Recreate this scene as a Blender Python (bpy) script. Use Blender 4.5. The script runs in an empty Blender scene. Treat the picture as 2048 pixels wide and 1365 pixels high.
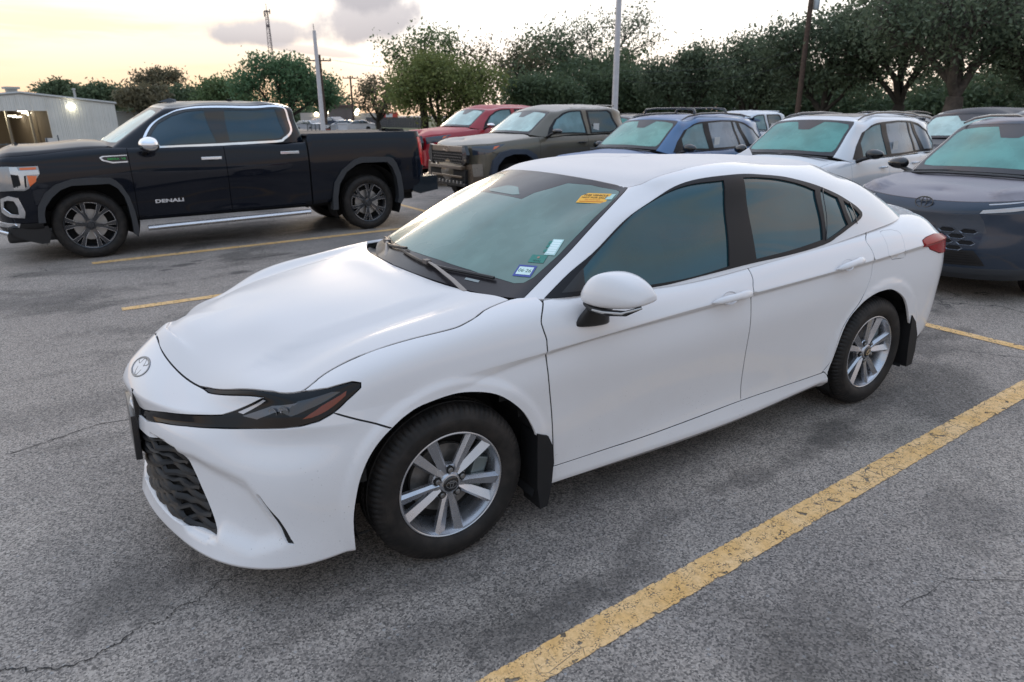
import bpy, bmesh, math, random
import numpy as np
from mathutils import Vector, Matrix, noise as mnoise
from mathutils.geometry import delaunay_2d_cdt
R = math.radians
scene = bpy.context.scene
COL = scene.collection
# ================================================================ camera
cam_d = bpy.data.cameras.new('camera'); cam = bpy.data.objects.new('camera', cam_d); COL.objects.link(cam)
cam_d.sensor_width = 36.0; cam_d.lens = 23.572; cam_d.clip_start = .05; cam_d.clip_end = 3000
_r = Vector((-0.84538492, 0.53411198, -0.00698002)); _u = Vector((-0.17714332, -0.26800423, 0.94699207)); _f = Vector((-0.50392914, -0.80180928, -0.3211811))
cam.matrix_world = Matrix((( _r.x, _u.x, -_f.x, 1.0289), (_r.y, _u.y, -_f.y, 2.96718), (_r.z, _u.z, -_f.z, 1.71266), (0, 0, 0, 1)))
scene.camera = cam
cam_d.dof.use_dof = True; cam_d.dof.focus_distance = 3.2; cam_d.dof.aperture_fstop = 3.8
# ================================================================ world
SUN_AZ, SUN_EL = -109.0, 2.5
def build_world():
    w = bpy.data.worlds.new('World'); scene.world = w; w.use_nodes = True
    nt = w.node_tree; nt.nodes.clear(); N = nt.nodes; K = nt.links
    def nd(t, **k):
        n = N.new(t)
        for a, b in k.items(): setattr(n, a, b)
        return n
    def ma(op, a, b=None, c=None, clamp=False):
        n = nd('ShaderNodeMath', operation=op, use_clamp=clamp)
        for i, v in enumerate((a, b, c)):
            if v is None: continue
            if isinstance(v, (int, float)): n.inputs[i].default_value = v
            else: K.new(v, n.inputs[i])
        return n.outputs[0]
    def mix(f, a, b, mode='MIX'):
        n = nd('ShaderNodeMix', data_type='RGBA', blend_type=mode); n.clamp_factor = True
        for i, v in ((0, f), (6, a), (7, b)):
            if isinstance(v, (int, float)): n.inputs[i].default_value = v
            elif isinstance(v, tuple): n.inputs[i].default_value = (*v, 1)
            else: K.new(v, n.inputs[i])
        return n.outputs[2]
    def ss(x, a, b):
        n = nd('ShaderNodeMapRange', interpolation_type='SMOOTHSTEP'); K.new(x, n.inputs[0])
        n.inputs[1].default_value = a; n.inputs[2].default_value = b; return n.outputs[0]
    tc = nd('ShaderNodeTexCoord'); sp = nd('ShaderNodeSeparateXYZ'); K.new(tc.outputs['Generated'], sp.inputs[0])
    x, y, z = sp.outputs
    el = ma('ARCSINE', z); az = ma('ARCTAN2', y, x)
    hor = ma('SQRT', ma('ADD', ma('MULTIPLY', x, x), ma('ADD', ma('MULTIPLY', y, y), 1e-5)))
    sx, sy = math.cos(R(SUN_AZ)), math.sin(R(SUN_AZ))
    d = ma('DIVIDE', ma('ADD', ma('MULTIPLY', x, sx), ma('MULTIPLY', y, sy)), hor)
    zz = ma('MAXIMUM', z, 0.0)
    def ramp(stops):
        n = nd('ShaderNodeValToRGB'); K.new(zz, n.inputs[0]); e = n.color_ramp.elements
        e[0].position = stops[0][0]; e[0].color = (*stops[0][1], 1); e[1].position = stops[-1][0]; e[1].color = (*stops[-1][1], 1)
        for p, c in stops[1:-1]:
            q = e.new(p); q.color = (*c, 1)
        return n.outputs[0]
    sunny = ramp([(0, (1.0, .60, .32)), (.035, (1.0, .72, .47)), (.08, (1.0, .85, .69)), (.2, (1.03, 1.0, .95)), (.45, (.86, .93, 1.05)), (1, (.66, .80, 1.04))])
    side = ramp([(0, (1.10, .84, .66)), (.05, (1.25, 1.05, .88)), (.11, (1.3, 1.24, 1.16)), (.22, (1.12, 1.10, 1.10)), (.45, (.82, .90, 1.04)), (1, (.66, .80, 1.04))])
    anti = ramp([(0, (.60, .50, .44)), (.05, (.66, .54, .47)), (.12, (.50, .53, .60)), (.26, (.46, .58, .72)), (.40, (.62, .62, .62)), (.55, (.40, .55, .74)), (1, (.66, .80, 1.04))])
    f_left = ss(az, R(-122), R(-100))                       # glow sits low and to the left of the frame
    base = mix(f_left, side, sunny)
    base = mix(ss(d, .35, -.35), base, anti)
    # thin high cloud, lit from below in salmon
    cz = ma('ADD', zz, .10)
    cv = nd('ShaderNodeCombineXYZ'); K.new(ma('DIVIDE', x, cz), cv.inputs[0]); K.new(ma('DIVIDE', y, cz), cv.inputs[1])
    mp = nd('ShaderNodeMapping'); K.new(cv.outputs[0], mp.inputs[0]); mp.inputs['Rotation'].default_value = (0, 0, R(25)); mp.inputs['Scale'].default_value = (.55, 1.5, 1)
    n1 = nd('ShaderNodeTexNoise'); K.new(mp.outputs[0], n1.inputs[0]); n1.inputs['Scale'].default_value = .9; n1.inputs['Detail'].default_value = 7; n1.inputs['Roughness'].default_value = .58; n1.inputs['Distortion'].default_value = .5
    cl = ma('MULTIPLY', ss(n1.outputs[0], .50, .70), ma('MULTIPLY', ss(zz, .17, .30), ss(zz, .97, .6)))
    ccol = mix(ss(d, -.6, .5), (1.0, .66, .50), (1.45, .90, .64))
    base = mix(ma('MULTIPLY', cl, .85), base, ccol)
    # peach streaks low above the horizon
    sv = nd('ShaderNodeCombineXYZ'); K.new(ma('MULTIPLY', az, 1.2), sv.inputs[0]); K.new(ma('MULTIPLY', el, 13.0), sv.inputs[1])
    n2 = nd('ShaderNodeTexNoise'); K.new(sv.outputs[0], n2.inputs[0]); n2.inputs['Scale'].default_value = 2.4; n2.inputs['Detail'].default_value = 6; n2.inputs['Roughness'].default_value = .6; n2.inputs['Distortion'].default_value = .35
    st = ma('MULTIPLY', ss(n2.outputs[0], .46, .66), ma('MULTIPLY', ss(el, R(.3), R(2.5)), ss(el, R(11), R(5))))
    base = mix(ma('MULTIPLY', st, .75), base, mix(f_left, (1.02, .93, .86), (.98, .73, .52)))
    # two grey cumulus
    n3 = nd('ShaderNodeTexNoise'); K.new(sv.outputs[0], n3.inputs[0]); n3.inputs['Scale'].default_value = 5.0; n3.inputs['Detail'].default_value = 7; n3.inputs['Roughness'].default_value = .62
    nv = nd('ShaderNodeCombineXYZ'); K.new(az, nv.inputs[0]); K.new(el, nv.inputs[1])
    n4 = nd('ShaderNodeTexNoise'); K.new(nv.outputs[0], n4.inputs[0]); n4.inputs['Scale'].default_value = 22; n4.inputs['Detail'].default_value = 8; n4.inputs['Roughness'].default_value = .6
    for (a0, e0, wa, we, tilt, dens) in ((-111.3, 6.7, 3.9, 1.9, -.12, .95), (-111.4, 9.2, 2.6, 2.6, 0, .97), (-103.4, 5.6, 3.3, 1.0, 0, .90), (-106.9, 4.6, 3.0, .35, .1, .6)):
        u = ma('DIVIDE', ma('SUBTRACT', az, R(a0)), R(wa)); v = ma('DIVIDE', ma('SUBTRACT', ma('SUBTRACT', el, R(e0)), ma('MULTIPLY', u, R(tilt*wa))), R(we))
        flat = ma('MULTIPLY', ma('MINIMUM', v, 0.0), ma('MINIMUM', v, 0.0))
        q = ma('ADD', ma('ADD', ma('MULTIPLY', u, u), ma('MULTIPLY', v, v)), flat)
        m = ma('SUBTRACT', 1.3, q); m = ma('ADD', m, ma('MULTIPLY', ma('SUBTRACT', n4.outputs[0], .5), 2.6))
        body = mix(ss(v, -1.0, .9), (.40, .40, .44), (.56, .545, .57))
        base = mix(ma('MULTIPLY', ss(m, -.4, .75), dens), base, body)
    # below the horizon: dull ground tone
    base = mix(ss(z, -.005, -.05), base, (.20, .19, .19))
    sky = nd('ShaderNodeTexSky', sky_type='NISHITA'); sky.sun_disc = False; sky.sun_elevation = R(SUN_EL); sky.sun_rotation = R(90-SUN_AZ)
    sky.air_density = 1.0; sky.dust_density = 1.2
    sc = nd('ShaderNodeVectorMath', operation='SCALE'); K.new(base, sc.inputs[0]); sc.inputs['Scale'].default_value = 10.0
    s2 = nd('ShaderNodeVectorMath', operation='SCALE'); K.new(sky.outputs[0], s2.inputs[0]); s2.inputs['Scale'].default_value = .02
    ad = nd('ShaderNodeVectorMath', operation='ADD'); K.new(sc.outputs[0], ad.inputs[0]); K.new(s2.outputs[0], ad.inputs[1])
    bg = nd('ShaderNodeBackground'); K.new(ad.outputs[0], bg.inputs[0]); bg.inputs[1].default_value = .1
    out = nd('ShaderNodeOutputWorld'); K.new(bg.outputs[0], out.inputs[0])
build_world()
# ================================================================ sun (at the horizon, behind thin cloud)
sd = bpy.data.lights.new('sun', 'SUN'); sd.energy = .30; sd.angle = R(12); sd.color = (1, .78, .56)
so = bpy.data.objects.new('sun', sd); COL.objects.link(so)
sdir = Vector((math.cos(R(SUN_AZ))*math.cos(R(7)), math.sin(R(SUN_AZ))*math.cos(R(7)), math.sin(R(7))))
so.rotation_euler = sdir.to_track_quat('Z', 'Y').to_euler(); so.location = (0, 0, 30)
vs = scene.view_settings; vs.view_transform = 'Standard'; vs.look = 'None'; vs.exposure = 0.36; vs.gamma = 1.0; vs.use_curve_mapping = False
scene.cycles.max_bounces = 6; scene.cycles.transparent_max_bounces = 12
# ================================================================ materials
MATS = {}
class NT:
    def __init__(s, name):
        s.m = bpy.data.materials.new(name); s.m.use_nodes = True; s.t = s.m.node_tree; s.N = s.t.nodes; s.K = s.t.links
        s.b = s.N['Principled BSDF']; s.out = s.N['Material Output']; s.tc = s.N.new('ShaderNodeTexCoord')
    def val(s, sock, v):
        if isinstance(v, (int, float)): sock.default_value = v
        elif isinstance(v, tuple): sock.default_value = (*v, 1) if len(v) == 3 and len(sock.default_value) == 4 else v
        else: s.K.new(v, sock)
    def noise(s, scale, detail=4, rough=.55, dist=0, vec=None, stretch=None, world=False):
        n = s.N.new('ShaderNodeTexNoise'); n.inputs['Scale'].default_value = scale; n.inputs['Detail'].default_value = detail
        n.inputs['Roughness'].default_value = rough; n.inputs['Distortion'].default_value = dist
        v = vec or s.tc.outputs['Object']
        if stretch:
            mp = s.N.new('ShaderNodeMapping'); mp.inputs['Scale'].default_value = stretch; s.K.new(v, mp.inputs[0]); v = mp.outputs[0]
        s.K.new(v, n.inputs['Vector']); return n.outputs['Fac']
    def voro(s, scale, feature='F1', out='Distance', vec=None, rand=1):
        n = s.N.new('ShaderNodeTexVoronoi'); n.feature = feature; n.inputs['Scale'].default_value = scale; n.inputs['Randomness'].default_value = rand
        s.K.new(vec or s.tc.outputs['Object'], n.inputs['Vector']); return n.outputs[out]
    def ss(s, x, a, b, c=0., d=1., lin=False):
        n = s.N.new('ShaderNodeMapRange'); n.interpolation_type = 'LINEAR' if lin else 'SMOOTHSTEP'; s.K.new(x, n.inputs[0])
        for i, v in zip((1, 2, 3, 4), (a, b, c, d)): n.inputs[i].default_value = v
        return n.outputs[0]
    def ma(s, op, a, b=None, clamp=False):
        n = s.N.new('ShaderNodeMath'); n.operation = op; n.use_clamp = clamp; s.val(n.inputs[0], a)
        if b is not None: s.val(n.inputs[1], b)
        return n.outputs[0]
    def mix(s, f, a, b, mode='MIX'):
        n = s.N.new('ShaderNodeMix'); n.data_type = 'RGBA'; n.blend_type = mode; s.val(n.inputs[0], f); s.val(n.inputs[6], a); s.val(n.inputs[7], b); return n.outputs[2]
    def bump(s, h, strength=.3, dist=.01):
        n = s.N.new('ShaderNodeBump'); n.inputs['Strength'].default_value = strength; n.inputs['Distance'].default_value = dist; s.K.new(h, n.inputs['Height']); s.K.new(n.outputs[0], s.b.inputs['Normal']); return n
    def set(s, **k):
        for a, v in k.items():
            s.val(s.b.inputs[{'col': 'Base Color', 'rough': 'Roughness', 'metal': 'Metallic', 'coat': 'Coat Weight', 'coatr': 'Coat Roughness', 'spec': 'Specular IOR Level', 'ior': 'IOR', 'alpha': 'Alpha', 'trans': 'Transmission Weight', 'emi': 'Emission Color', 'emis': 'Emission Strength', 'sheen': 'Sheen Weight', 'sub': 'Subsurface Weight'}[a]], v)
        return s
def simple(name, col, rough=.5, metal=0., var=.06, scale=6., **k):
    if name in MATS: return MATS[name]
    t = NT(name); f = t.noise(scale, 5)
    t.set(col=t.mix(t.ss(f, .3, .7), tuple(c*(1-var) for c in col), tuple(min(1, c*(1+var)) for c in col)), rough=t.ss(f, .2, .8, max(0, rough-.05), rough+.06), metal=metal, **k)
    MATS[name] = t.m; return t.m
def paint(name, col, rough=.35, coatr=.04, metal=.0, dirt=.5, dew=0., dirtcol=(.16, .13, .11)):
    if name in MATS: return MATS[name]
    t = NT(name); sp = t.N.new('ShaderNodeSeparateXYZ'); t.K.new(t.tc.outputs['Object'], sp.inputs[0])
    big = t.noise(3.0, 6, .6); low = t.ss(sp.outputs[2], .95, .15)
    film = t.ma('MULTIPLY', t.ma('MULTIPLY', t.ss(big, .35, .75), low), .22*dirt)
    c = t.mix(film, col, tuple(.5*a+.5*b for a, b in zip(col, (.34, .29, .25))))
    v = t.voro(55., out='Distance'); spk = t.ma('MULTIPLY', t.ss(v, .13, .07), t.ss(t.noise(7., 3), .50, .62))
    spk2 = t.ma('MULTIPLY', t.ss(t.voro(150., out='Distance'), .16, .09), t.ss(t.noise(11., 3), .48, .60))
    sp_ = t.ma('MULTIPLY', t.ma('MAXIMUM', spk, t.ma('MULTIPLY', spk2, .7)), t.ma('ADD', t.ma('MULTIPLY', low, .75*dirt), .05*dirt), clamp=True)
    c = t.mix(sp_, c, dirtcol)
    t.set(col=c, rough=rough, metal=metal, spec=.22, coat=.9 if dew < .2 else .38, coatr=t.ma('ADD', coatr+dew*.28, t.ma('MULTIPLY', big, .05)))
    if dew:
        g = t.noise(420., 2, .5); b = t.bump(g, .35*dew, .0015)
    else:
        b = t.bump(t.noise(1.2, 2), .06, .01)
    if 'black' in name: t.b.inputs['Coat IOR'].default_value = 1.36; t.b.inputs['Specular IOR Level'].default_value = .08
    MATS[name] = t.m; return t.m
def glass_dew(name, col=(.20, .42, .38), amount=1.0):
    if name in MATS: return MATS[name]
    t = NT(name); n = t.noise(1.6, 4, .6); dr = t.noise(2.2, 5, .7, stretch=(1, 6, 1)); sp = t.ss(t.voro(90.), .10, .03)
    c = t.mix(t.ss(n, .3, .7), tuple(a*.72 for a in col), tuple(min(1, a*1.18) for a in col))
    c = t.mix(t.ma('MULTIPLY', sp, .35), c, (.05, .09, .09)); c = t.mix(t.ss(dr, .56, .75, 0, .22), c, tuple(min(1, a*1.5) for a in col))
    t.set(col=c, rough=t.ss(n, .3, .7, .18, .34), coat=.35, coatr=t.ss(dr, .4, .7, .06, .16), spec=.15); t.bump(t.noise(260., 2), .12, .001)
    MATS[name] = t.m; return t.m
def glass_side(name, col=(.006, .036, .046), rough=.015):
    if name in MATS: return MATS[name]
    t = NT(name); t.set(col=t.mix(t.ss(t.noise(4, 3), .3, .7), col, tuple(a*1.3 for a in col)), rough=rough, ior=1.72, coat=.3, coatr=.01)
    t.b.inputs['Specular Tint'].default_value = (.62, .92, 1, 1); t.bump(t.noise(.9, 1), .02, .01)
    MATS[name] = t.m; return t.m
BLK = lambda: simple('black_plastic', (.012, .012, .013), .42)
GLOSSBLK = lambda: simple('gloss_black', (.008, .008, .009), .12, coat=.6)
TRIM = lambda: simple('rubber_trim', (.009, .009, .011), .4, spec=.25)
CHROME = lambda: simple('chrome', (.80, .81, .83), .10, 1.0, .03)
ALLOY = lambda: simple('alloy', (.50, .51, .54), .27, .85, .05, 18.)
GREYMET = lambda: simple('grey_metal', (.22, .21, .20), .45, .7, .2, 30.)
DARK = lambda: simple('dark_cavity', (.006, .006, .006), .8)
def tyre_mat():
    if 'tyre' in MATS: return MATS['tyre']
    t = NT('tyre'); n = t.noise(14, 5); t.set(col=t.mix(t.ss(n, .35, .75), (.011, .010, .0095), (.030, .025, .022)), rough=.62, spec=.35); t.bump(t.noise(160, 3), .15, .001)
    MATS['tyre'] = t.m; return t.m
# ================================================================ scene-object helpers
def mk(name, verts, faces, mat, parent=None, smooth=False, normals=None, col=True):
    me = bpy.data.meshes.new(name)
    me.from_pydata([tuple(map(float, v)) for v in verts], [], [tuple(map(int, f)) for f in faces])
    if mat: me.materials.append(mat)
    if smooth or normals is not None: me.polygons.foreach_set('use_smooth', [True]*len(me.polygons))
    me.update()
    if normals is not None: me.normals_split_custom_set_from_vertices([tuple(map(float, n)) for n in normals])
    o = bpy.data.objects.new(name, me); COL.objects.link(o)
    if parent: o.parent = parent
    return o
def autosmooth(o, ang=35):
    me = o.data; bm = bmesh.new(); bm.from_mesh(me); a = R(ang)
    for e in bm.edges:
        if len(e.link_faces) == 2: e.smooth = e.calc_face_angle(0) < a
    for f in bm.faces: f.smooth = True
    bm.to_mesh(me); bm.free(); return o
def empty(name, loc=(0, 0, 0), rz=0, label=None, cat=None, group=None):
    o = bpy.data.objects.new(name, None); COL.objects.link(o); o.location = loc; o.rotation_euler = (0, 0, rz); o.empty_display_size = .3
    tag(o, label, cat, group); return o
def tag(o, label=None, cat=None, group=None, kind=None):
    if label: o['label'] = label
    if cat: o['category'] = cat
    if group: o['group'] = group
    if kind: o['kind'] = kind
    return o
def copy_tree(o, parent=None):
    c = o.copy(); COL.objects.link(c); c.parent = parent
    for ch in list(o.children): copy_tree(ch, c)
    return c
class MB:
    """collects primitives into one mesh"""
    def __init__(s): s.v = []; s.f = []
    def add(s, v, f, M=None):
        k = len(s.v)
        for p in v: s.v.append(tuple(M @ Vector(p)) if M is not None else tuple(p))
        s.f += [tuple(i+k for i in q) for q in f]; return s
    def box(s, x0, x1, y0, y1, z0, z1, M=None, b=0.0):
        if b <= 0:
            v = [(x, y, z) for x in (x0, x1) for y in (y0, y1) for z in (z0, z1)]
            f = [(0, 1, 3, 2), (4, 6, 7, 5), (0, 4, 5, 1), (2, 3, 7, 6), (0, 2, 6, 4), (1, 5, 7, 3)]
            return s.add(v, f, M)
        bm = bmesh.new(); bmesh.ops.create_cube(bm, size=1)
        for q in bm.verts: q.co = Vector(((x0+x1)/2+q.co.x*(x1-x0), (y0+y1)/2+q.co.y*(y1-y0), (z0+z1)/2+q.co.z*(z1-z0)))
        bmesh.ops.bevel(bm, geom=list(bm.edges), offset=b, segments=2, affect='EDGES', profile=.6)
        bm.verts.index_update(); s.add([q.co[:] for q in bm.verts], [[q.index for q in f.verts] for f in bm.faces], M); bm.free(); return s
    def tube(s, pts, r, n=8, cap=True, M=None, flat=1.0):
        P = [Vector(p) for p in pts]; rr = r if isinstance(r, (list, tuple)) else [r]*len(P); v = []; f = []; up = None
        for i, p in enumerate(P):
            t = (P[min(i+1, len(P)-1)]-P[max(i-1, 0)]).normalized()
            if up is None: up = t.orthogonal().normalized() if abs(t.z) > .9 else (Vector((0, 0, 1))-t*t.z).normalized()
            up = (up-t*up.dot(t)); up = up.normalized() if up.length > 1e-6 else t.orthogonal().normalized(); b = t.cross(up)
            for k in range(n):
                a = 2*math.pi*k/n; v.append(p+b*(math.cos(a)*rr[i])+up*(math.sin(a)*rr[i]*flat))
        for i in range(len(P)-1):
            for k in range(n): f.append((i*n+k, i*n+(k+1) % n, (i+1)*n+(k+1) % n, (i+1)*n+k))
        if cap: f += [tuple(range(n))[::-1], tuple((len(P)-1)*n+k for k in range(n))]
        return s.add(v, f, M)
    def lathe(s, prof, n=32, M=None, a0=0, a1=2*math.pi, axis='y'):
        """prof: (radius, along axis)"""
        full = abs(a1-a0-2*math.pi) < 1e-6; m = n if full else n+1; v = []; f = []
        for k in range(m):
            a = a0+(a1-a0)*k/n
            for r, h in prof: v.append((r*math.cos(a), h, r*math.sin(a)) if axis == 'y' else (r*math.cos(a), r*math.sin(a), h))
        q = len(prof)
        for k in range(n):
            for i in range(q-1): f.append((k*q+i, ((k+1) % m)*q+i, ((k+1) % m)*q+i+1, k*q+i+1))
        return s.add(v, f, M)
    def prism(s, poly, h0, h1, axis='y', M=None):
        n = len(poly)
        def P(a, b, h): return (a, h, b) if axis == 'y' else ((a, b, h) if axis == 'z' else (h, a, b))
        v = [P(a, b, h0) for a, b in poly]+[P(a, b, h1) for a, b in poly]
        f = [tuple(range(n)), tuple(range(2*n-1, n-1, -1))]+[(i, i+n, (i+1) % n+n, (i+1) % n) for i in range(n)]
        return s.add(v, f, M)
    def sphere(s, c, r, n=12, m=8, sc=(1, 1, 1)):
        v = []; f = []
        for i in range(m+1):
            t = math.pi*i/m
            for k in range(n): v.append((c[0]+r*sc[0]*math.sin(t)*math.cos(2*math.pi*k/n), c[1]+r*sc[1]*math.sin(t)*math.sin(2*math.pi*k/n), c[2]+r*sc[2]*math.cos(t)))
        for i in range(m):
            for k in range(n): f.append((i*n+k, (i+1)*n+k, (i+1)*n+(k+1) % n, i*n+(k+1) % n))
        return s.add(v, f)
    def build(s, name, mat, parent=None, smooth=None):
        o = mk(name, s.v, s.f, mat, parent)
        bm = bmesh.new(); bm.from_mesh(o.data); bmesh.ops.remove_doubles(bm, verts=bm.verts, dist=1e-5); bmesh.ops.recalc_face_normals(bm, faces=bm.faces); bm.to_mesh(o.data); bm.free()
        if smooth: autosmooth(o, smooth)
        return o
    def mirrored(s):
        m = MB(); m.v = [(x, -y, z) for x, y, z in s.v]; m.f = [q[::-1] for q in s.f]; return m
def catmull(v, f, n=2):
    """Catmull-Clark subdivision of a closed or open cage"""
    v = [Vector(p) for p in v]; f = [tuple(q) for q in f]
    for _ in range(n):
        fp = [sum((v[i] for i in q), Vector())/len(q) for q in f]; E = {}
        for k, q in enumerate(f):
            for a, b in zip(q, q[1:]+q[:1]): E.setdefault((min(a, b), max(a, b)), []).append(k)
        ei = {}; nv = list(v); base = len(v)
        ep = []
        for e, fs in E.items():
            mid = (v[e[0]]+v[e[1]])/2
            ei[e] = base+len(ep); ep.append((mid*2+fp[fs[0]]+fp[fs[1]])/4 if len(fs) == 2 else mid)
        vf = {}; ve = {}; vb = {}
        for k, q in enumerate(f):
            for i in q: vf.setdefault(i, []).append(k)
        for e, fs in E.items():
            for i in e:
                ve.setdefault(i, []).append(e)
                if len(fs) == 1: vb.setdefault(i, []).append(e)
        for i in range(len(v)):
            if i in vb:
                m = sum(((v[e[0]]+v[e[1]])/2 for e in vb[i]), Vector())/len(vb[i]); nv[i] = (v[i]+m)/2
            elif i in vf:
                k = len(ve[i]); F = sum((fp[j] for j in vf[i]), Vector())/len(vf[i]); Mx = sum(((v[e[0]]+v[e[1]])/2 for e in ve[i]), Vector())/k
                nv[i] = (F+Mx*2+v[i]*(k-3))/k
        fb = base+len(ep); nf = []
        for k, q in enumerate(f):
            m = len(q)
            for j in range(m):
                a, b, c = q[j-1], q[j], q[(j+1) % m]
                nf.append((b, ei[(min(b, c), max(b, c))], fb+k, ei[(min(a, b), max(a, b))]))
        v = nv+ep+fp; f = nf
    return [tuple(p) for p in v], f
def smoothbox(pts8, n=3):
    """pts8: 8 corners of a hexahedron (x-,y-,z-),(x-,y-,z+),... -> rounded solid"""
    f = [(0, 1, 3, 2), (4, 6, 7, 5), (0, 4, 5, 1), (2, 3, 7, 6), (0, 2, 6, 4), (1, 5, 7, 3)]
    return catmull(pts8, f, n)
FONT = None
def text_verts(txt, size=1.0, ext=.0, bold=0.0, align='CENTER'):
    cu = bpy.data.curves.new('t', 'FONT'); cu.body = txt; cu.size = size; cu.extrude = ext; cu.offset = bold; cu.align_x = align; cu.align_y = 'CENTER'; cu.resolution_u = 3
    o = bpy.data.objects.new('t', cu); COL.objects.link(o); dg = bpy.context.evaluated_depsgraph_get(); me = bpy.data.meshes.new_from_object(o.evaluated_get(dg))
    v = [q.co[:] for q in me.vertices]; f = [tuple(p.vertices) for p in me.polygons]
    bpy.data.objects.remove(o); bpy.data.curves.remove(cu); bpy.data.meshes.remove(me); return v, f
def frame(o, x, y):
    """matrix with columns x,y,x*y at o (y re-orthogonalised)"""
    x = Vector(x).normalized(); y = Vector(y); z = x.cross(y).normalized(); y = z.cross(x)
    return Matrix(((x.x, y.x, z.x, o[0]), (x.y, y.y, z.y, o[1]), (x.z, y.z, z.z, o[2]), (0, 0, 0, 1)))

# ---------------------------------------------------------------- surfaces
def nspl(x, Y, q):
    """natural cubic spline through (x,Y), Y (n,d), evaluated at q"""
    x = np.asarray(x, float); Y = np.asarray(Y, float); q = np.asarray(q, float); n = len(x)
    if n == 2:
        t = ((q-x[0])/(x[1]-x[0]))[:, None]; return Y[0]*(1-t)+Y[1]*t
    h = np.diff(x); A = np.zeros((n, n)); B = np.zeros_like(Y); A[0, 0] = A[-1, -1] = 1
    for i in range(1, n-1):
        A[i, i-1] = h[i-1]; A[i, i] = 2*(h[i-1]+h[i]); A[i, i+1] = h[i]
        B[i] = 6*((Y[i+1]-Y[i])/h[i]-(Y[i]-Y[i-1])/h[i-1])
    M = np.linalg.solve(A, B); k = np.clip(np.searchsorted(x, q)-1, 0, n-2)
    hk = h[k][:, None]; a = ((x[k+1]-q)[:, None])/hk; b = 1-a
    return a*Y[k]+b*Y[k+1]+((a**3-a)*M[k]+(b**3-b)*M[k+1])*hk*hk/6

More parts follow.
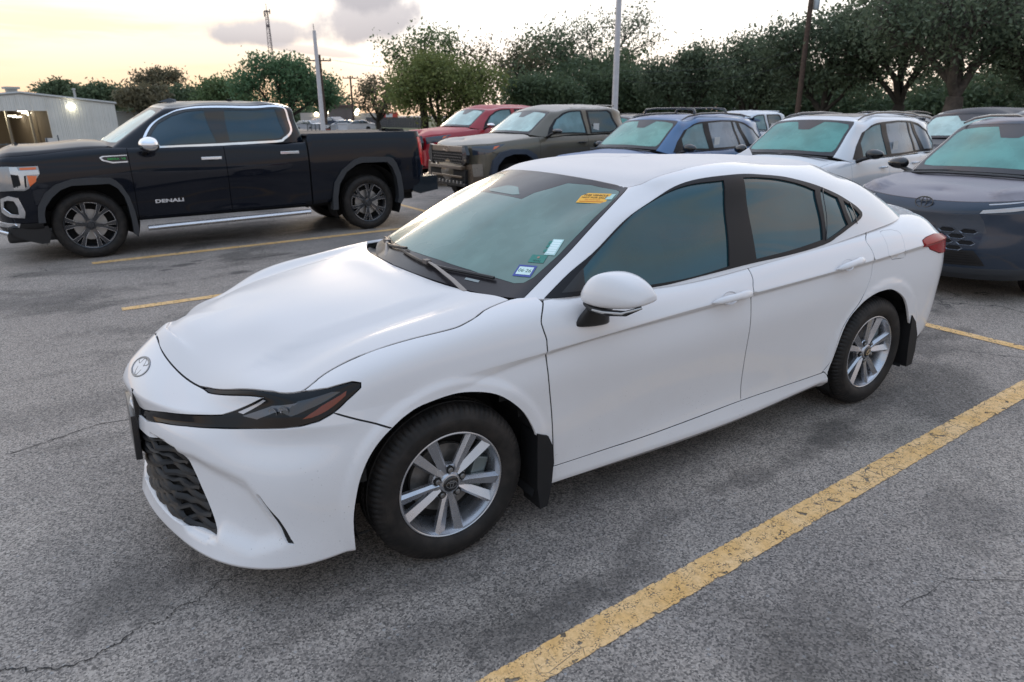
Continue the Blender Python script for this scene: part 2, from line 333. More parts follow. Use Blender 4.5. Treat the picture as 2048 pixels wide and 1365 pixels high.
class Surf:
    """rows: guide curves bottom to centreline, each [(s,x,y,z),...]; creases: row numbers with a sharp edge"""
    def __init__(self, rows, s0, s1, n=420, sub=12, creases=(), bump=None, scr=()):
        self.s = np.linspace(s0, s1, n); R = len(rows)
        G = []
        for r in rows:
            r = np.array(r, float); out = np.zeros((n, 3))
            cuts = [r[0, 0]]+[c for c in scr if c in r[:, 0]]+[r[-1, 0]]
            for a, b in zip(cuts[:-1], cuts[1:]):
                m = (r[:, 0] >= a)&(r[:, 0] <= b); q = (self.s >= a-1e-9)&(self.s <= b+1e-9)
                out[q] = nspl(r[m, 0], r[m, 1:], self.s[q])
            G.append(out)
        G = np.array(G)                                   # R,n,3
        d = np.linalg.norm(np.diff(G, axis=0), axis=2)
        k = np.concatenate([[0], np.cumsum(np.maximum(np.median(d, axis=1), .015))])
        self.nv = (R-1)*sub+1; self.sub = sub; self.R = R
        V = np.zeros((self.nv, n, 3)); cuts = sorted(set([0, R-1])|set(creases))
        for a, b in zip(cuts[:-1], cuts[1:]):
            q = []
            for i in range(a, b): q += list(k[i]+(k[i+1]-k[i])*np.arange(sub)/sub)
            q.append(k[b])
            Y = G[a:b+1].reshape(b-a+1, -1)
            V[a*sub:b*sub+1] = nspl(k[a:b+1], Y, np.array(q)).reshape(len(q), n, 3)
        self.P = V.transpose(1, 0, 2).copy()              # n,nv,3
        self.normals()
        if bump:
            for f in bump:
                S, Vv = np.meshgrid(self.s, np.arange(self.nv)/sub, indexing='ij')
                self.P = self.P+self.N*f(S, Vv, self.P)[..., None]; self.normals()
    def normals(self):
        a = np.gradient(self.P, axis=0); b = np.gradient(self.P, axis=1)
        N = np.cross(a, b); N /= np.linalg.norm(N, axis=2)[..., None]+1e-12
        c = self.P.mean(axis=(0, 1)); 
        if ((self.P-[c[0], 0, c[2]])*N).sum() < 0: N = -N
        for e, k in ((slice(0, 4), 4), (slice(-4, None), -5)):
            if np.abs(self.P[0 if k > 0 else -1, :, 1]).max() < 2e-3: q = N[k].copy(); q[:, 1] *= .3; N[e] = q/np.linalg.norm(q, axis=1)[:, None]
        m = np.abs(self.P[..., 1]) < 1e-4; N[m, 1] = 0; N /= np.linalg.norm(N, axis=2)[..., None]+1e-12
        self.N = N
    def idx(self, uv):
        uv = np.atleast_2d(uv); a = (uv[:, 0]-self.s[0])/(self.s[1]-self.s[0]); b = uv[:, 1]*self.sub
        a = np.clip(a, 0, len(self.s)-1.0001); b = np.clip(b, 0, self.nv-1.0001)
        return a, b
    def _bi(self, A, uv):
        a, b = self.idx(uv); i = a.astype(int); j = b.astype(int); u = (a-i)[:, None]; v = (b-j)[:, None]
        return A[i, j]*(1-u)*(1-v)+A[i+1, j]*u*(1-v)+A[i, j+1]*(1-u)*v+A[i+1, j+1]*u*v
    def pos(self, uv): return self._bi(self.P, uv)
    def nor(self, uv):
        N = self._bi(self.N, uv); return N/(np.linalg.norm(N, axis=1)[:, None]+1e-12)
    def inv(self, pts, ax, srange=None, vrange=None, d=None):
        """(s,v) of points given in two coordinates ax (e.g. 'xz') or three"""
        I = ['xyz'.index(c) for c in ax]; Q = self.P[..., I]
        i0, i1 = 0, len(self.s)
        if srange: i0, i1 = np.searchsorted(self.s, srange)
        j0, j1 = 0, self.nv
        if vrange: j0, j1 = int(vrange[0]*self.sub), int(vrange[1]*self.sub)+1
        Q = Q[i0:i1, j0:j1]; out = []
        for p in np.atleast_2d(pts):
            D = ((Q-p)**2).sum(2); i, j = np.unravel_index(D.argmin(), D.shape)
            uv = np.array([self.s[i+i0], (j+j0)/self.sub]); best = uv; bd = D.min()
            for _ in range(6):
                e = 1e-3; P0 = self.pos(uv)[0][I]
                J = np.stack([(self.pos(uv+[e, 0])[0][I]-P0)/e, (self.pos(uv+[0, e])[0][I]-P0)/e], 1)
                st, *_ = np.linalg.lstsq(J, p-P0, rcond=None)
                st = np.clip(st, [-.05, -.3], [.05, .3]); uv = uv+st
                uv[0] = np.clip(uv[0], self.s[0], self.s[-1]); uv[1] = np.clip(uv[1], 0, self.R-1)
                dd = ((self.pos(uv)[0][I]-p)**2).sum()
                if dd < bd: bd = dd; best = uv.copy()
            out.append(best)
        return np.array(out)
def rowgrid(cols, table):
    """cols: list of s; table: list of rows, each a list of (x,y,z) per column"""
    return [[(s,)+tuple(p) for s, p in zip(cols, r) if p is not None] for r in table]

# ---------------------------------------------------------------- white sedan surfaces (x forward, y left, z up, front axle at x=0)
HC = [-1.0, -.8, -.55, -.3, 0, .25, .55, .95, 1.65, 2.35, 2.95, 3.375, 3.75, 4.05, 4.35, 4.7, 5.05]
HL = [
 # r0 bottom edge
 [(.93,0,.17),(.92,.2,.17),(.88,.44,.165),(.77,.66,.17),(.55,.80,.185),(.3,.855,.19),(0,.86,.18),(-.4,.85,.165),(-1.1,.85,.145),(-1.8,.85,.155),(-2.4,.85,.195),(-2.825,.85,.21),(-3.2,.84,.24),(-3.5,.78,.27),(-3.68,.60,.29),(-3.78,.35,.29),(-3.80,0,.29)],
 # r1 lip / sill bulge
 [(1.035,0,.20),(1.012,.2,.20),(.945,.46,.195),(.84,.69,.19),(.585,.87,.19),(.3,.905,.225),(0,.91,.22),(-.4,.90,.20),(-1.1,.895,.19),(-1.8,.895,.20),(-2.4,.90,.245),(-2.825,.905,.26),(-3.2,.90,.29),(-3.5,.845,.32),(-3.70,.66,.34),(-3.83,.38,.35),(-3.86,0,.35)],
 # r2
 [(1.008,0,.29),(.99,.2,.29),(.93,.45,.29),(.80,.68,.29),(.565,.867,.30),(.3,.908,.31),(0,.91,.31),(-.4,.90,.285),(-1.1,.882,.28),(-1.8,.882,.29),(-2.4,.897,.31),(-2.825,.91,.34),(-3.2,.905,.36),(-3.5,.86,.38),(-3.73,.69,.40),(-3.87,.40,.41),(-3.90,0,.41)],
 # r3
 [(1.018,0,.42),(.995,.2,.42),(.915,.45,.42),(.775,.67,.42),(.56,.865,.42),(.3,.91,.42),(0,.915,.42),(-.4,.905,.42),(-1.1,.888,.42),(-1.8,.888,.43),(-2.4,.905,.45),(-2.825,.92,.48),(-3.2,.915,.49),(-3.5,.875,.50),(-3.755,.71,.52),(-3.90,.42,.53),(-3.93,0,.53)],
 # r4
 [(1.022,0,.54),(.99,.2,.54),(.90,.45,.54),(.755,.66,.54),(.55,.85,.55),(.3,.912,.55),(0,.918,.56),(-.4,.912,.58),(-1.1,.910,.59),(-1.8,.908,.60),(-2.4,.915,.61),(-2.825,.925,.63),(-3.2,.92,.63),(-3.5,.882,.64),(-3.77,.72,.65),(-3.90,.43,.66),(-3.93,0,.66)],
 # r5
 [(1.018,0,.595),(.982,.2,.60),(.885,.45,.61),(.73,.645,.61),(.53,.825,.63),(.3,.905,.645),(0,.918,.66),(-.4,.918,.70),(-1.1,.922,.72),(-1.8,.922,.74),(-2.4,.925,.76),(-2.825,.928,.77),(-3.2,.92,.77),(-3.5,.885,.78),(-3.76,.73,.79),(-3.885,.44,.79),(-3.915,0,.79)],
 # r6 lower edge of the lamp slit / foot of the shoulder crease
 [(1.005,0,0.625),(0.972,0.2,0.635),(0.855,0.45,0.65),(0.71,0.635,0.668),(0.53,0.82,0.695),(0.3,0.897,0.7),(0,0.905,0.735),(-0.4,0.903,0.795),(-1.1,0.908,0.838),(-1.8,0.91,0.868),(-2.4,0.913,0.895),(-2.825,0.911,0.915),(-3.2,0.899,0.93),(-3.5,0.87,0.935),(-3.72,0.725,0.9),(-3.83,0.45,0.9),(-3.86,0,0.9)],
 # r7 upper edge of the slit / ridge of the crease
 [(1.022,0,.71),(.985,.2,.70),(.85,.44,.692),(.69,.635,.71),(.525,.81,.738),(.3,.888,.745),(0,.906,.785),(-.4,.920,.814),(-1.1,.927,.857),(-1.8,.929,.886),(-2.4,.930,.912),(-2.825,.926,.932),(-3.2,.91,.948),(-3.5,.872,.955),(-3.71,.725,.93),(-3.81,.45,.94),(-3.84,0,.94)],
 # r8
 [(.985,0,.775),(.945,.2,.75),(.815,.43,.725),(.665,.64,.755),(.515,.79,.78),(.3,.868,.85),(0,.882,.905),(-.4,.895,.93),(-1.1,.893,.925),(-1.8,.893,.945),(-2.4,.893,.975),(-2.825,.885,1.0),(-3.2,.855,1.015),(-3.5,.82,.99),(-3.68,.69,.965),(-3.78,.45,.99),(-3.81,0,1.0)],
 # r9 hood edge / belt / deck edge
 [(.885,0,.862),(.86,.15,.842),(.775,.41,.772),(.655,.63,.80),(.505,.757,.815),(.3,.797,.905),(0,.81,.962),(-.4,.83,1.0),(-1.1,.83,.972),(-1.8,.835,.998),(-2.4,.832,1.035),(-2.825,.812,1.062),(-3.2,.765,1.078),(-3.5,.735,1.055),(-3.66,.645,1.025),(-3.76,.44,1.055),(-3.79,0,1.07)],
 # r10
 [(.835,0,.882),(.805,.13,.876),(.72,.31,.845),(.60,.48,.853),(.47,.59,.875),(.29,.62,.93),(0,.63,.985),(-.31,.62,1.02),(-1.1,.62,.99),(-1.8,.62,.99),(-2.4,.62,1.03),(-2.825,.62,1.06),(-3.15,.60,1.088),(-3.45,.57,1.092),(-3.63,.50,1.085),(-3.74,.34,1.09),(-3.775,0,1.098)],
 # r11
 [(.78,0,.902),(.75,.08,.906),(.66,.18,.908),(.54,.27,.929),(.43,.30,.945),(.27,.32,.965),(0,.33,1.0),(-.2,.31,1.028),(-1.1,.32,.99),(-1.8,.32,.99),(-2.4,.32,1.03),(-2.825,.32,1.07),(-3.15,.32,1.085),(-3.4,.30,1.10),(-3.53,.25,1.102),(-3.62,.15,1.102),(-3.66,0,1.103)],
 # r12 centreline
 [(.71,0,.919),(.66,0,.926),(.57,0,.938),(.47,0,.952),(.37,0,.967),(.24,0,.98),(0,0,1.005),(-.17,0,1.028),(-1.1,0,.99),(-1.8,0,.99),(-2.4,0,1.03),(-2.825,0,1.07),(-3.15,0,1.085),(-3.35,0,1.10),(-3.45,0,1.104),(-3.52,0,1.106),(-3.56,0,1.106)],
]
def sm(x, a, b):
    t = np.clip((x-a)/(b-a), 0, 1); return t*t*(3-2*t)
def hero_bump(S, V, P):
    x, y, z = P[..., 0], P[..., 1], P[..., 2]
    side = sm(y, .6, .75)
    d = 0*x
    for cx, R, w in ((0, .372, .075), (-2.825, .372, .075)):
        r = np.hypot(x-cx, (z-.335)); d = d+.010*(1-sm(r, R+w-.022, R+w+.016))*side*(z > .1)
    # hood: raised centre bounded by a soft crease
    return d
def hero_hood(S, V, P):
    x, y, z = P[..., 0], P[..., 1], P[..., 2]
    edge = .50+.06*np.clip(.75-x, 0, 1)            # crease line in y
    top = sm(V, 8.8, 9.3)*(x > -.5)
    k = sm(x, -.35, -.05)
    return -.017*top*k*(1-sm(x, .48, .70))*sm(y, edge-.012, edge+.026)*(1-sm(y, edge+.09, edge+.20))
def segdist(A, B, poly):
    d = np.full(A.shape, 9.)
    for (x0, y0), (x1, y1) in zip(poly, poly[1:]):
        dx, dy = x1-x0, y1-y0; t = np.clip(((A-x0)*dx+(B-y0)*dy)/(dx*dx+dy*dy+1e-12), 0, 1); d = np.minimum(d, np.hypot(A-x0-t*dx, B-y0-t*dy))
    return d
def hero_fold(S, V, P):
    # sunk face between the intake and the corner fold of the front bumper
    O = globals().get('OUT')
    if not O: return 0*S
    K = .07; fold = [(a, b*K) for a, b in O['fold']]; lip = [(a, b*K) for a, b in O['lip']]; gr = [(-.50, 1.5*K), (-.66, 3.1*K), (-.74, 4.3*K)]
    poly = fold+lip[1:]+gr; A, B = S, V*K; ins = np.zeros(A.shape, bool); j = len(poly)-1
    for i in range(len(poly)):
        xi, yi = poly[i]; xj, yj = poly[j]; ins ^= ((yi > B) != (yj > B)) & (A < (xj-xi)*(B-yi)/(yj-yi+1e-15)+xi); j = i
    d = -.024*ins*sm(segdist(A, B, fold), 0, .035)*sm(segdist(A, B, lip), 0, .05)
    # shallow blister over the lower lip
    return d
HERO_L = lambda: Surf(rowgrid(HC, HL), -1.0, 5.05, n=520, sub=12, creases=(1, 6, 7), bump=[hero_bump, hero_hood, hero_fold])
GC = [0, .25, .5, .68, .80, .90, 1.5, 2.2, 2.7, 3.0, 3.25, 3.55, 3.85, 4.15, 4.45]
HG = [
 [(-.165,0,1.028),(-.185,.27,1.02),(-.28,.53,1.0),(-.355,.70,1.0),(-.405,.775,1.003),(-.49,.83,1.0),(-1.1,.845,.965),(-1.8,.85,.99),(-2.3,.845,1.02),(-2.6,.83,1.05),(-2.88,.80,1.07),(-3.12,.73,1.08),(-3.25,.55,1.085),(-3.30,.28,1.09),(-3.315,0,1.09)],
 [(-.455,0,1.175),(-.47,.25,1.168),(-.555,.50,1.145),(-.63,.645,1.152),(-.67,.71,1.152),(-.735,.75,1.150),(-1.24,.785,1.12),(-1.82,.79,1.14),(-2.27,.78,1.16),(-2.53,.76,1.185),(-2.79,.72,1.195),(-2.98,.63,1.195),(-3.05,.49,1.20),(-3.08,.25,1.21),(-3.09,0,1.212)],
 [(-.745,0,1.305),(-.76,.23,1.298),(-.835,.46,1.275),(-.90,.59,1.287),(-.935,.645,1.287),(-.985,.683,1.280),(-1.40,.715,1.27),(-1.83,.72,1.29),(-2.22,.71,1.285),(-2.44,.685,1.29),(-2.65,.64,1.285),(-2.76,.55,1.29),(-2.80,.44,1.30),(-2.825,.22,1.31),(-2.835,0,1.312)],
 [(-1.03,0,1.408),(-1.04,.22,1.403),(-1.09,.43,1.388),(-1.135,.535,1.378),(-1.16,.58,1.374),(-1.20,.62,1.366),(-1.52,.655,1.392),(-1.84,.655,1.403),(-2.15,.645,1.375),(-2.33,.62,1.362),(-2.47,.575,1.35),(-2.52,.50,1.358),(-2.545,.40,1.372),(-2.565,.20,1.382),(-2.57,0,1.384)],
 [(-1.045,0,1.413),(-1.055,.22,1.408),(-1.105,.425,1.394),(-1.15,.525,1.386),(-1.175,.565,1.384),(-1.22,.60,1.388),(-1.53,.625,1.412),(-1.845,.625,1.421),(-2.13,.615,1.395),(-2.30,.59,1.382),(-2.43,.545,1.372),(-2.475,.48,1.378),(-2.50,.39,1.388),(-2.52,.20,1.396),(-2.525,0,1.398)],
 [(-1.08,0,1.422),(-1.09,.21,1.418),(-1.14,.405,1.407),(-1.18,.50,1.401),(-1.205,.535,1.401),(-1.25,.56,1.407),(-1.54,.575,1.430),(-1.85,.575,1.437),(-2.11,.565,1.415),(-2.27,.545,1.402),(-2.38,.50,1.396),(-2.42,.44,1.400),(-2.44,.36,1.408),(-2.46,.185,1.413),(-2.465,0,1.414)],
 [(-1.2,0,1.436),(-1.21,.17,1.433),(-1.25,.32,1.427),(-1.28,.40,1.423),(-1.31,.43,1.424),(-1.35,.45,1.428),(-1.58,.455,1.443),(-1.85,.455,1.447),(-2.06,.45,1.432),(-2.17,.43,1.424),(-2.24,.40,1.422),(-2.27,.35,1.424),(-2.29,.28,1.428),(-2.31,.145,1.432),(-2.315,0,1.433)],
 [(-1.35,0,1.447),(-1.36,.10,1.446),(-1.385,.19,1.443),(-1.41,.23,1.441),(-1.43,.25,1.442),(-1.46,.26,1.445),(-1.64,.265,1.452),(-1.85,.265,1.453),(-2.0,.26,1.446),(-2.07,.25,1.442),(-2.11,.23,1.440),(-2.13,.20,1.441),(-2.145,.16,1.443),(-2.155,.08,1.445),(-2.16,0,1.445)],
 [(-1.45,0,1.4525),(-1.46,0,1.453),(-1.48,0,1.4535),(-1.50,0,1.454),(-1.52,0,1.4545),(-1.56,0,1.455),(-1.70,0,1.456),(-1.85,0,1.455),(-1.94,0,1.453),(-1.98,0,1.452),(-2.0,0,1.451),(-2.01,0,1.451),(-2.02,0,1.4505),(-2.03,0,1.4505),(-2.04,0,1.45)],
]
def _hg(T):
    T = [[list(p) for p in r] for r in T]
    base = {9:(-2.65,.832,1.052),10:(-2.97,.80,1.075),11:(-3.24,.71,1.09),12:(-3.40,.54,1.10),13:(-3.46,.28,1.107),14:(-3.475,0,1.108)}
    dx = {8:-.03,9:-.10,10:-.16,11:-.215,12:-.235,13:-.245,14:-.25}
    for c in range(8, 15):
        for r in range(3, 9):
            k = 1 if r < 6 else (.6, .3, .1)[r-6]; T[r][c][0] += dx[c]*k; T[r][c][2] += .004*k*(c > 9)
    for c, b in base.items():
        T[0][c] = list(b); t = T[3][c]
        for r, f, bz in ((1, .36, .018), (2, .70, .018)):
            T[r][c] = [b[0]+(t[0]-b[0])*f-.005, b[1]+(t[1]-b[1])*f+(.018 if c < 12 else 0), b[2]+(t[2]-b[2])*f+bz*(1 if c > 10 else .4)]
    for r in T:
        for p in r: p[2] += .022*max(0, (p[2]-1.0)/.45)
        a, b = r[5], r[6]                                   # extra column behind the A-pillar foot
        r.insert(6, [a[0]+(b[0]-a[0])*.33, a[1]+(b[1]-a[1])*.33+.006, a[2]+(b[2]-a[2])*.33+.004])
    return T
GC.insert(6, 1.10)
HERO_G = lambda: Surf(rowgrid(GC, _hg(HG)), 0, 4.45, n=420, sub=12)

# outlines of the sedan panels as (station, row) on its two surfaces
OUT = {
 'hoodfront': [(-0.916, 9.0222), (-0.8354, 8.9248), (-0.7633, 8.8653), (-0.6962, 8.8339), (-0.6336, 8.8175), (-0.5432, 8.8214)],
 'hoodside': [(0.0006, 8.7509), (0.0834, 9.0561), (0.2087, 9.0471), (0.4077, 8.8475), (0.588, 8.6894), (0.6579, 8.7931), (0.7553, 9.1101), (0.8956, 9.2541)],
 'hoodrear': [(0.8956, 9.2541), (0.9048, 10.0693), (0.9336, 10.6093), (0.9425, 11.2188), (0.9628, 11.8355)],
 'lamp': [(-0.9003, 5.5774), (-0.798, 6.005), (-0.6484, 6.5168), (-0.4979, 6.8182), (-0.3963, 7.0035), (-0.3496, 7.3419), (-0.2802, 7.9469), (-0.2092, 8.5171), (-0.2348, 8.5144), (-0.3999, 8.6255), (-0.5088, 8.6609), (-0.5378, 8.8015), (-0.5181, 8.9424), (-0.3566, 9.0095), (-0.1549, 9.023), (-0.0017, 8.7818), (0.1055, 8.2523), (0.1934, 8.0662), (0.2206, 7.8929), (0.2178, 7.7252), (0.1652, 7.41), (0.1165, 7.0181), (0.0599, 6.4797), (-0.0062, 6.1877), (-0.0774, 6.0509), (-0.2312, 6.0272), (-0.3894, 5.9634), (-0.5404, 5.8349), (-0.6711, 5.5584), (-0.7763, 5.0767), (-0.8625, 5.2333)],
 'bumpline': [(0.1165, 7.0181), (0.209, 6.0851), (0.3012, 5.205)],
 'doorf': [(1.0121, 9.0087), (0.9659, 8.1777), (0.9643, 7.8144), (0.9756, 7.3953), (0.9752, 7.0152), (0.9831, 4.9234), (1.0131, 3.3714), (1.0299, 1.9406)],
 'doorb': [(2.2303, 9.049), (2.2173, 8.0364), (2.194, 7.1831), (2.1948, 5.1896), (2.2081, 3.8403), (2.2425, 1.949)],
 'doorr': [(3.3802, 9.7254), (3.1956, 8.5304), (3.1992, 7.7657), (3.2044, 5.9112), (3.1804, 5.2172), (3.1309, 4.6371), (3.0339, 3.961), (2.9882, 3.4187), (2.9599, 2.5123), (2.9038, 1.8941)],
 'doorbot': [(1.0299, 1.9406), (1.2896, 1.9182), (1.6001, 1.8295), (1.9048, 1.8564), (2.2425, 1.949), (2.5927, 1.9433), (2.9038, 1.8941)],
 'fuel': [(3.3741, 8.7455), (3.4102, 8.7814), (3.4973, 8.6361), (3.5466, 8.4053), (3.5584, 8.2366), (3.52, 7.0516), (3.5515, 5.8666), (3.5256, 5.8467), (3.4035, 5.9088), (3.3397, 7.0432), (3.3606, 7.874)],
 'tail': [(3.7432, 7.3699), (3.8022, 7.5492), (3.9294, 7.7531), (4.0268, 7.5175), (3.9498, 5.8177), (3.9514, 5.634), (3.8326, 5.867), (3.7388, 6.471)],
 'grille': [(-0.7145, 3.7322), (-0.5378, 3.8926), (-0.4808, 3.2843), (-0.3445, 1.9581), (-0.437, 1.925), (-0.5127, 1.7532), (-0.6203, 2.1799), (-0.7691, 2.6629)],
 'slot': [(-0.1841, 3.3031), (-0.176, 3.2689), (-0.1061, 2.5796), (-0.0356, 1.7763), (-0.0589, 1.8572), (-0.127, 2.5716), (-0.1794, 3.1673)],
 'crease': [(0.8126, 7.0052), (0.9802, 6.6371), (1.2231, 7.0239), (1.819, 6.7492), (2.5394, 7.0311), (3.1491, 7.1507), (3.5321, 7.1189)],
 'crest': [(-0.5137, 9.0696), (-0.3148, 9.8409), (0.0517, 10.3192), (0.3089, 10.4196), (0.5224, 10.3688), (0.6991, 10.2903)],
 'archf': [(0.154, 0.9167), (0.1496, 2.2072), (0.1696, 3.2006), (0.1966, 3.8183), (0.2414, 4.4801), (0.3062, 5.1557), (0.36, 5.6721), (0.429, 5.9675), (0.5484, 5.8876), (0.6392, 5.5931), (0.7316, 5.1132), (0.8327, 4.273), (0.8921, 3.6634), (0.9271, 3.1421), (0.9604, 2.2925), (0.9925, 1.0668)],
 'archr': [(3.0097, 0.033), (2.9488, 1.6249), (2.9738, 2.6029), (3.0217, 3.75), (3.1201, 4.4014), (3.2247, 4.676), (3.33, 4.7436), (3.4281, 4.6652), (3.547, 4.2785), (3.6259, 3.7716), (3.6926, 3.0329), (3.7607, 2.1712), (3.7576, 1.1094)],
 'emb': [(-0.8979, 8.2006)],
 'fold': [(-0.5633, 4.2279), (-0.4738, 4.2071), (-0.3919, 4.0232), (-0.3124, 3.8805), (-0.2354, 3.707), (-0.1839, 3.3313), (-0.1061, 2.5796), (-0.032, 1.7538)],
 'lip': [(-0.032, 1.7538), (-0.126, 1.5107), (-0.1938, 1.333), (-0.3363, 1.6255)],
 'sensor': [(0.3291, 2.6055), (0.2815, 2.4096), (0.2364, 2.2441), (0.2175, 2.0357), (0.1706, 2.0344)],
 'handf': [(1.9097, 7.0585), (2.1609, 7.0497)],
 'handr': [(2.8553, 7.08), (3.0816, 7.2332)],
 'wsglass': [(0.7965, 0.0), (0.8044, 0.5076), (0.8171, 1.1816), (0.8057, 1.8788), (0.7377, 2.8223)],
 'wstop': [(0.7377, 2.8223), (0.4519, 2.9094), (0.2256, 2.9209), (0.0, 2.6667), (0.0, 2.4167)],
 'wsbot': [(0.7222, 0.0), (0.516, 0.0086), (0.3706, 0.0285), (0.2185, 0.0283), (0.0636, 0.029)],
 'fritbot': [(0.7547, 0.3723), (0.7291, 0.2851), (0.6896, 0.2637), (0.5899, 0.3134), (0.4136, 0.3814), (0.2388, 0.3826), (0.0, 0.3333), (0.0, 0.1667)],
 'frittop': [(0.6902, 2.0782), (0.6715, 2.4678), (0.7171, 2.5276), (0.6963, 2.6237), (0.4624, 2.6868), (0.3169, 2.6108)],
 'dlo': [(0.8797, 0.0179), (0.9039, 0.5489), (0.9659, 1.1027), (1.014, 2.1342), (1.0741, 2.5938), (1.2425, 2.8588), (1.5247, 2.989), (1.9603, 2.94), (2.3135, 2.9054), (2.5908, 2.8796), (2.757, 2.6944), (2.8986, 2.3756), (3.0059, 1.9585), (3.0554, 1.6637), (3.0981, 1.1847), (3.1031, 0.8549), (3.0584, 0.6316), (2.9095, 0.3722), (2.8163, 0.2346), (2.697, 0.1089), (2.3647, 0.0944), (2.0486, 0.1464), (1.7301, 0.1408), (1.4553, 0.0522), (1.1576, 0.0)],
 'pane1': [(1.0045, 0.3035), (0.9587, 0.6118), (1.0049, 1.5549), (1.0361, 2.3617), (1.1893, 2.6846), (1.4552, 2.8453), (1.786, 2.8151), (1.8939, 1.3994), (1.9326, 0.2235), (1.6798, 0.1551), (1.452, 0.1129), (1.2361, 0.0316), (1.0722, 0.0203)],
 'pane2': [(2.0893, 2.7918), (2.3828, 2.7827), (2.5604, 2.7251), (2.7281, 2.5018), (2.847, 2.136), (2.7569, 1.1061), (2.6962, 0.266), (2.4114, 0.2054), (2.1338, 0.2188), (2.11, 1.2492)],
 'pane3': [(2.9022, 2.1796), (2.9665, 1.876), (3.0096, 1.6739), (2.9498, 0.9306), (2.9343, 0.5229), (2.8305, 0.3469), (2.7259, 0.2117), (2.7673, 0.9085)],
 'pane4': [(3.0345, 1.5286), (3.0653, 1.1489), (3.0712, 0.779), (3.0167, 0.6236), (2.9668, 0.5407), (2.9834, 1.0044)],
 'roofline': [(0.778, 2.9199), (0.9113, 4.2752), (1.1657, 4.8167), (1.4759, 5.1835)],
}

# ---------------------------------------------------------------- panels cut out of a surface
def pip(P, poly):
    x, y = P[:, 0], P[:, 1]; c = np.zeros(len(P), bool); n = len(poly); j = n-1
    for i in range(n):
        xi, yi = poly[i]; xj, yj = poly[j]
        m = ((yi > y) != (yj > y)); c ^= m & (x < (xj-xi)*(y-yi)/(yj-yi+1e-15)+xi); j = i
    return c
def resample(S, loop, step=.03):
    out = []
    L = [np.array(p, float) for p in loop]
    for a, b in zip(L, L[1:]+L[:1]):
        d = np.linalg.norm(S.pos(a)[0]-S.pos(b)[0]); n = max(1, int(math.ceil(d/step)))
        for k in range(n): out.append(a+(b-a)*k/n)
    return np.array(out)
def crspline(pts, n=5):
    """smooth open polyline (Catmull-Rom)"""
    P = [np.array(p, float) for p in pts]
    if len(P) < 3: return P
    out = []
    for i in range(len(P)-1):
        p0 = P[max(i-1, 0)]; p1 = P[i]; p2 = P[i+1]; p3 = P[min(i+2, len(P)-1)]
        for k in range(n):
            t = k/n; out.append(.5*((2*p1)+(-p0+p2)*t+(2*p0-5*p1+4*p2-p3)*t*t+(-p0+3*p1-3*p2+p3)*t**3))
    out.append(P[-1]); return out
def smoothloop(S, pts, n=4, ang=38):
    """closed outline: smooth between its sharp corners"""
    P = [np.array(q, float) for q in pts]; k = len(P); X = [S.pos(q)[0] for q in P]; cor = []
    for i in range(k):
        a = X[i]-X[i-1]; b = X[(i+1) % k]-X[i]; c = a@b/(np.linalg.norm(a)*np.linalg.norm(b)+1e-12)
        if c < math.cos(R(ang)): cor.append(i)
    if len(cor) < 2: return crspline(P+[P[0]], n)[:-1]
    out = []
    for i, a in enumerate(cor):
        b = cor[(i+1) % len(cor)]; seg = [P[j % k] for j in range(a, b+1 if b > a else b+k+1)]; out += (crspline(seg, n) if len(seg) > 2 else seg)[:-1]
    return out
def metric(S, uv):
    e1 = (S.s[1]-S.s[0])*2; a = np.linalg.norm(S.pos(uv+[e1, 0])-S.pos(uv-[e1, 0]), axis=1)/(2*e1)
    b = np.linalg.norm(S.pos(uv+[0, .1])-S.pos(uv-[0, .1]), axis=1)/.2
    return np.maximum(a, .25), np.maximum(b, .02)
def shrink(S, L, g):
    if g == 0: return L
    a, b = metric(S, L); ar = .5*np.sum(L[:, 0]*np.roll(L[:, 1], -1)-np.roll(L[:, 0], -1)*L[:, 1]); sg = 1 if ar > 0 else -1
    t = np.roll(L, -1, 0)-np.roll(L, 1, 0); tx, ty = t[:, 0]*a, t[:, 1]*b; n = np.hypot(tx, ty)+1e-9
    return L+sg*g*np.stack([-ty/n/a, tx/n/b], 1)
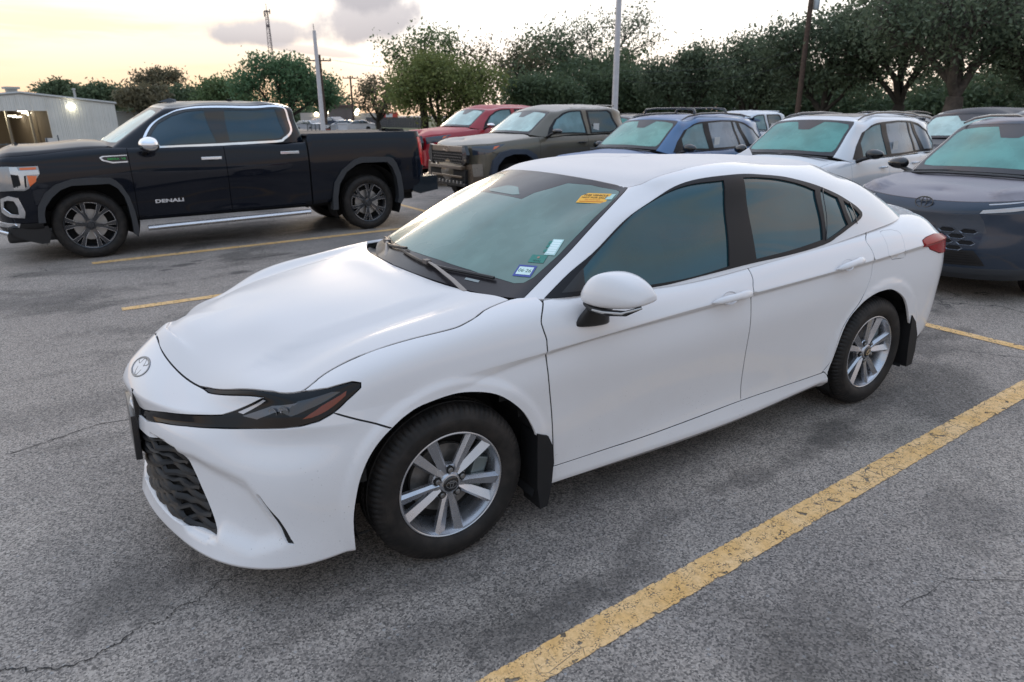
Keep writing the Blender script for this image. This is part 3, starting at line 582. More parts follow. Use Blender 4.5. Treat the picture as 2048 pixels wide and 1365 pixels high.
def panel_data(S, loops, off=0., gap=0., depth=.014, ds=.035, dv=.25, center=True, step=.03):
    Ls = []
    for k, l in enumerate(loops):
        L = resample(S, l, step); L = shrink(S, L, gap/2 if k == 0 else -gap/2)
        L[:, 0] = np.clip(L[:, 0], S.s[0], S.s[-1]); L[:, 1] = np.clip(L[:, 1], 0, S.R-1)
        if center:
            P = S.pos(resample(S, l, step)); 
            # points that lay on the centre plane stay there
            m = np.abs(P[:, 1]) < 2e-3; L[m] = resample(S, l, step)[m]
        Ls.append(L)
    KV = .08
    def sc(A): return np.stack([A[:, 0], A[:, 1]*KV], 1)
    allp = []; edges = []
    for L in Ls:
        k = len(allp); n = len(L); allp += list(sc(L)); edges += [(k+i, k+(i+1) % n) for i in range(n)]
    o = sc(Ls[0]); lo, hi = o.min(0), o.max(0)
    gu = np.arange(math.floor(lo[0]/ds)*ds, hi[0]+ds, ds); gv = np.arange(math.floor(lo[1]/KV/dv)*dv, hi[1]/KV+dv, dv)*KV
    A, B = np.meshgrid(gu, gv); Gp = np.stack([A.ravel(), B.ravel()], 1)
    m = pip(Gp, o)
    for L in Ls[1:]: m &= ~pip(Gp, sc(L))
    Gp = Gp[m]
    # keep grid points clear of the outline
    B_ = np.array(allp)
    if len(Gp): 
        dmin = np.sqrt(((Gp[:, None]-B_[None])**2).sum(2)).min(1); Gp = Gp[dmin > .006]
    pts = [Vector((float(p[0]), float(p[1]))) for p in list(B_)+list(Gp)]
    r = delaunay_2d_cdt(pts, edges, [], 0, 1e-6)
    V = np.array([[p.x, p.y] for p in r[0]]); F = np.array([f for f in r[2] if len(f) == 3]); orig = r[3]
    C = V[F].mean(1); m = pip(C, o)
    for L in Ls[1:]: m &= ~pip(C, sc(L))
    F = F[m]; uv = np.stack([V[:, 0], V[:, 1]/KV], 1)
    P = S.pos(uv); N = S.nor(uv)
    fn = np.cross(P[F[:, 1]]-P[F[:, 0]], P[F[:, 2]]-P[F[:, 0]]); ar = np.linalg.norm(fn, axis=1); F = F[ar > 1e-9]; fn = fn[ar > 1e-9]
    fl = (fn*N[F].mean(1)).sum(1) < 0; F[fl] = F[fl][:, ::-1]
    P = P+N*off
    verts = list(P); norms = list(N); faces = [tuple(f) for f in F]
    if depth > 0:
        ec = {}
        for f in faces:
            for a, b in zip(f, f[1:]+f[:1]): ec[(a, b)] = ec.get((a, b), 0)+1
        for (a, b) in list(ec):
            if (b, a) in ec: continue
            if abs(P[a][1]) < 3e-3 and abs(P[b][1]) < 3e-3 and center: continue
            t = P[b]-P[a]; nn = (N[a]+N[b])/2; side = np.cross(t, nn); l = np.linalg.norm(side)
            if l < 1e-9: continue
            side /= l; k = len(verts)
            na = side*.8+N[a]*.6; nb = side*.8+N[b]*.6
            verts += [P[a], P[b], P[b]-N[b]*depth, P[a]-N[a]*depth]; norms += [na, nb, side, side]; faces.append((k, k+3, k+2, k+1))
    return np.array(verts), faces, np.array(norms)
def mir(d):
    v, f, n = d; return v*[1, -1, 1], [tuple(q[::-1]) for q in f], n*[1, -1, 1]
def both(d):
    v, f, n = d; k = len(v); v2, f2, n2 = mir(d)
    return np.concatenate([v, v2]), list(f)+[tuple(i+k for i in q) for q in f2], np.concatenate([n, n2])
def put(name, d, mat, parent): return mk(name, d[0], d[1], mat, parent, normals=d[2])
def panels(name, S, loops, mat, parent, sides='LR', **k):
    """one object per side"""
    d = panel_data(S, loops, **k); o = []
    if 'L' in sides: o.append(put(name, d, mat, parent))
    if 'R' in sides: o.append(put(name, mir(d), mat, parent))
    if 'C' in sides: o.append(put(name, both(d), mat, parent))
    return o
def ribbon(S, pts, w, off=.002, h=.0):
    """narrow strip that follows a polyline on a surface"""
    L = np.array(crspline(pts, 6)); a, b = metric(S, L); t = np.gradient(L, axis=0); tx, ty = t[:, 0]*a, t[:, 1]*b; n = np.hypot(tx, ty)+1e-9
    d = np.stack([-ty/n/a, tx/n/b], 1)*w/2; A = L+d; B = L-d; PA = S.pos(A)+S.nor(A)*off; PB = S.pos(B)+S.nor(B)*off; k = len(L)
    f = [(i, i+1, k+i+1, k+i) for i in range(k-1)]; P = np.concatenate([PA, PB]); N = np.concatenate([S.nor(A), S.nor(B)])
    i = f[0]; fn = np.cross(P[i[1]]-P[i[0]], P[i[2]]-P[i[0]])
    if (fn*N[0]).sum() < 0: f = [q[::-1] for q in f]
    return P, f, N
def inner_shell(S, inset, skip, step=(10, 4), s_rng=None):
    P = S.P[::step[0], ::step[1]]-S.N[::step[0], ::step[1]]*inset; n, m = P.shape[:2]; v = P.reshape(-1, 3); f = []
    for i in range(1, n-2):
        for j in range(m-2):
            q = (i*m+j, (i+1)*m+j, (i+1)*m+j+1, i*m+j+1); c = v[list(q)].mean(0)
            if skip(c): continue
            f.append(q)
    return v, f, None
def both_plain(v, f):
    k = len(v); return np.concatenate([v, v*[1, -1, 1]]), list(f)+[tuple(i+k for i in q[::-1]) for q in f]

# ---------------------------------------------------------------- wheels (local: axle along y, outer face towards +y)
def rotm(a): return Matrix.Rotation(a, 4, 'Y')
def tyre_mesh(Rr, rim, w, name, parent, blocks=72, fine=True):
    """tyre by lathe with circumferential grooves, shoulder sipes cut as real notches"""
    h = w/2; sh = Rr-.012
    prof = [(rim-.004, h-.030), (rim+.004, h-.012), (rim+.012, h-.004), (rim+(Rr-rim)*.30, h+.004), (rim+(Rr-rim)*.55, h+.006), (rim+(Rr-rim)*.57, h+.0045), (Rr-.040, h+.001), (Rr-.022, h-.008), (sh, h-.018), (Rr-.005, h-.030), (Rr-.001, h-.045)]
    g = []
    ys = [h-.052, h-.055, h-.063, h-.066]
    for yy, rr in ((h-.052, Rr-.001), (h-.054, Rr-.009), (h-.062, Rr-.009), (h-.064, Rr), (.014, Rr), (.012, Rr-.009), (.004, Rr-.009), (.002, Rr)): g.append((rr, yy))
    half = prof+g; other = [(r, -y) for r, y in half][::-1]; P = half+other; n = blocks*4 if fine else 48; v = []; f = []; q = len(P)
    for k in range(n):
        a = 2*math.pi*k/n; cut = fine and (k % 4 == 0)
        for r, y in P:
            rr = r
            if cut and abs(y) > h-.047 and r > Rr-.030: rr = r-.006
            if fine and k % 4 == 2 and abs(y) < h-.066 and r > Rr-.002: rr = r-.004
            v.append((rr*math.cos(a), y, rr*math.sin(a)))
    for k in range(n):
        for i in range(q-1): f.append((k*q+i, ((k+1) % n)*q+i, ((k+1) % n)*q+i+1, k*q+i+1))
    m = MB(); m.add(v, f); return m.build(name, tyre_mat(), parent, 50)
def spoke(m, a, r0, r1, w0, w1, y0, y1, ridge, skew, th=.022, tw=0.0):
    """faceted spoke: triangular section with an off-centre ridge"""
    v = []
    for t in (0, .22, 1.0):
        r = r0+(r1-r0)*t; w = w0+(w1-w0)*t; y = y0+(y1-y0)*t; o = skew*(1-t)*(1-t)+tw*t
        rd = w*(ridge if t > .1 else .5)
        v += [(-w/2+o, y-.004, r), (-w/2+rd+o, y+.007*(1 if t < .9 else .7), r), (w/2+o, y-.011, r), (w/2+o, y-th, r), (-w/2+o, y-th, r)]
    f = []
    for k in (0, 1):
        for i in range(5): f.append((k*5+i, k*5+(i+1) % 5, k*5+5+(i+1) % 5, k*5+5+i))
    f += [(0, 1, 2, 3, 4), (14, 13, 12, 11, 10)]
    m.add(v, f, rotm(a))
def hero_wheel(parent):
    RM, TR, W = .222, .335, .205
    m = MB()                                            # rim barrel + lip (outer face of the tyre is y = W/2)
    yo = .088
    m.lathe([(.2245, yo-.002), (.2245, yo+.004), (.220, yo+.0055), (.2165, yo+.003), (.2145, yo-.004), (.2085, yo-.012), (.203, yo-.030), (.198, yo-.045), (.192, yo-.075), (.188, -.09), (.200, -.095)], 96)
    for k in range(5):
        c = R(72*k+36+5)
        spoke(m, c-R(1), .046, .2150, .030, .050, yo-.023, yo-.005, .28, -.011, tw=-.045)
        spoke(m, c-R(1), .046, .2150, .030, .050, yo-.023, yo-.005, .74, .012, tw=.046)
    m.lathe([(.034, yo-.010), (.040, yo-.012), (.046, yo-.021), (.072, yo-.024), (.076, yo-.030), (.078, yo-.055), (.06, yo-.06)], 40)
    m.lathe([(.0, yo-.030), (.034, yo-.030)], 20)
    w = m.build('wheel', ALLOY(), parent, 28)
    tyre_mesh(TR, RM, W, 'tyre', w, 84)
    c = MB(); c.lathe([(0, yo-.004), (.028, yo-.005), (.0325, yo-.008), (.034, yo-.012)], 28); c.build('centre_cap', GLOSSBLK(), w, 40)
    e = MB()                                            # emblem: three ellipses
    def ell(rx, rz, cz=0, wd=.0022, n=28):
        a = [(rx*math.cos(2*math.pi*i/n), rz*math.sin(2*math.pi*i/n)+cz) for i in range(n)]; k = len(e.v)
        for x, z in a: e.v.append((x, yo-.003, z))
        for i, (x, z) in enumerate(a):
            l = math.hypot(x/rx/rx, (z-cz)/rz/rz); e.v.append((x-wd*(x/rx/rx)/l, yo-.003, z-wd*((z-cz)/rz/rz)/l))
        for i in range(n): e.f.append((k+i, k+(i+1) % n, k+n+(i+1) % n, k+n+i))
    ell(.024, .0165); ell(.0155, .0055, .0095); ell(.0075, .0155, .0)
    o = e.build('emblem', CHROME(), w)
    for k in range(5):
        a = R(72*k+5); M = rotm(a) @ Matrix.Translation((0, 0, .057)); s = MB()
        s.lathe([(0, yo-.0185), (.0165, yo-.0185), (.0168, yo-.03)], 16, M=M); p = s.build('bolt_recess', DARK(), w)
        s = MB(); s.lathe([(0, yo-.009), (.007, yo-.009), (.0078, yo-.011), (.0105, yo-.014), (.0105, yo-.045)], 6*3, M=M); s.build('lug_nut', GREYMET(), w, 30)
    s = MB(); s.lathe([(.05, .01), (.145, .012), (.146, .0), (.145, -.012), (.05, -.012)], 48); s.build('brake_disc', GREYMET(), w, 30)
    s = MB(); s.box(-.165, -.10, -.02, .045, -.02, .11, b=.008, M=rotm(R(-12))); s.build('caliper', simple('cast_iron', (.20, .24, .25), .4, .6), w)
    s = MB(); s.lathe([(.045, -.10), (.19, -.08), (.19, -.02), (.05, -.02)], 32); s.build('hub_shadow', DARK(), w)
    return w
def place_wheels(proto, parent, pos, ang=0):
    """pos: list of (x, y, z, side, steer); first uses the prototype itself"""
    for k, (x, y, z, side, a) in enumerate(pos):
        o = proto if k == 0 else copy_tree(proto, parent)
        o.parent = parent; o.location = (x, y, z); o.rotation_euler = (0, R(a), 0 if side > 0 else math.pi)

# ================================================================ ground
def asphalt():
    t = NT('asphalt'); vec = t.tc.outputs['Object']
    big = t.noise(.18, 6, .6, .4); mid = t.noise(.9, 6, .62, .6); fine = t.noise(9, 5, .65)
    v = t.voro(150., out='Color'); sepn = t.N.new('ShaderNodeSeparateColor'); t.K.new(v, sepn.inputs[0]); cellv = sepn.outputs[0]; cell2 = sepn.outputs[1]
    v2 = t.voro(62., out='Color'); s2 = t.N.new('ShaderNodeSeparateColor'); t.K.new(v2, s2.inputs[0])
    base = t.mix(t.ss(mid, .32, .70), (.184, .171, .164), (.300, .274, .252))
    base = t.mix(t.ss(big, .35, .68, 0, .75), base, (.285, .250, .222))
    stain = t.ma('MULTIPLY', t.ss(t.noise(.55, 5, .6, .8, stretch=(1, 1.7, 1)), .50, .66), .72); base = t.mix(stain, base, (.088, .080, .073))
    light = t.ss(t.noise(.35, 4, .5, .3), .56, .74, 0, .55); base = t.mix(light, base, (.38, .345, .305))
    g = t.mix(t.ss(cellv, .0, 1., lin=True), (.30, .295, .295), (1.72, 1.66, 1.58)); base = t.mix(.92, base, g, 'MULTIPLY')
    peb = t.ma('MULTIPLY', t.ss(s2.outputs[0], .90, .96), t.ss(t.voro(62., out='Distance'), .45, .30)); base = t.mix(t.ma('MULTIPLY', peb, .55), base, t.mix(s2.outputs[1], (.42, .36, .29), (.36, .37, .38)))
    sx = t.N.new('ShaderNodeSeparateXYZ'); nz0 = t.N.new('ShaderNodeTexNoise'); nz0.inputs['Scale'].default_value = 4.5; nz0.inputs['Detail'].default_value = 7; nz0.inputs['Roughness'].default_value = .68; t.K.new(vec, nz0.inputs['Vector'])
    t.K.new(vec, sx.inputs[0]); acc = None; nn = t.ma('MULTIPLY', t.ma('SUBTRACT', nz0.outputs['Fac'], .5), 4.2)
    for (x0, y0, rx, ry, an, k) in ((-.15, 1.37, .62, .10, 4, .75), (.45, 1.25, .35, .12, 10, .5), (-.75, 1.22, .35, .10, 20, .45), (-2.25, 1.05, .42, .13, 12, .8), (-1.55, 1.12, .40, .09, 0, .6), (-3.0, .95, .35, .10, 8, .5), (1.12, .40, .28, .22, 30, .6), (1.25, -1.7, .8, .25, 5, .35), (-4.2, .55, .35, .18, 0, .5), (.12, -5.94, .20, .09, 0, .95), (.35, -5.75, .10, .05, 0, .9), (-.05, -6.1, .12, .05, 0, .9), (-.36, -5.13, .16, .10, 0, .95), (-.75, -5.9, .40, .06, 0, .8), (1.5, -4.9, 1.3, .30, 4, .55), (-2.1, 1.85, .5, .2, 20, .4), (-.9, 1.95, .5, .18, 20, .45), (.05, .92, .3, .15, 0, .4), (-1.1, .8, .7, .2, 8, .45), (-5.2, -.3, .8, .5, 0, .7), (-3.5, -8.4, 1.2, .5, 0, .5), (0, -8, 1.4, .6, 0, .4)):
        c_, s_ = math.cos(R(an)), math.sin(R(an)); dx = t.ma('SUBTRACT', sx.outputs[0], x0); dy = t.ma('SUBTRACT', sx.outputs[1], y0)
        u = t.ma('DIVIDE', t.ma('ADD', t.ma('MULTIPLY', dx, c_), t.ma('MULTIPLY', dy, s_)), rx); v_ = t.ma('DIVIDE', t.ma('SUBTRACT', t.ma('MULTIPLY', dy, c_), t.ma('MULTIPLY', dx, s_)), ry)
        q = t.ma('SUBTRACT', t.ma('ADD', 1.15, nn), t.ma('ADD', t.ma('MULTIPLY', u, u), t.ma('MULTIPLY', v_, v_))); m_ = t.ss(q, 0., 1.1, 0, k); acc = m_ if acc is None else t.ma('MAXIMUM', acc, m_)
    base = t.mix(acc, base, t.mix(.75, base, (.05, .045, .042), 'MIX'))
    # cracks
    cw = t.N.new('ShaderNodeTexVoronoi'); cw.feature = 'DISTANCE_TO_EDGE'; cw.inputs['Scale'].default_value = .33; dist = t.N.new('ShaderNodeVectorMath'); dist.operation = 'ADD'
    nz = t.N.new('ShaderNodeTexNoise'); nz.inputs['Scale'].default_value = 1.6; nz.inputs['Detail'].default_value = 6; t.K.new(vec, nz.inputs['Vector']); sc = t.N.new('ShaderNodeVectorMath'); sc.operation = 'SCALE'; sc.inputs['Scale'].default_value = 1.1
    t.K.new(nz.outputs['Color'], sc.inputs[0]); t.K.new(vec, dist.inputs[0]); t.K.new(sc.outputs[0], dist.inputs[1]); t.K.new(dist.outputs[0], cw.inputs['Vector'])
    crack = t.ma('MULTIPLY', t.ss(cw.outputs[0], .0045, .001), t.ss(t.noise(.4, 3), .50, .60)); base = t.mix(t.ma('MULTIPLY', crack, .8), base, (.02, .02, .021))
    h = t.ma('ADD', t.ma('MULTIPLY', cellv, .5), t.ma('MULTIPLY', t.voro(175., out='Distance'), -1.2)); h = t.ma('ADD', h, t.ma('MULTIPLY', crack, -3.0)); h = t.ma('ADD', h, t.ma('MULTIPLY', fine, .6))
    t.set(col=base, rough=t.ss(cell2, .0, 1., .55, .9), spec=.4); t.bump(h, .5, .003)
    return t.m
def yellow_paint(name='line_paint', wear=.5, fade=0.):
    t = NT(name); n1 = t.noise(6., 6, .6, .2); n2 = t.noise(26., 5, .65, .3); n3 = t.noise(70., 3, .6)
    c = t.mix(t.ss(n1, .3, .72), (.78, .47, .17), (.88, .60, .31)); c = t.mix(t.ss(n3, .3, .75, 0, .5), c, (.46, .26, .09)); c = t.mix(fade, c, (.40, .33, .25))
    uv = t.N.new('ShaderNodeUVMap'); sp = t.N.new('ShaderNodeSeparateXYZ'); t.K.new(uv.outputs[0], sp.inputs[0])
    ed = t.ma('MULTIPLY', t.ma('ABSOLUTE', t.ma('SUBTRACT', sp.outputs[1], .5)), 2.0)
    hole = t.ss(t.noise(17., 3, .5, .8), .665-.05*wear, .70-.05*wear); gr = t.ss(t.voro(130., out='Distance'), .50, .64); gr = t.ma('MULTIPLY', gr, t.ss(n2, .44, .62))
    edge = t.ss(t.ma('ADD', ed, t.ma('MULTIPLY', t.ma('SUBTRACT', n2, .5), .5)), .93, 1.0)
    crk = t.ss(t.voro(9., 'DISTANCE_TO_EDGE'), .022, .008); crk = t.ma('MULTIPLY', crk, t.ss(t.noise(3.), .5, .6))
    a = t.ma('SUBTRACT', 1.0, t.ma('MAXIMUM', t.ma('MAXIMUM', t.ma('MULTIPLY', hole, .72), t.ma('MULTIPLY', gr, .8)), t.ma('MAXIMUM', edge, t.ma('MULTIPLY', crk, .7))), clamp=True)
    c = t.mix(t.ss(hole, 0, 1, 0, .8), c, (.13, .10, .045))
    t.set(col=c, rough=.7, alpha=a); t.bump(t.ma('ADD', n3, t.ma('MULTIPLY', n2, .7)), .5, .003); return t.m
def ground():
    # one sheet to the horizon; beyond the far left kerb it drops 2.5 m to the yard of the shed
    cx, cy = 1.03, 2.97; rings = [0, 1.5, 4, 8, 14, 20, 26, 30, 32, 34, 36, 38, 41, 46, 60, 90, 140, 250, 500, 900]; az = np.arange(0, 360, 2.5); v = [(cx, cy, 0)]; f = []; n = len(az)
    for r in rings[1:]:
        for a in az:
            q = (a+180) % 360-180; k = sm(q, -103, -98)*(1-sm(q, -20, -10)); v.append((cx+r*math.cos(R(a)), cy+r*math.sin(R(a)), -2.5*float(k)*float(sm(r, 31, 41))))
    for j in range(n): f.append((0, 1+j, 1+(j+1) % n))
    for i in range(len(rings)-2):
        for j in range(n): f.append((1+i*n+j, 1+(i+1)*n+j, 1+(i+1)*n+(j+1) % n, 1+i*n+(j+1) % n))
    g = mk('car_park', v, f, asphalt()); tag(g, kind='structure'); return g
ground()
def line(name, p, q, w, mat, z=.004):
    p = Vector((*p, 0)); q = Vector((*q, 0)); d = (q-p); n = Vector((-d.y, d.x, 0)).normalized()*w/2; k = max(1, int(d.length/.8)); v = []; uv = []
    for i in range(k+1):
        c = p+d*i/k; v += [c+n, c-n]; uv += [(i/k*d.length, 1), (i/k*d.length, 0)]
    o = mk(name, [(a.x, a.y, z) for a in v], [(2*i, 2*i+1, 2*i+3, 2*i+2) for i in range(k)], mat); u = o.data.uv_layers.new(name='UVMap')
    for l in o.data.loops: u.data[l.index].uv = uv[l.vertex_index]
    tag(o, kind='structure'); return o
def crack(pts, w, label=None):
    rng = np.random.default_rng(5); P = []
    for a, b in zip(pts, pts[1:]):
        for k in range(10): t_ = k/10; w_ = .007*math.sin(len(P)*.37)+.004*math.sin(len(P)*.93+1); P.append((a[0]+(b[0]-a[0])*t_+rng.normal(0, .004)+w_*.5, a[1]+(b[1]-a[1])*t_+rng.normal(0, .004)+w_))
    v = []; 
    for i, q in enumerate(P):
        r = P[min(i+1, len(P)-1)]; s_ = P[max(i-1, 0)]; dx, dy = r[0]-s_[0], r[1]-s_[1]; l = math.hypot(dx, dy)+1e-9; ww = w*(.35+.9*rng.random())*(1-.6*i/len(P)); v += [(q[0]-dy/l*ww, q[1]+dx/l*ww, .003), (q[0]+dy/l*ww, q[1]-dx/l*ww, .003)]
    o = mk('asphalt_crack', v, [(2*i, 2*i+1, 2*i+3, 2*i+2) for i in range(len(P)-1)], simple('crack_dark', (.035, .033, .032), .95, var=.3, scale=30.)); tag(o, kind='structure')
crack([(1.62, .58), (1.53, .613), (1.447, .648), (1.364, .707), (1.28, .706), (1.228, .691), (1.142, .642), (1.046, .639), (.992, .598), (.922, .588), (.842, .529), (.727, .514), (.60, .47)], .0035)
crack([(-2.6, 2.6), (-2.2, 2.35), (-1.9, 2.3), (-1.55, 2.05), (-1.2, 2.02)], .003)
crack([(1.6, -1.2), (1.2, -1.35), (.8, -1.3), (.5, -1.5)], .004)
YP = yellow_paint(); YF = yellow_paint('line_paint_far', .3, .15)
line('parking_line', (1.9, .43), (-9.0, 2.45), .10, YP) if False else None

# ================================================================ the white sedan
def toyo(parent, M, rx, rz, mat, name='badge', d=.006, wd=.1):
    """oval emblem of three crossing rings, raised"""
    m = MB(); n = 40
    def ring(ax, az, cx, cz, w, h):
        pts = [(cx+ax*math.cos(2*math.pi*i/n), cz+az*math.sin(2*math.pi*i/n), h) for i in range(n+1)]; m.tube(pts, w, 6, cap=False, M=M)
    ring(rx, rz, 0, 0, wd*rz, d); ring(rx*.66, rz*.34, 0, rz*.52, wd*rz*.8, d); ring(rx*.30, rz*.90, 0, 0, wd*rz*.8, d)
    return m.build(name, mat, parent, 60)
def hero():
    O = OUT; L = HERO_L(); G = HERO_G()
    car = empty('parked_sedan', (0, 0, 0), 0, 'white four-door sedan in the foreground with a yellow notice on its windscreen', 'car')
    W = paint('paint_white', (.745, .735, .742), .40, .025, dirt=.8)
    WD = paint('paint_white_dew', (.68, .66, .655), .45, .07, dirt=.25, dew=.35)
    WR = paint('paint_white_roof', (.68, .65, .64), .5, .18, dirt=.2, dew=1.0)
    blk, gb, tr, ch = BLK(), GLOSSBLK(), TRIM(), CHROME()
    lamp = O['lamp']; hf = [(-1.0, 9.06)]+O['hoodfront']; hs = crspline(O['hoodside'], 4)
    df = crspline(O['doorf'], 4); db = crspline(O['doorb'], 4); dr = crspline([(3.30, 9.3)]+O['doorr'][1:], 4); bot = O['doorbot']
    af = crspline(O['archf'], 4); ar = crspline(O['archr'], 4)
    dbot = np.array(crspline(bot, 6)); 
    def botseg(a, b): return [tuple(p) for p in dbot if a < p[0] < b]
    g = .0075
    hood_top = [lamp[11], lamp[12], lamp[13], lamp[14], lamp[15]]
    hoodL = crspline(hf, 4)[:-1]+hood_top[1:]+hs[1:]+crspline([O['hoodside'][-1]]+[(.903, 9.9), (.925, 10.6), (.945, 11.3), (.96, 12)], 4)[1:]+[(.5, 12), (-1.0, 12)]
    panels('hood', L, [hoodL], WD, car, 'C', gap=g, ds=.017, dv=.14)
    nose = [(-1.0, 6.05)]+lamp[1:12]+crspline(hf, 4)[::-1][1:]
    nose[1] = (-.80, 6.02)
    o_nose = panels('nose_panel', L, [nose], W, car, 'C', gap=g, ds=.02, dv=.2)
    lampo = [(-1.0, 5.72), (-1.0, 6.02), (-.80, 5.98)]+lamp[2:]
    panels('headlight', L, [[p for p in lamp[6:] if p[0] > -.36 or True][0:0]+lampo], simple('headlight_lens', (.006, .007, .009), .10, coat=.12, coatr=.02, spec=.25), car, 'C', off=-.004, gap=.003, ds=.02, dv=.2, depth=.02)
    amber = [(.17, 7.80), (.165, 7.62), (.095, 7.15), (.035, 6.78), (.0, 6.7), (.03, 7.05), (.075, 7.42)]
    panels('indicator', L, [amber], simple('amber_lens', (.17, .028, .009), .2, coat=.3), car, 'LR', off=-.002, depth=.004, ds=.02, dv=.2)
    panels('lamp_reflector', L, [[(-.30, 7.0), (-.16, 7.9), (-.02, 8.0), (-.06, 7.6), (-.14, 7.3), (-.22, 6.75)]], simple('lamp_bezel', (.09, .095, .11), .16, .5, coat=1.0), car, 'LR', off=-.0025, depth=.003, ds=.02, dv=.2)
    panels('lamp_reflector', L, [[(-.10, 7.35), (-.02, 8.1), (.12, 8.0), (.15, 7.85), (.02, 7.35), (-.05, 6.95)]], simple('lamp_bezel_dark', (.025, .028, .034), .14, .3, coat=1.0), car, 'LR', off=-.0025, depth=.003, ds=.02, dv=.2)
    for u_, v_ in ((-.145, 7.35), (-.085, 7.45)):
        c_ = L.pos([u_, v_])[0]; n_ = L.nor([u_, v_])[0]
        for s in (1, -1):
            m = MB(); Mt = frame((c_[0], c_[1]*s, c_[2]), (n_[1], -n_[0]*s, 0), (0, 0, 1)); m.lathe([(0, .004), (.012, .003), (.017, -.001)], 16, M=Mt @ Matrix.Rotation(R(90), 4, 'X')); m.build('projector_lens', simple('lens_glass', (.30, .32, .35), .05, .6, coat=1.0), car, 50)
    panels('light_guide', L, [[(-.33, 7.28), (-.22, 8.3), (-.205, 8.25), (-.30, 7.15)]], simple('light_guide', (.5, .5, .52), .2, .3, coat=1.0), car, 'LR', off=-.001, depth=.003, ds=.02, dv=.2)
    # fender
    fen = [lamp[21], lamp[20], lamp[19], lamp[18], lamp[17], lamp[16], lamp[15]]+hs[1:]+[(.93, 9.25), (1.005, 9.15)]+df[1:]+[(.985, 1.93)]
    k = [i for i, p in enumerate(af) if p[1] > 1.95 and p[0] > .6]; afr = [p for p in af if p[0] > .3 or p[1] > 5.75]
    afr = [p for p in afr if not (p[0] > .6 and p[1] < 2.0)]
    bl = O['bumpline']; fen += [tuple(p) for p in afr[::-1]]+[bl[2], bl[1]]
    panels('fender', L, [fen], W, car, 'LR', gap=g, ds=.016, dv=.14, step=.02)
    vent = [(u_-(.012 if 2 < i_ < 6 else 0), v_) for i_, (u_, v_) in enumerate(O['slot'])]
    # front bumper with grille opening
    gr = [(-.36, 1.78), (-.481, 3.30), (-.538, 3.93), (-.70, 4.05), (-.85, 4.05), (-1.0, 4.05)]
    bum = [(-1.0, 0), (.155, 0)]+[tuple(p) for p in af if p[0] < .31 and p[1] < 5.72]+[bl[2], bl[1], lamp[21]]+lamp[22:]+[(-1.0, 5.66)]+gr[::-1]+[(-.60, 1.62), (-1.0, 1.62)]
    panels('front_bumper', L, [bum, vent], W, car, 'C', gap=g, ds=.014, dv=.12, depth=.03, step=.015)
    panels('bumper_vent', L, [vent], DARK(), car, 'LR', off=-.010, gap=-.008, depth=0)
    # grille: backing and wavy bars
    gb_out = [(-1.0, 1.5), (-.33, 1.6), (-.47, 3.4), (-.52, 4.1), (-1.0, 4.25)]
    panels('grille_backing', L, [gb_out], DARK(), car, 'C', off=-.075, depth=0)
    for i in range(11):
        t = i/10; m = MB(); pts = []
        for j in range(49):
            y = -.70+1.40*j/48; u = -1.0+abs(y)*.98; v_ = 1.72+t*2.25
            ue = -.36+(-.538+.36)*min(1, max(0, (v_-1.78)/2.1))
            if u > ue-.01: continue
            p = L.pos([u, v_])[0]-L.nor([u, v_])[0]*(.018+.012*(1-abs(math.sin(y*22+i*1.57)))); pts.append((p[0], math.copysign(p[1], y), p[2]+.007*math.sin(y*44+i*math.pi)))
        if len(pts) > 3: m.tube(pts, .0125, 5, flat=.45); m.build('grille_bar', simple('grille_black', (.008, .008, .009), .55), car, 40)
    # plate bracket
    m = MB(); m.box(1.028, 1.052, -.155, .155, .36, .55, b=.004, M=Matrix.Rotation(R(-3), 4, 'Y')); m.box(1.01, 1.035, -.155, .155, .54, .66, b=.003, M=Matrix.Rotation(R(-3), 4, 'Y')); m.build('plate_bracket', simple('bracket_black', (.012, .011, .012), .3, coat=.4), car, 30)
    # badge
    c_ = L.pos(O['emb'][0])[0]; nn = L.nor(O['emb'][0])[0]; c_ = c_+nn*.002; tx_ = np.cross(nn, (0, 0, 1.)); ty_ = np.cross(nn, tx_)*-1; ty_ = ty_ if ty_[2] > 0 else -ty_
    toyo(car, frame(c_, tx_, ty_), .060, .041, simple('badge_chrome', (.20, .21, .23), .18, .9), wd=.13)
    # doors
    fd = df+botseg(1.03, 2.2425)+db[::-1]+[(1.9, 9.02), (1.5, 9.0), (1.2, 9.0)]
    rd = db+botseg(2.2425, 2.904)+dr[::-1]+[(3.2, 9.15), (2.9, 9.02), (2.55, 9.02)]
    for nm, ol, hu in (('front_door', fd, O['handf']), ('rear_door', rd, O['handr'])):
        dd = panels(nm, L, [ol], W, car, 'LR', gap=g, ds=.03, dv=.16)
        (ua, va), (ub, vb) = hu; uc, vc = (ua+ub)/2, (va+vb)/2
        for s, d_ in zip((1, -1), dd):
            # recess cup and grip
            m = MB(); c0 = L.pos([uc, vc])[0]; nr = L.nor([uc, vc])[0]; ax = L.pos([ub, vb])[0]-L.pos([ua, va])[0]; ln = np.linalg.norm(ax); ax /= ln; up = np.cross(ax, nr); up = up if up[2] > 0 else -up
            hl = ln/2+.012
            A = []
            for t in np.linspace(-1, 1, 13):
                out_ = .030*(1-abs(t)**3.2)+.006; ww = (.0145+.003*(t > .3))*(1-abs(t)**6)**.5+.002
                A.append((c0+ax*t*hl+nr*out_+up*(.002), ww))
            n_ = 10; v = []; f = []
            for p, ww in A:
                for q in range(n_):
                    a_ = 2*math.pi*q/n_; v.append(p+up*(math.cos(a_)*ww)+nr*(math.sin(a_)*.009))
            for i in range(len(A)-1):
                for q in range(n_): f.append((i*n_+q, i*n_+(q+1) % n_, (i+1)*n_+(q+1) % n_, (i+1)*n_+q))
            f += [tuple(range(n_)), tuple((len(A)-1)*n_+q for q in range(n_))]
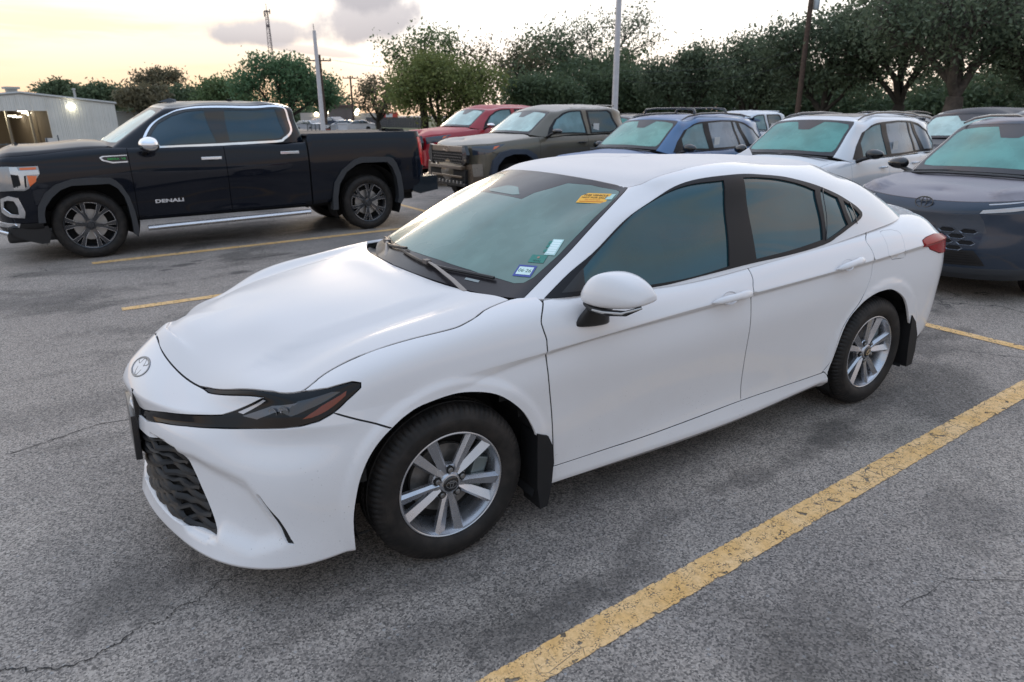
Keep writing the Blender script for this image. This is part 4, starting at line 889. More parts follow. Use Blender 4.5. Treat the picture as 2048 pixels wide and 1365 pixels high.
            m.add([(p[0], p[1]*s, p[2]) for p in v], f); m.build('handle', W, d_, 60)
            m = MB(); v = []
            cc = c0-ax*.012
            for rr, dep in ((1.0, .0006), (.8, -.010), (.45, -.016), (0.001, -.018)):
                for q in range(24):
                    a_ = 2*math.pi*q/24; p = cc+ax*math.cos(a_)*.052*rr+up*(math.sin(a_)*.031*rr+.004)+nr*(dep+.0005); v.append((p[0], p[1]*s, p[2]))
            m.add(v, [(i*24+q, i*24+(q+1) % 24, (i+1)*24+(q+1) % 24, (i+1)*24+q) for i in range(3) for q in range(24)]); m.build('handle_cup', W, d_, 60)
            if nm == 'front_door':
                m = MB(); p = c0+ax*hl*(-.80 if (ax[0] > 0) else .80)+nr*.021; 
                m.sphere((p[0], p[1]*s, p[2]), .006, 10, 6, (1, .5, 1.2)); m.build('key_lock', blk, d_)
    for key in ('doorf', 'doorb', 'doorbot', 'hoodside', 'bumpline'):
        P_, f_, N_ = ribbon(L, O[key], .016, -.004); mk('seam', P_, f_, DARK(), car, normals=N_); mk('seam', P_*[1, -1, 1], [q_[::-1] for q_ in f_], DARK(), car, normals=N_*[1, -1, 1])
    P_, f_, N_ = ribbon(L, [tuple(p_) for p_ in dr[1:]], .016, -.004); mk('seam', P_, f_, DARK(), car, normals=N_)
    P_, f_, N_ = ribbon(L, hf, .016, -.004); mk('seam', P_, f_, DARK(), car, normals=N_); mk('seam', P_*[1, -1, 1], [q_[::-1] for q_ in f_], DARK(), car, normals=N_*[1, -1, 1])
    # rocker
    rk = [(1.0, .0)]+[(.985, 1.0), (1.0, 1.93)]+[tuple(p) for p in dbot[1:]]+[(2.93, 1.88), (2.945, 1.6), (2.985, .27), (2.99, 0)]
    panels('rocker_panel', L, [rk], W, car, 'LR', gap=g*.8)
    # rear quarter, deck, bumper
    q = [(3.30, 9.6), (3.5, 10.4), (3.62, 11), (3.65, 12), (5.05, 12), (5.05, 2.6), (4.5, 2.6), (4.1, 2.3), (3.80, .9), (3.756, 1.2)]
    q += [tuple(p) for p in ar if p[1] > 1.3][::-1]
    q += [(2.945, 1.6), (2.93, 1.88)]+dr[::-1][1:]
    tl = O['tail']; tail = [tl[0], tl[1], tl[2], (4.1, 7.62), (4.4, 7.62), (4.75, 7.5), (4.75, 6.5), (4.35, 5.85), (4.05, 5.55), tl[5], tl[6], tl[7]]
    panels('quarter_panel', L, [q, tail, O['fuel']], W, car, 'C', gap=g*.8, ds=.018, dv=.16, step=.02)
    panels('fuel_door', L, [O['fuel']], W, car, 'L', gap=.001)
    panels('fuel_door', L, [O['fuel']], W, car, 'R', gap=.004)
    panels('taillight', L, [tail], simple('red_lens', (.30, .002, .005), .16, spec=.25), car, 'LR', off=.006, gap=.003, ds=.02, dv=.2, depth=.03)
    panels('rear_valance', L, [[(3.80, .9), (4.1, 2.3), (4.5, 2.6), (5.05, 2.6), (5.05, 0), (3.82, 0)]], simple('valance', (.045, .047, .05), .5), car, 'C', off=-.004)
    # greenhouse
    ws_side = crspline(O['wsglass'], 5); ws = [(0, .02), (.24, .03), (.37, .03), (.516, .01), (.722, 0)]+ws_side+[(.60, 2.88)]+[(.4519, 2.92), (.2256, 2.93), (0, 2.93)]
    inner = [(0, .36), (.24, .385), (.4136, .381), (.56, .33), (.66, .275), (.715, .30), (.745, .42), (.768, .9), (.772, 1.5), (.760, 2.1), (.735, 2.45), (.708, 2.60), (.66, 2.66), (.4623, 2.71), (.30, 2.70)]
    innerp = inner[:-1]+[(.327, 2.64), (.28, 2.41), (.235, 2.24), (.222, 2.04), (0, 2.04)]
    frit = simple('frit', (.018, .016, .019), .35, coat=.3, coatr=.12, var=.2, spec=.3)
    wsh = [(0.0, .36)]
    panels('windshield_border', G, [ws[:1]+ws[1:]+[(0, 2.04)]+innerp[::-1][1:]], frit, car, 'C', gap=.004, ds=.03, depth=.004)
    panels('windshield', G, [innerp], glass_dew('glass_dew_front', (.160, .250, .228)), car, 'C', gap=.0, ds=.03, depth=0)
    # sensor window
    panels('camera_window', G, [[(0, 2.09), (.12, 2.09), (.165, 2.13), (.06, 2.30), (0, 2.31)]], glass_dew('glass_dew_front', (.160, .250, .228)), car, 'C', off=.001, depth=0)
    dlo = O['dlo']; dl = smoothloop(G, [p if p[1] > .03 else (p[0], .03) for p in dlo])
    rw = [(4.45, .14), (4.15, .14), (3.85, .15), (3.66, .22), (3.57, .6), (3.53, 1.3), (3.53, 2.1), (3.57, 2.75), (3.66, 2.9), (3.9, 2.92), (4.45, 2.93)]
    hl = crspline([(.60, 2.88), O['roofline'][0], O['roofline'][1], O['roofline'][2], O['roofline'][3], (2.0, 5.35), (2.6, 5.3), (3.1, 5.1), (3.45, 4.6), (3.57, 2.95)], 5)
    wt = [(0, 2.93), (.2256, 2.93), (.4519, 2.92)]
    roof = wt+hl+[(3.66, 2.9), (3.9, 2.92), (4.45, 2.93), (4.45, 8), (0, 8)]
    panels('roof', G, [roof], WR, car, 'C', gap=.004, ds=.04)
    pil = ws_side[::-1]+[(.80, -.0), (.84, 0), (1.5, 0), (2.2, 0), (2.9, 0), (3.3, 0), (4.45, 0), (4.45, .14)]+rw[1:8]+hl[::-1][:-1]
    pil = [tuple(p) for p in pil]
    panels('side_panel', G, [pil, dl], W, car, 'C', gap=.004, ds=.03)
    panels('rear_window', G, [[(4.45, .14)]+rw[1:]], glass_side('glass_rear', (.012, .02, .024), .08), car, 'C', gap=.004)
    panes = [smoothloop(G, O['pane%d' % i]) for i in (1, 2, 3, 4)]
    panels('window_trim', G, [dl]+panes, tr, car, 'LR', gap=-.002, off=.003, depth=.012, ds=.02, dv=.2)
    for i, p in enumerate(panes): panels('side_window', G, [p], glass_side('glass_side'), car, 'LR', off=-.006, gap=-.006, depth=0)
    # mirror sail panel + chrome division bars
    panels('mirror_sail', G, [[(.935, .12), (.95, .55), (.957, .62), (1.02, .30), (1.06, .12)]], blk, car, 'LR', off=.004, depth=.006)
    for a_, b_ in ((((2.955, 2.30), (2.88, 1.2), (2.72, .20))), (((3.055, 1.50), (3.03, 1.0), (2.995, .42)))) and [[(2.93, 2.25), (2.83, 1.2), (2.713, .22)], [(3.066, 1.36), (3.03, .9), (3.0, .45)]] and [((2.93, 2.25), (2.713, .22)), ((3.066, 1.36), (3.0, .45))]:
        pts = [tuple(G.pos([a_[0]+(b_[0]-a_[0])*t, a_[1]+(b_[1]-a_[1])*t])[0]+G.nor([a_[0], a_[1]])[0]*.005) for t in np.linspace(0, 1, 8)]
        m = MB(); m.tube(pts, .0026, 6); m.build('division_bar', gb, car, 60); m.mirrored().build('division_bar', gb, car, 60)
    # hem of the side windows
    # dark inner body so gaps and windows do not show through
    def skipL(c):
        if c[0] > .78 and c[2] > .70: return True
        return (math.hypot(c[0], c[2]-.335) < .40 or math.hypot(c[0]+2.825, c[2]-.335) < .40) and c[1] > .3
    v, f, _ = inner_shell(L, .05, skipL, (8, 3)); v, f = both_plain(v, f); mk('inner_body', v, f, DARK(), car)
    v, f, _ = inner_shell(G, .03, lambda c: False, (8, 4)); v, f = both_plain(v, f); mk('cabin_lining', v, f, DARK(), car)
    m = MB(); m.box(-3.6, .45, -.55, .55, .17, .30); m.box(-2.4, -.45, -.80, .80, .16, .30); m.build('underbody', DARK(), car)
    for cx in (0, -2.825):
        for s in (1, -1):
            m = MB(); m.lathe([(.405, .90), (.40, .55), (.1, .55)], 28, a0=R(-25), a1=R(205)); m.v = [(x+cx, y*s, z+.335) for x, y, z in m.v]; m.build('wheel_arch_liner', simple('liner', (.011, .011, .012), .8), car, 60)
    # mud flaps
    for nm, pts, yy in (('f', [(-.375, .47), (-.43, .445), (-.450, .40), (-.457, .30), (-.448, .20), (-.428, .115), (-.39, .11), (-.375, .22), (-.375, .36)], (.80, .926)), ('r', [(-3.16, .52), (-3.215, .47), (-3.262, .38), (-3.272, .27), (-3.262, .18), (-3.20, .175), (-3.18, .30)], (.78, .935))):
        for s in (1, -1):
            m = MB(); m.prism(pts, yy[0]*s, yy[1]*s); m.build('mud_flap', simple('mud_flap', (.014, .014, .015), .55, spec=.3), car)
    # cowl, wipers
    m = MB(); sec = []
    for t in np.linspace(-1, 1, 41):
        y = t*.735; u = abs(t); x0 = -.165-.20*u**2.2-.02*u; z0 = 1.018-.028*u**2; sec.append((x0, y, z0))
    v = []
    for x0, y, z0 in sec: v += [(x0+.055, y, z0-.004), (x0+.04, y, z0-.014), (x0+.0, y, z0-.022), (x0-.035, y, z0-.008)]
    f = [(i*4+j, (i+1)*4+j, (i+1)*4+j+1, i*4+j+1) for i in range(40) for j in range(3)]; m.add(v, f); m.build('cowl', simple('cowl_black', (.02, .019, .02), .5), car, 60)
    def on_ws(y, k):  # point on the glass: k = row
        u = .0
        uv = G.inv([[abs(y), k]], 'yz', srange=(0, .9), vrange=(0, 3))[0]; p = G.pos(uv)[0]; n = G.nor(uv)[0]; return np.array([p[0], y, p[2]]), np.array([n[0], n[1]*(1 if y >= 0 else -1), n[2]])
    for y0, y1, z0, z1, ap, ay in ((-.66, -.05, 1.035, 1.085, (-.185, -.12, 1.018), -.38), (-.06, .58, 1.075, 1.045, (-.25, .57, 1.012), .22)):
        pts = []; 
        for t in np.linspace(0, 1, 10):
            p, n_ = on_ws(y0+(y1-y0)*t, z0+(z1-z0)*t); pts.append(tuple(p+n_*.012))
        w_ = MB(); w_.tube(pts, .0075, 6); wp = w_.build('wiper', simple('wiper_black', (.014, .013, .014), .45), car, 50)
        mid = pts[4]; ap = Vector(ap); a_ = MB(); mm = Vector(mid)
        a_.tube([ap+Vector((0, 0, .0)), ap.lerp(mm, .3)+Vector((.0, 0, .012)), ap.lerp(mm, .75)+Vector((0, 0, .016)), mm+Vector((0, 0, .012))], [.013, .012, .009, .006], 6, flat=.6); a_.build('wiper_arm', simple('wiper_arm_grey', (.30, .26, .23), .5), wp, 50)
        b_ = MB(); b_.box(mid[0]-.014, mid[0]+.014, mid[1]-.022, mid[1]+.022, mid[2]-.002, mid[2]+.018, b=.004); b_.build('wiper_joint', simple('wiper_joint', (.10, .085, .08), .5), wp)
    # door mirrors
    pts8 = [(-.83, 1.045, .955), (-.82, 1.04, 1.15), (-.83, 1.125, .965), (-.81, 1.10, 1.075)]
    for s in (1, -1):
        # cage: inner end (y .905) to outer end (y 1.125); x front .. back
        prof = [(.890, -.612, -.655, .998, 1.045), (.902, -.590, -.70, .984, 1.078), (.935, -.572, -.755, .968, 1.122), (.985, -.582, -.785, .960, 1.150), (1.045, -.612, -.80, .962, 1.138), (1.095, -.655, -.81, .970, 1.098), (1.118, -.695, -.81, .982, 1.055), (1.124, -.725, -.80, .995, 1.035)]
        cage = []
        for y, xf, xb, zb, zt in prof:
            zb += .016 if y > .93 else .004; zt = 1.03+(zt-1.03)*.82 if zt > 1.03 else zt
            zm = (zb+zt)/2; cage += [(xf-.020, y, zb), (xf, y, zb+(zt-zb)*.22), (xf-.004, y, zb+(zt-zb)*.55), (xf-.030, y, zt-(zt-zb)*.10), (xf-.060, y, zt), (xb+.01, y, zt-.003), (xb, y, zm), (xb, y, zb+.01)]
        f = []; n_ = 8
        for i in range(len(prof)-1):
            for j in range(n_): f.append((i*n_+j, i*n_+(j+1) % n_, (i+1)*n_+(j+1) % n_, (i+1)*n_+j))
        q0 = (len(prof)-1)*n_
        for o_, rev in ((0, 0), (q0, 1)):
            for q_ in ((0, 1, 6, 7), (1, 2, 5, 6), (2, 3, 4, 5)): f.append(tuple(o_+k for k in (q_[::-1] if rev else q_)))
        v, f = catmull(cage, f, 2); m = MB(); m.add([(a, b*s, c) for a, b, c in v], f); mo = m.build('door_mirror', W, car, 180)
        if s < 0: mo.location = (-.03, .17, -.03)
        # foot
        ft = []
        for (x0, x1, y0, y1, z) in ((-.575, -.745, .865, .915, .885), (-.578, -.742, .868, .925, .90), (-.60, -.72, .885, .94, .94), (-.615, -.725, .90, .965, .972), (-.615, -.735, .91, .985, .985)):
            ft += [(x0+.014, y0, z), (x0+.014, y1+.012, z), (x1-.014, y1+.012, z-.014), (x1-.014, y0, z-.014)]
        ff = [(i*4+j, i*4+(j+1) % 4, (i+1)*4+(j+1) % 4, (i+1)*4+j) for i in range(4) for j in range(4)]+[(3, 2, 1, 0), (16, 17, 18, 19)]
        v, ff = catmull(ft, ff, 2); m = MB(); m.add([(a, b*s, c) for a, b, c in v], ff); m.build('mirror_foot', blk, mo, 60)
        m = MB(); m.tube([(-.616, .91*s, .985), (-.607, .96*s, .975), (-.632, 1.03*s, .970), (-.672, 1.09*s, .975), (-.728, 1.118*s, .996)], [.012, .015, .015, .013, .007], 8, flat=.9); m.build('mirror_base', blk, mo, 60)
        m = MB(); m.tube([(-.598, .975*s, .975), (-.616, 1.02*s, .972), (-.654, 1.085*s, .976), (-.722, 1.127*s, .998)], [.0045, .006, .006, .004], 6); m.build('indicator_strip', simple('clear_strip', (.5, .5, .5), .1, .3, coat=1.0), mo, 60)
    # antenna fin
    m = MB(); v = [(-2.50, 0, 1.452), (-2.66, .028, 1.435), (-2.66, -.028, 1.435), (-2.64, .004, 1.492), (-2.64, -.004, 1.492), (-2.57, 0, 1.468)]
    m.add(v, [(0, 1, 3, 5), (0, 5, 4, 2), (1, 2, 4, 3), (5, 3, 4), (0, 2, 1)]); m.build('antenna_fin', W, car)
    # stickers on the windscreen
    def decal(name, u, v, w, h, mat, rot=0, off=.0022, side=1):
        p = G.pos([u, v])[0]; n = G.nor([u, v])[0]; a = G.pos([u+.01, v])[0]-G.pos([u-.01, v])[0]; a /= np.linalg.norm(a); M = frame(p+n*off, a, np.cross(n, a)) @ Matrix.Rotation(R(rot), 4, 'Z')
        m = MB(); m.add([(-w/2, -h/2, 0), (w/2, -h/2, 0), (w/2, h/2, 0), (-w/2, h/2, 0)], [(0, 1, 2, 3)], M); return m.build(name, mat, car), M
    def txt(parent, s, M, x, y, size, mat, bold=0.0):
        v, f = text_verts(s, size, 0, bold); m = MB(); m.add(v, f, M @ Matrix.Translation((x, y, .0009))); m.build('print', mat, parent)
    yel = simple('notice_yellow', (.85, .44, .03), .5); ink = simple('ink', (.10, .035, .01), .6)
    o, M = decal('notice_sticker', NOTE[0], NOTE[1], .145, .088, yel, NOTE[2]); txt(o, 'THIS VEHICLE', M, 0, .024, .0205, ink, .0004); txt(o, 'NOT FOR SALE', M, 0, .003, .0185, ink, .0003); txt(o, 'SEE MANAGER', M, 0, -.016, .012, simple('ink2', (.55, .12, .02), .6)); 
    m = MB(); m.add([(-.06, -.034, 0), (.06, -.034, 0), (.06, -.029, 0), (-.06, -.029, 0)], [(0, 1, 2, 3)], M @ Matrix.Translation((0, 0, .0008))); m.build('print', simple('ink2', (.55, .12, .02), .6), o)
    decal('clear_label', NOTE[3], NOTE[4], .034, .052, simple('pale_label', (.38, .62, .58), .4), NOTE[2])
    o, M = decal('registration_sticker', REG[0], REG[1], .088, .072, simple('sticker_blue', (.03, .06, .30), .4), REG[2])
    m = MB(); m.add([(-.035, -.024, .0006), (.035, -.024, .0006), (.035, .024, .0006), (-.035, .024, .0006)], [(0, 1, 2, 3)], M); m.build('sticker_field', simple('sticker_pale', (.62, .80, .78), .4), o)
    txt(o, '06·26', M, 0, 0, .028, simple('ink_green', (.03, .12, .08), .6), .0003)
    o, M = decal('inspection_sticker', REG[3], REG[4], .075, .05, simple('sticker_green', (.01, .20, .16), .4), REG[2])
    txt(o, 'TEXAS', M, 0, -.014, .013, simple('ink_dark', (.01, .04, .03), .6))
    m = MB(); m.sphere((0, .008, 0), .007, 10, 4, (1, 1, .05)); m.v = [tuple(M @ Vector((a, b, c+.001))) for a, b, c in m.v]; m.build('sticker_seal', simple('seal', (.35, .22, .16), .5), o)
    o, M = decal('toll_tag', REG[5], REG[6], .052, .105, simple('tag_pale', (.45, .68, .66), .4), REG[7])
    for k in range(6):
        m = MB(); m.add([(-.020, -.044+k*.0155, .0006), (.020, -.044+k*.0155, .0006), (.020, -.0315+k*.0155, .0006), (-.020, -.0315+k*.0155, .0006)], [(0, 1, 2, 3)], M); m.build('tag_field', simple('tag_white', (.72, .88, .88), .4), o)
    m = MB()
    for k, (yy) in enumerate((-.035, -.005, .02)): m.add([(-.040, yy, .0004), (-.024, yy, .0004), (-.024, yy+.018, .0004), (-.038, yy+.018, .0004)], [(0, 1, 2, 3)], M)
    m.build('tag_side_print', simple('sticker_green', (.01, .20, .16), .4), o)
    decal('vin_label', .47, .21, .075, .013, simple('label_grey', (.32, .36, .36), .5), 0)
    # wheels
    w = hero_wheel(car)
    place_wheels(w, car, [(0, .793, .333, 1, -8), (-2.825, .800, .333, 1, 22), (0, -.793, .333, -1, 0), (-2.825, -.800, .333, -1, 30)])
    return car
NOTE = (.58, 2.35, 0, .688, 2.40); REG = (.655, .52, 0, .66, .78, .69, 1.05, 0)
hero()

line('parking_line', (1.6, 1.617), (-4.08, 1.33), .130, YP); line('parking_line', (-4.08, 1.33), (-6.2, 1.245), .115, YP)
line('parking_line', (-4.80, -4.5), (-4.80, 1.23), .11, YP)
line('parking_line', (.90, -4.098), (-4.76, -4.26), .125, YP, .0045)
line('parking_line', (1.07, -6.675), (-4.3, -7.02), .15, YP)
line('parking_line', (-4.30, -16), (-4.33, -7.2), .12, YF)
line('parking_line', (-4.80, 1.3), (-4.9, 6), .11, YP)

# ================================================================ generic vehicle surfaces
NOSE = [(0, 0), (.30, .03), (.60, .12), (.84, .34), (.955, .64), (1.0, 1.0)]
class Loft:
    def __init__(s, rows, xs, fcr, rcr, creases=(), bump=None, n=300, sub=8, split=()):
        """rows: (front x,z,halfwidth), side keys [(x,y,z)], (rear x,z,halfwidth)"""
        x0, x1 = xs[0], xs[-1]; S = []; cols = []
        d = 0; arc = [0]
        for (a, b), (c, e) in zip(NOSE, NOSE[1:]): d += math.hypot((c-a)*.9, (e-b)*fcr); arc.append(d)
        s.sn = d; cols = [a-d for a in arc][:-1]+[x0-x for x in xs]; d2 = x0-x1; d = 0
        for (a, b), (c, e) in zip(NOSE[::-1], NOSE[::-1][1:]): d += math.hypot((c-a)*.9, (e-b)*rcr); cols.append(d2+d)
        T = []
        for (fx, fz, fw), keys, (rx, rz, rw) in rows:
            k = np.array(keys, float); k = k[np.argsort(k[:, 0])]; iy = lambda x: float(np.interp(x, k[:, 0], k[:, 1])); iz = lambda x: float(np.interp(x, k[:, 0], k[:, 2])); r = []
            y0, z0 = iy(x0), iz(x0); y1, z1 = iy(x1), iz(x1)
            for fr, dx in NOSE[:-1]:
                w = fr**3; r.append((fx+(x0-fx)*dx if True else 0, (fw*(1-w)+y0*w)*fr, fz+(z0-fz)*fr**2.5))
            for x in xs: r.append((x, iy(x), iz(x)))
            for fr, dx in NOSE[::-1][1:]:
                w = fr**3; r.append((rx+(x1-rx)*dx, (rw*(1-w)+y1*w)*fr, rz+(z1-rz)*fr**2.5))
            T.append(r)
        s.x0, s.x1, s.cols = x0, x1, cols
        s.S = Surf(rowgrid(cols, T), cols[0], cols[-1], n=n, sub=sub, creases=creases, bump=bump, scr=tuple(x0-x for x in split))
    def s_(s, x): return s.x0-x
    def side(s, pts, vr=None): 
        return [tuple(q) for q in s.S.inv(pts, 'xz', srange=(-.02, s.x0-s.x1+.02), vrange=vr or (0, s.S.R-1))]
    def front(s, pts): return [tuple(q) for q in s.S.inv(pts, 'yz', srange=(s.cols[0], .15))]
def Cabin(cowl, head, base, top, rbase, rtop, roofz, n=240, sub=8, bow=.12, crown=.035, bulge=.012):
    """cowl/head/rbase/rtop: (x,z,halfwidth); base/top: side keys [(x,y,z)]"""
    fr = [0, .4, .75, .94]; T = [[] for _ in range(9)]; cols = []; m = len(base)
    def col(b, t, c8, fx=1.0):
        b = Vector(b); t = Vector(t)
        T[0].append(tuple(b)); 
        for r, f in ((1, .34), (2, .68)):
            p = b.lerp(t, f); T[r].append((p.x, p.y+bulge*(1 if p.y > .2 else 0), p.z+bulge*.6))
        T[3].append(tuple(t)); c8 = Vector(c8)
        for r, f, dz in ((4, .05, .012), (5, .14, .028), (6, .42, .6), (7, .72, .9)):
            p = t.lerp(c8, f); z = t.z+(c8.z-t.z)*(1-(1-f)**2.2) if r > 5 else t.z+dz+(c8.z-t.z)*f*.5
            T[r].append((p.x, p.y, z))
        T[8].append(tuple(c8))
    s = 0
    for i, f in enumerate(fr):
        col((cowl[0]-bow*f*f, cowl[2]*f, cowl[1]-.025*f*f), (head[0]-bow*.5*f*f, head[2]*f, head[1]-.025*f*f), (head[0]-.38-.05*i, 0, roofz-.004)); cols.append(cowl[2]*f)
    b0 = (cowl[0]-bow*1.0, cowl[2], cowl[1]-.027); t0 = (head[0]-bow*.5, head[2], head[1]-.027); col(b0, t0, (head[0]-.62, 0, roofz-.001)); cols.append(cowl[2]+.02)
    sx = cols[-1]; pb = Vector(b0)
    for i in range(m):
        sx += max(.07, (Vector(base[i])-pb).length*.5+(Vector(top[i])-Vector(t0 if i == 0 else top[i-1])).length*.5); pb = Vector(base[i]); cols.append(sx)
        x8 = head[0]-.70-(i+.5)/m*((head[0]-.70)-(rtop[0]+.62)); col(base[i], top[i], (x8, 0, roofz))
    for i, f in enumerate([1.0]+fr[::-1]):
        sx += .10 if i < 2 else rbase[2]*(.25 if i < 3 else .4)
        cols.append(sx); col((rbase[0]+.05*f**4, rbase[2]*f, rbase[1]-.01*f*f), (rtop[0]+.06*f**3, rtop[2]*f, rtop[1]-.02*f*f), (rtop[0]+.32+.05*(4-i), 0, roofz-.006))
    S = Surf(rowgrid(cols, T), 0, cols[-1], n=n, sub=sub); S.cols = cols; S.m = m; return S
def gwin(G, pts, vr=(0, 4)): 
    return [tuple(q) for q in G.inv(pts, 'xz', srange=(G.cols[4], G.cols[4+G.m]+.05), vrange=vr)]
def archpts(cx, cz, Rr, z0, n=22):
    """arch from the front foot over the top to the rear foot, in (x,z)"""
    a = math.asin(max(-1, min(1, (z0-cz)/Rr))); return [(cx+Rr*math.cos(t), cz+Rr*math.sin(t)) for t in np.linspace(a, math.pi-a, n)]
def body_panels(car, Lf, cfg, W):
    """cut a loft into bumper, hood, fenders, doors, quarters"""
    S = Lf.S; vb, vh, top = cfg['vb'], cfg['vh'], S.R-1; g = cfg.get('gap', .008); s_ = Lf.s_; e = S.s[0]; E = S.s[-1]
    fa = Lf.side(cfg['farch']); ra = Lf.side(cfg['rarch']); vs = cfg.get('vsill', 1.0); xd = cfg['doors']; hx = cfg['hoodx']; vf = cfg.get('vf', vh)
    def vl(x, v0, v1, n=6): return [(s_(x), v0+(v1-v0)*i/n) for i in range(n+1)]
    def cl(a): return [(p[0], max(p[1], 0)) for p in a]
    fa, ra = cl(fa), cl(ra); fm = len(fa)//2; k = cfg.get('fsplit', max(2, len(fa)//4))
    # front bumper/fascia: below the hood, in front of the arch
    out = [(e, 0)]+[(fa[0][0], 0)]+fa[:k+1]+[(cfg['lampx'] if False else s_(cfg['fasx']), cfg['vfas']), (s_(cfg['fasx']), vf), (e, vf)]
    panels('front_bumper', S, [out]+cfg.get('fholes', []), W, car, 'C', gap=g, ds=.05, dv=.34)
    hood = [(e, vf), (s_(cfg['fasx']), vf), (s_(hx), vh), (s_(hx), vh+.5), (s_(hx)-.03, top), (e, top)]
    panels('hood', S, [hood], cfg.get('hoodmat', W), car, 'C', gap=g, ds=.05, dv=.34)
    fen = [(s_(cfg['fasx']), vf), (s_(cfg['fasx']), cfg['vfas'])]+fa[k:]+[(fa[-1][0], 0), (s_(xd[0]), 0)]+vl(xd[0], 0, vb)[1:]+[(s_(hx), vh)]
    panels('fender', S, [fen], W, car, 'LR', gap=g, ds=.05, dv=.34)
    nm = ['front_door', 'rear_door']
    for i in range(len(xd)-1):
        a, b = xd[i], xd[i+1]; last = i == len(xd)-2
        if last and cfg.get('rdcut', True):
            cut = [p for p in ra if p[0] < s_(b)+.30 and p[0] < s_((cfg['rax']))]
            ol = [(s_(a), vs), (ra[0][0]-.05, vs)]+[(p[0]-.035, p[1]+.0) for p in ra[:cfg.get('rk', 5)]]+[(s_(b), cfg.get('vrd', vb*.62)), (s_(b), vb), (s_(a), vb)]
        else: ol = [(s_(a), vs), (s_(b), vs)]+vl(b, vs, vb)[1:]+[(s_(a), vb)]
        dd = panels(nm[i], S, [ol], W, car, 'LR', gap=g, ds=.05, dv=.34)
        hxx, hz = cfg['handles'][i]; uv = Lf.side([(hxx, hz)])[0]; p = S.pos(uv)[0]; n_ = S.nor(uv)[0]
        for sd, d_ in zip((1, -1), dd):
            m = MB(); hl = cfg.get('hl', .10); m.tube([(p[0]+hl, (p[1]+.004)*sd, p[2]-.002), (p[0]+hl*.7, (p[1]+.030)*sd, p[2]-.001), (p[0]-hl*.7, (p[1]+.032)*sd, p[2]+.002), (p[0]-hl, (p[1]+.004)*sd, p[2]+.002)], [.010, .014, .014, .010], 8, flat=1.1); m.build('handle', cfg.get('hmat', W), d_, 60)
    if len(xd) > 1:
        q = [(s_(xd[-1]), vb), (s_(xd[-1]), cfg.get('vrd', vb*.62))]+([(p[0]-.035, p[1]) for p in ra[:cfg.get('rk', 5)]][::-1] if cfg.get('rdcut', True) else [(s_(xd[-1]), 0)])
        if cfg.get('rdcut', True): q += [(ra[0][0]-.05, vs), (ra[0][0]-.05, 0)]
        q += ([(ra[0][0], 0)]+ra+[(ra[-1][0], 0), (E, 0), (E, top), (s_(xd[-1]), top)])
        panels('quarter_panel', S, [q]+cfg.get('qholes', []), W, car, 'C', gap=g, ds=.06, dv=.34)
        rk = [(s_(xd[0]), 0), (ra[0][0]-.05, 0), (ra[0][0]-.05, vs), (s_(xd[0]), vs)]
        if cfg.get('rdcut', True) is False: rk = [(s_(xd[0]), 0), (s_(xd[-1]), 0), (s_(xd[-1]), vs), (s_(xd[0]), vs)]
        panels('rocker_panel', S, [rk], cfg.get('rockmat', W), car, 'LR', gap=g)
    return fa, ra
def inners(car, Lf, G, arches, und):
    def skip(c): return any(abs(c[0]-ax) < r and c[2] < zz and c[1] > .3 for ax, r, zz in arches)
    v, f, _ = inner_shell(Lf.S, .045, skip, (6, 2)); v, f = both_plain(v, f); mk('inner_body', v, f, DARK(), car)
    if G is not None:
        v, f, _ = inner_shell(G, .03, lambda c: False, (6, 2)); v, f = both_plain(v, f); mk('cabin_lining', v, f, DARK(), car)
    m = MB(); m.box(*und); m.build('underbody', DARK(), car)
def liner(car, cx, cz, Rr, yo, yi):
    for s in (1, -1):
        m = MB(); m.lathe([(Rr, yo), (Rr-.005, yi), (.1, yi)], 24, a0=R(-25), a1=R(205)); m.v = [(x+cx, y*s, z+cz) for x, y, z in m.v]; m.build('wheel_arch_liner', simple('liner', (.011, .011, .012), .8), car, 60)
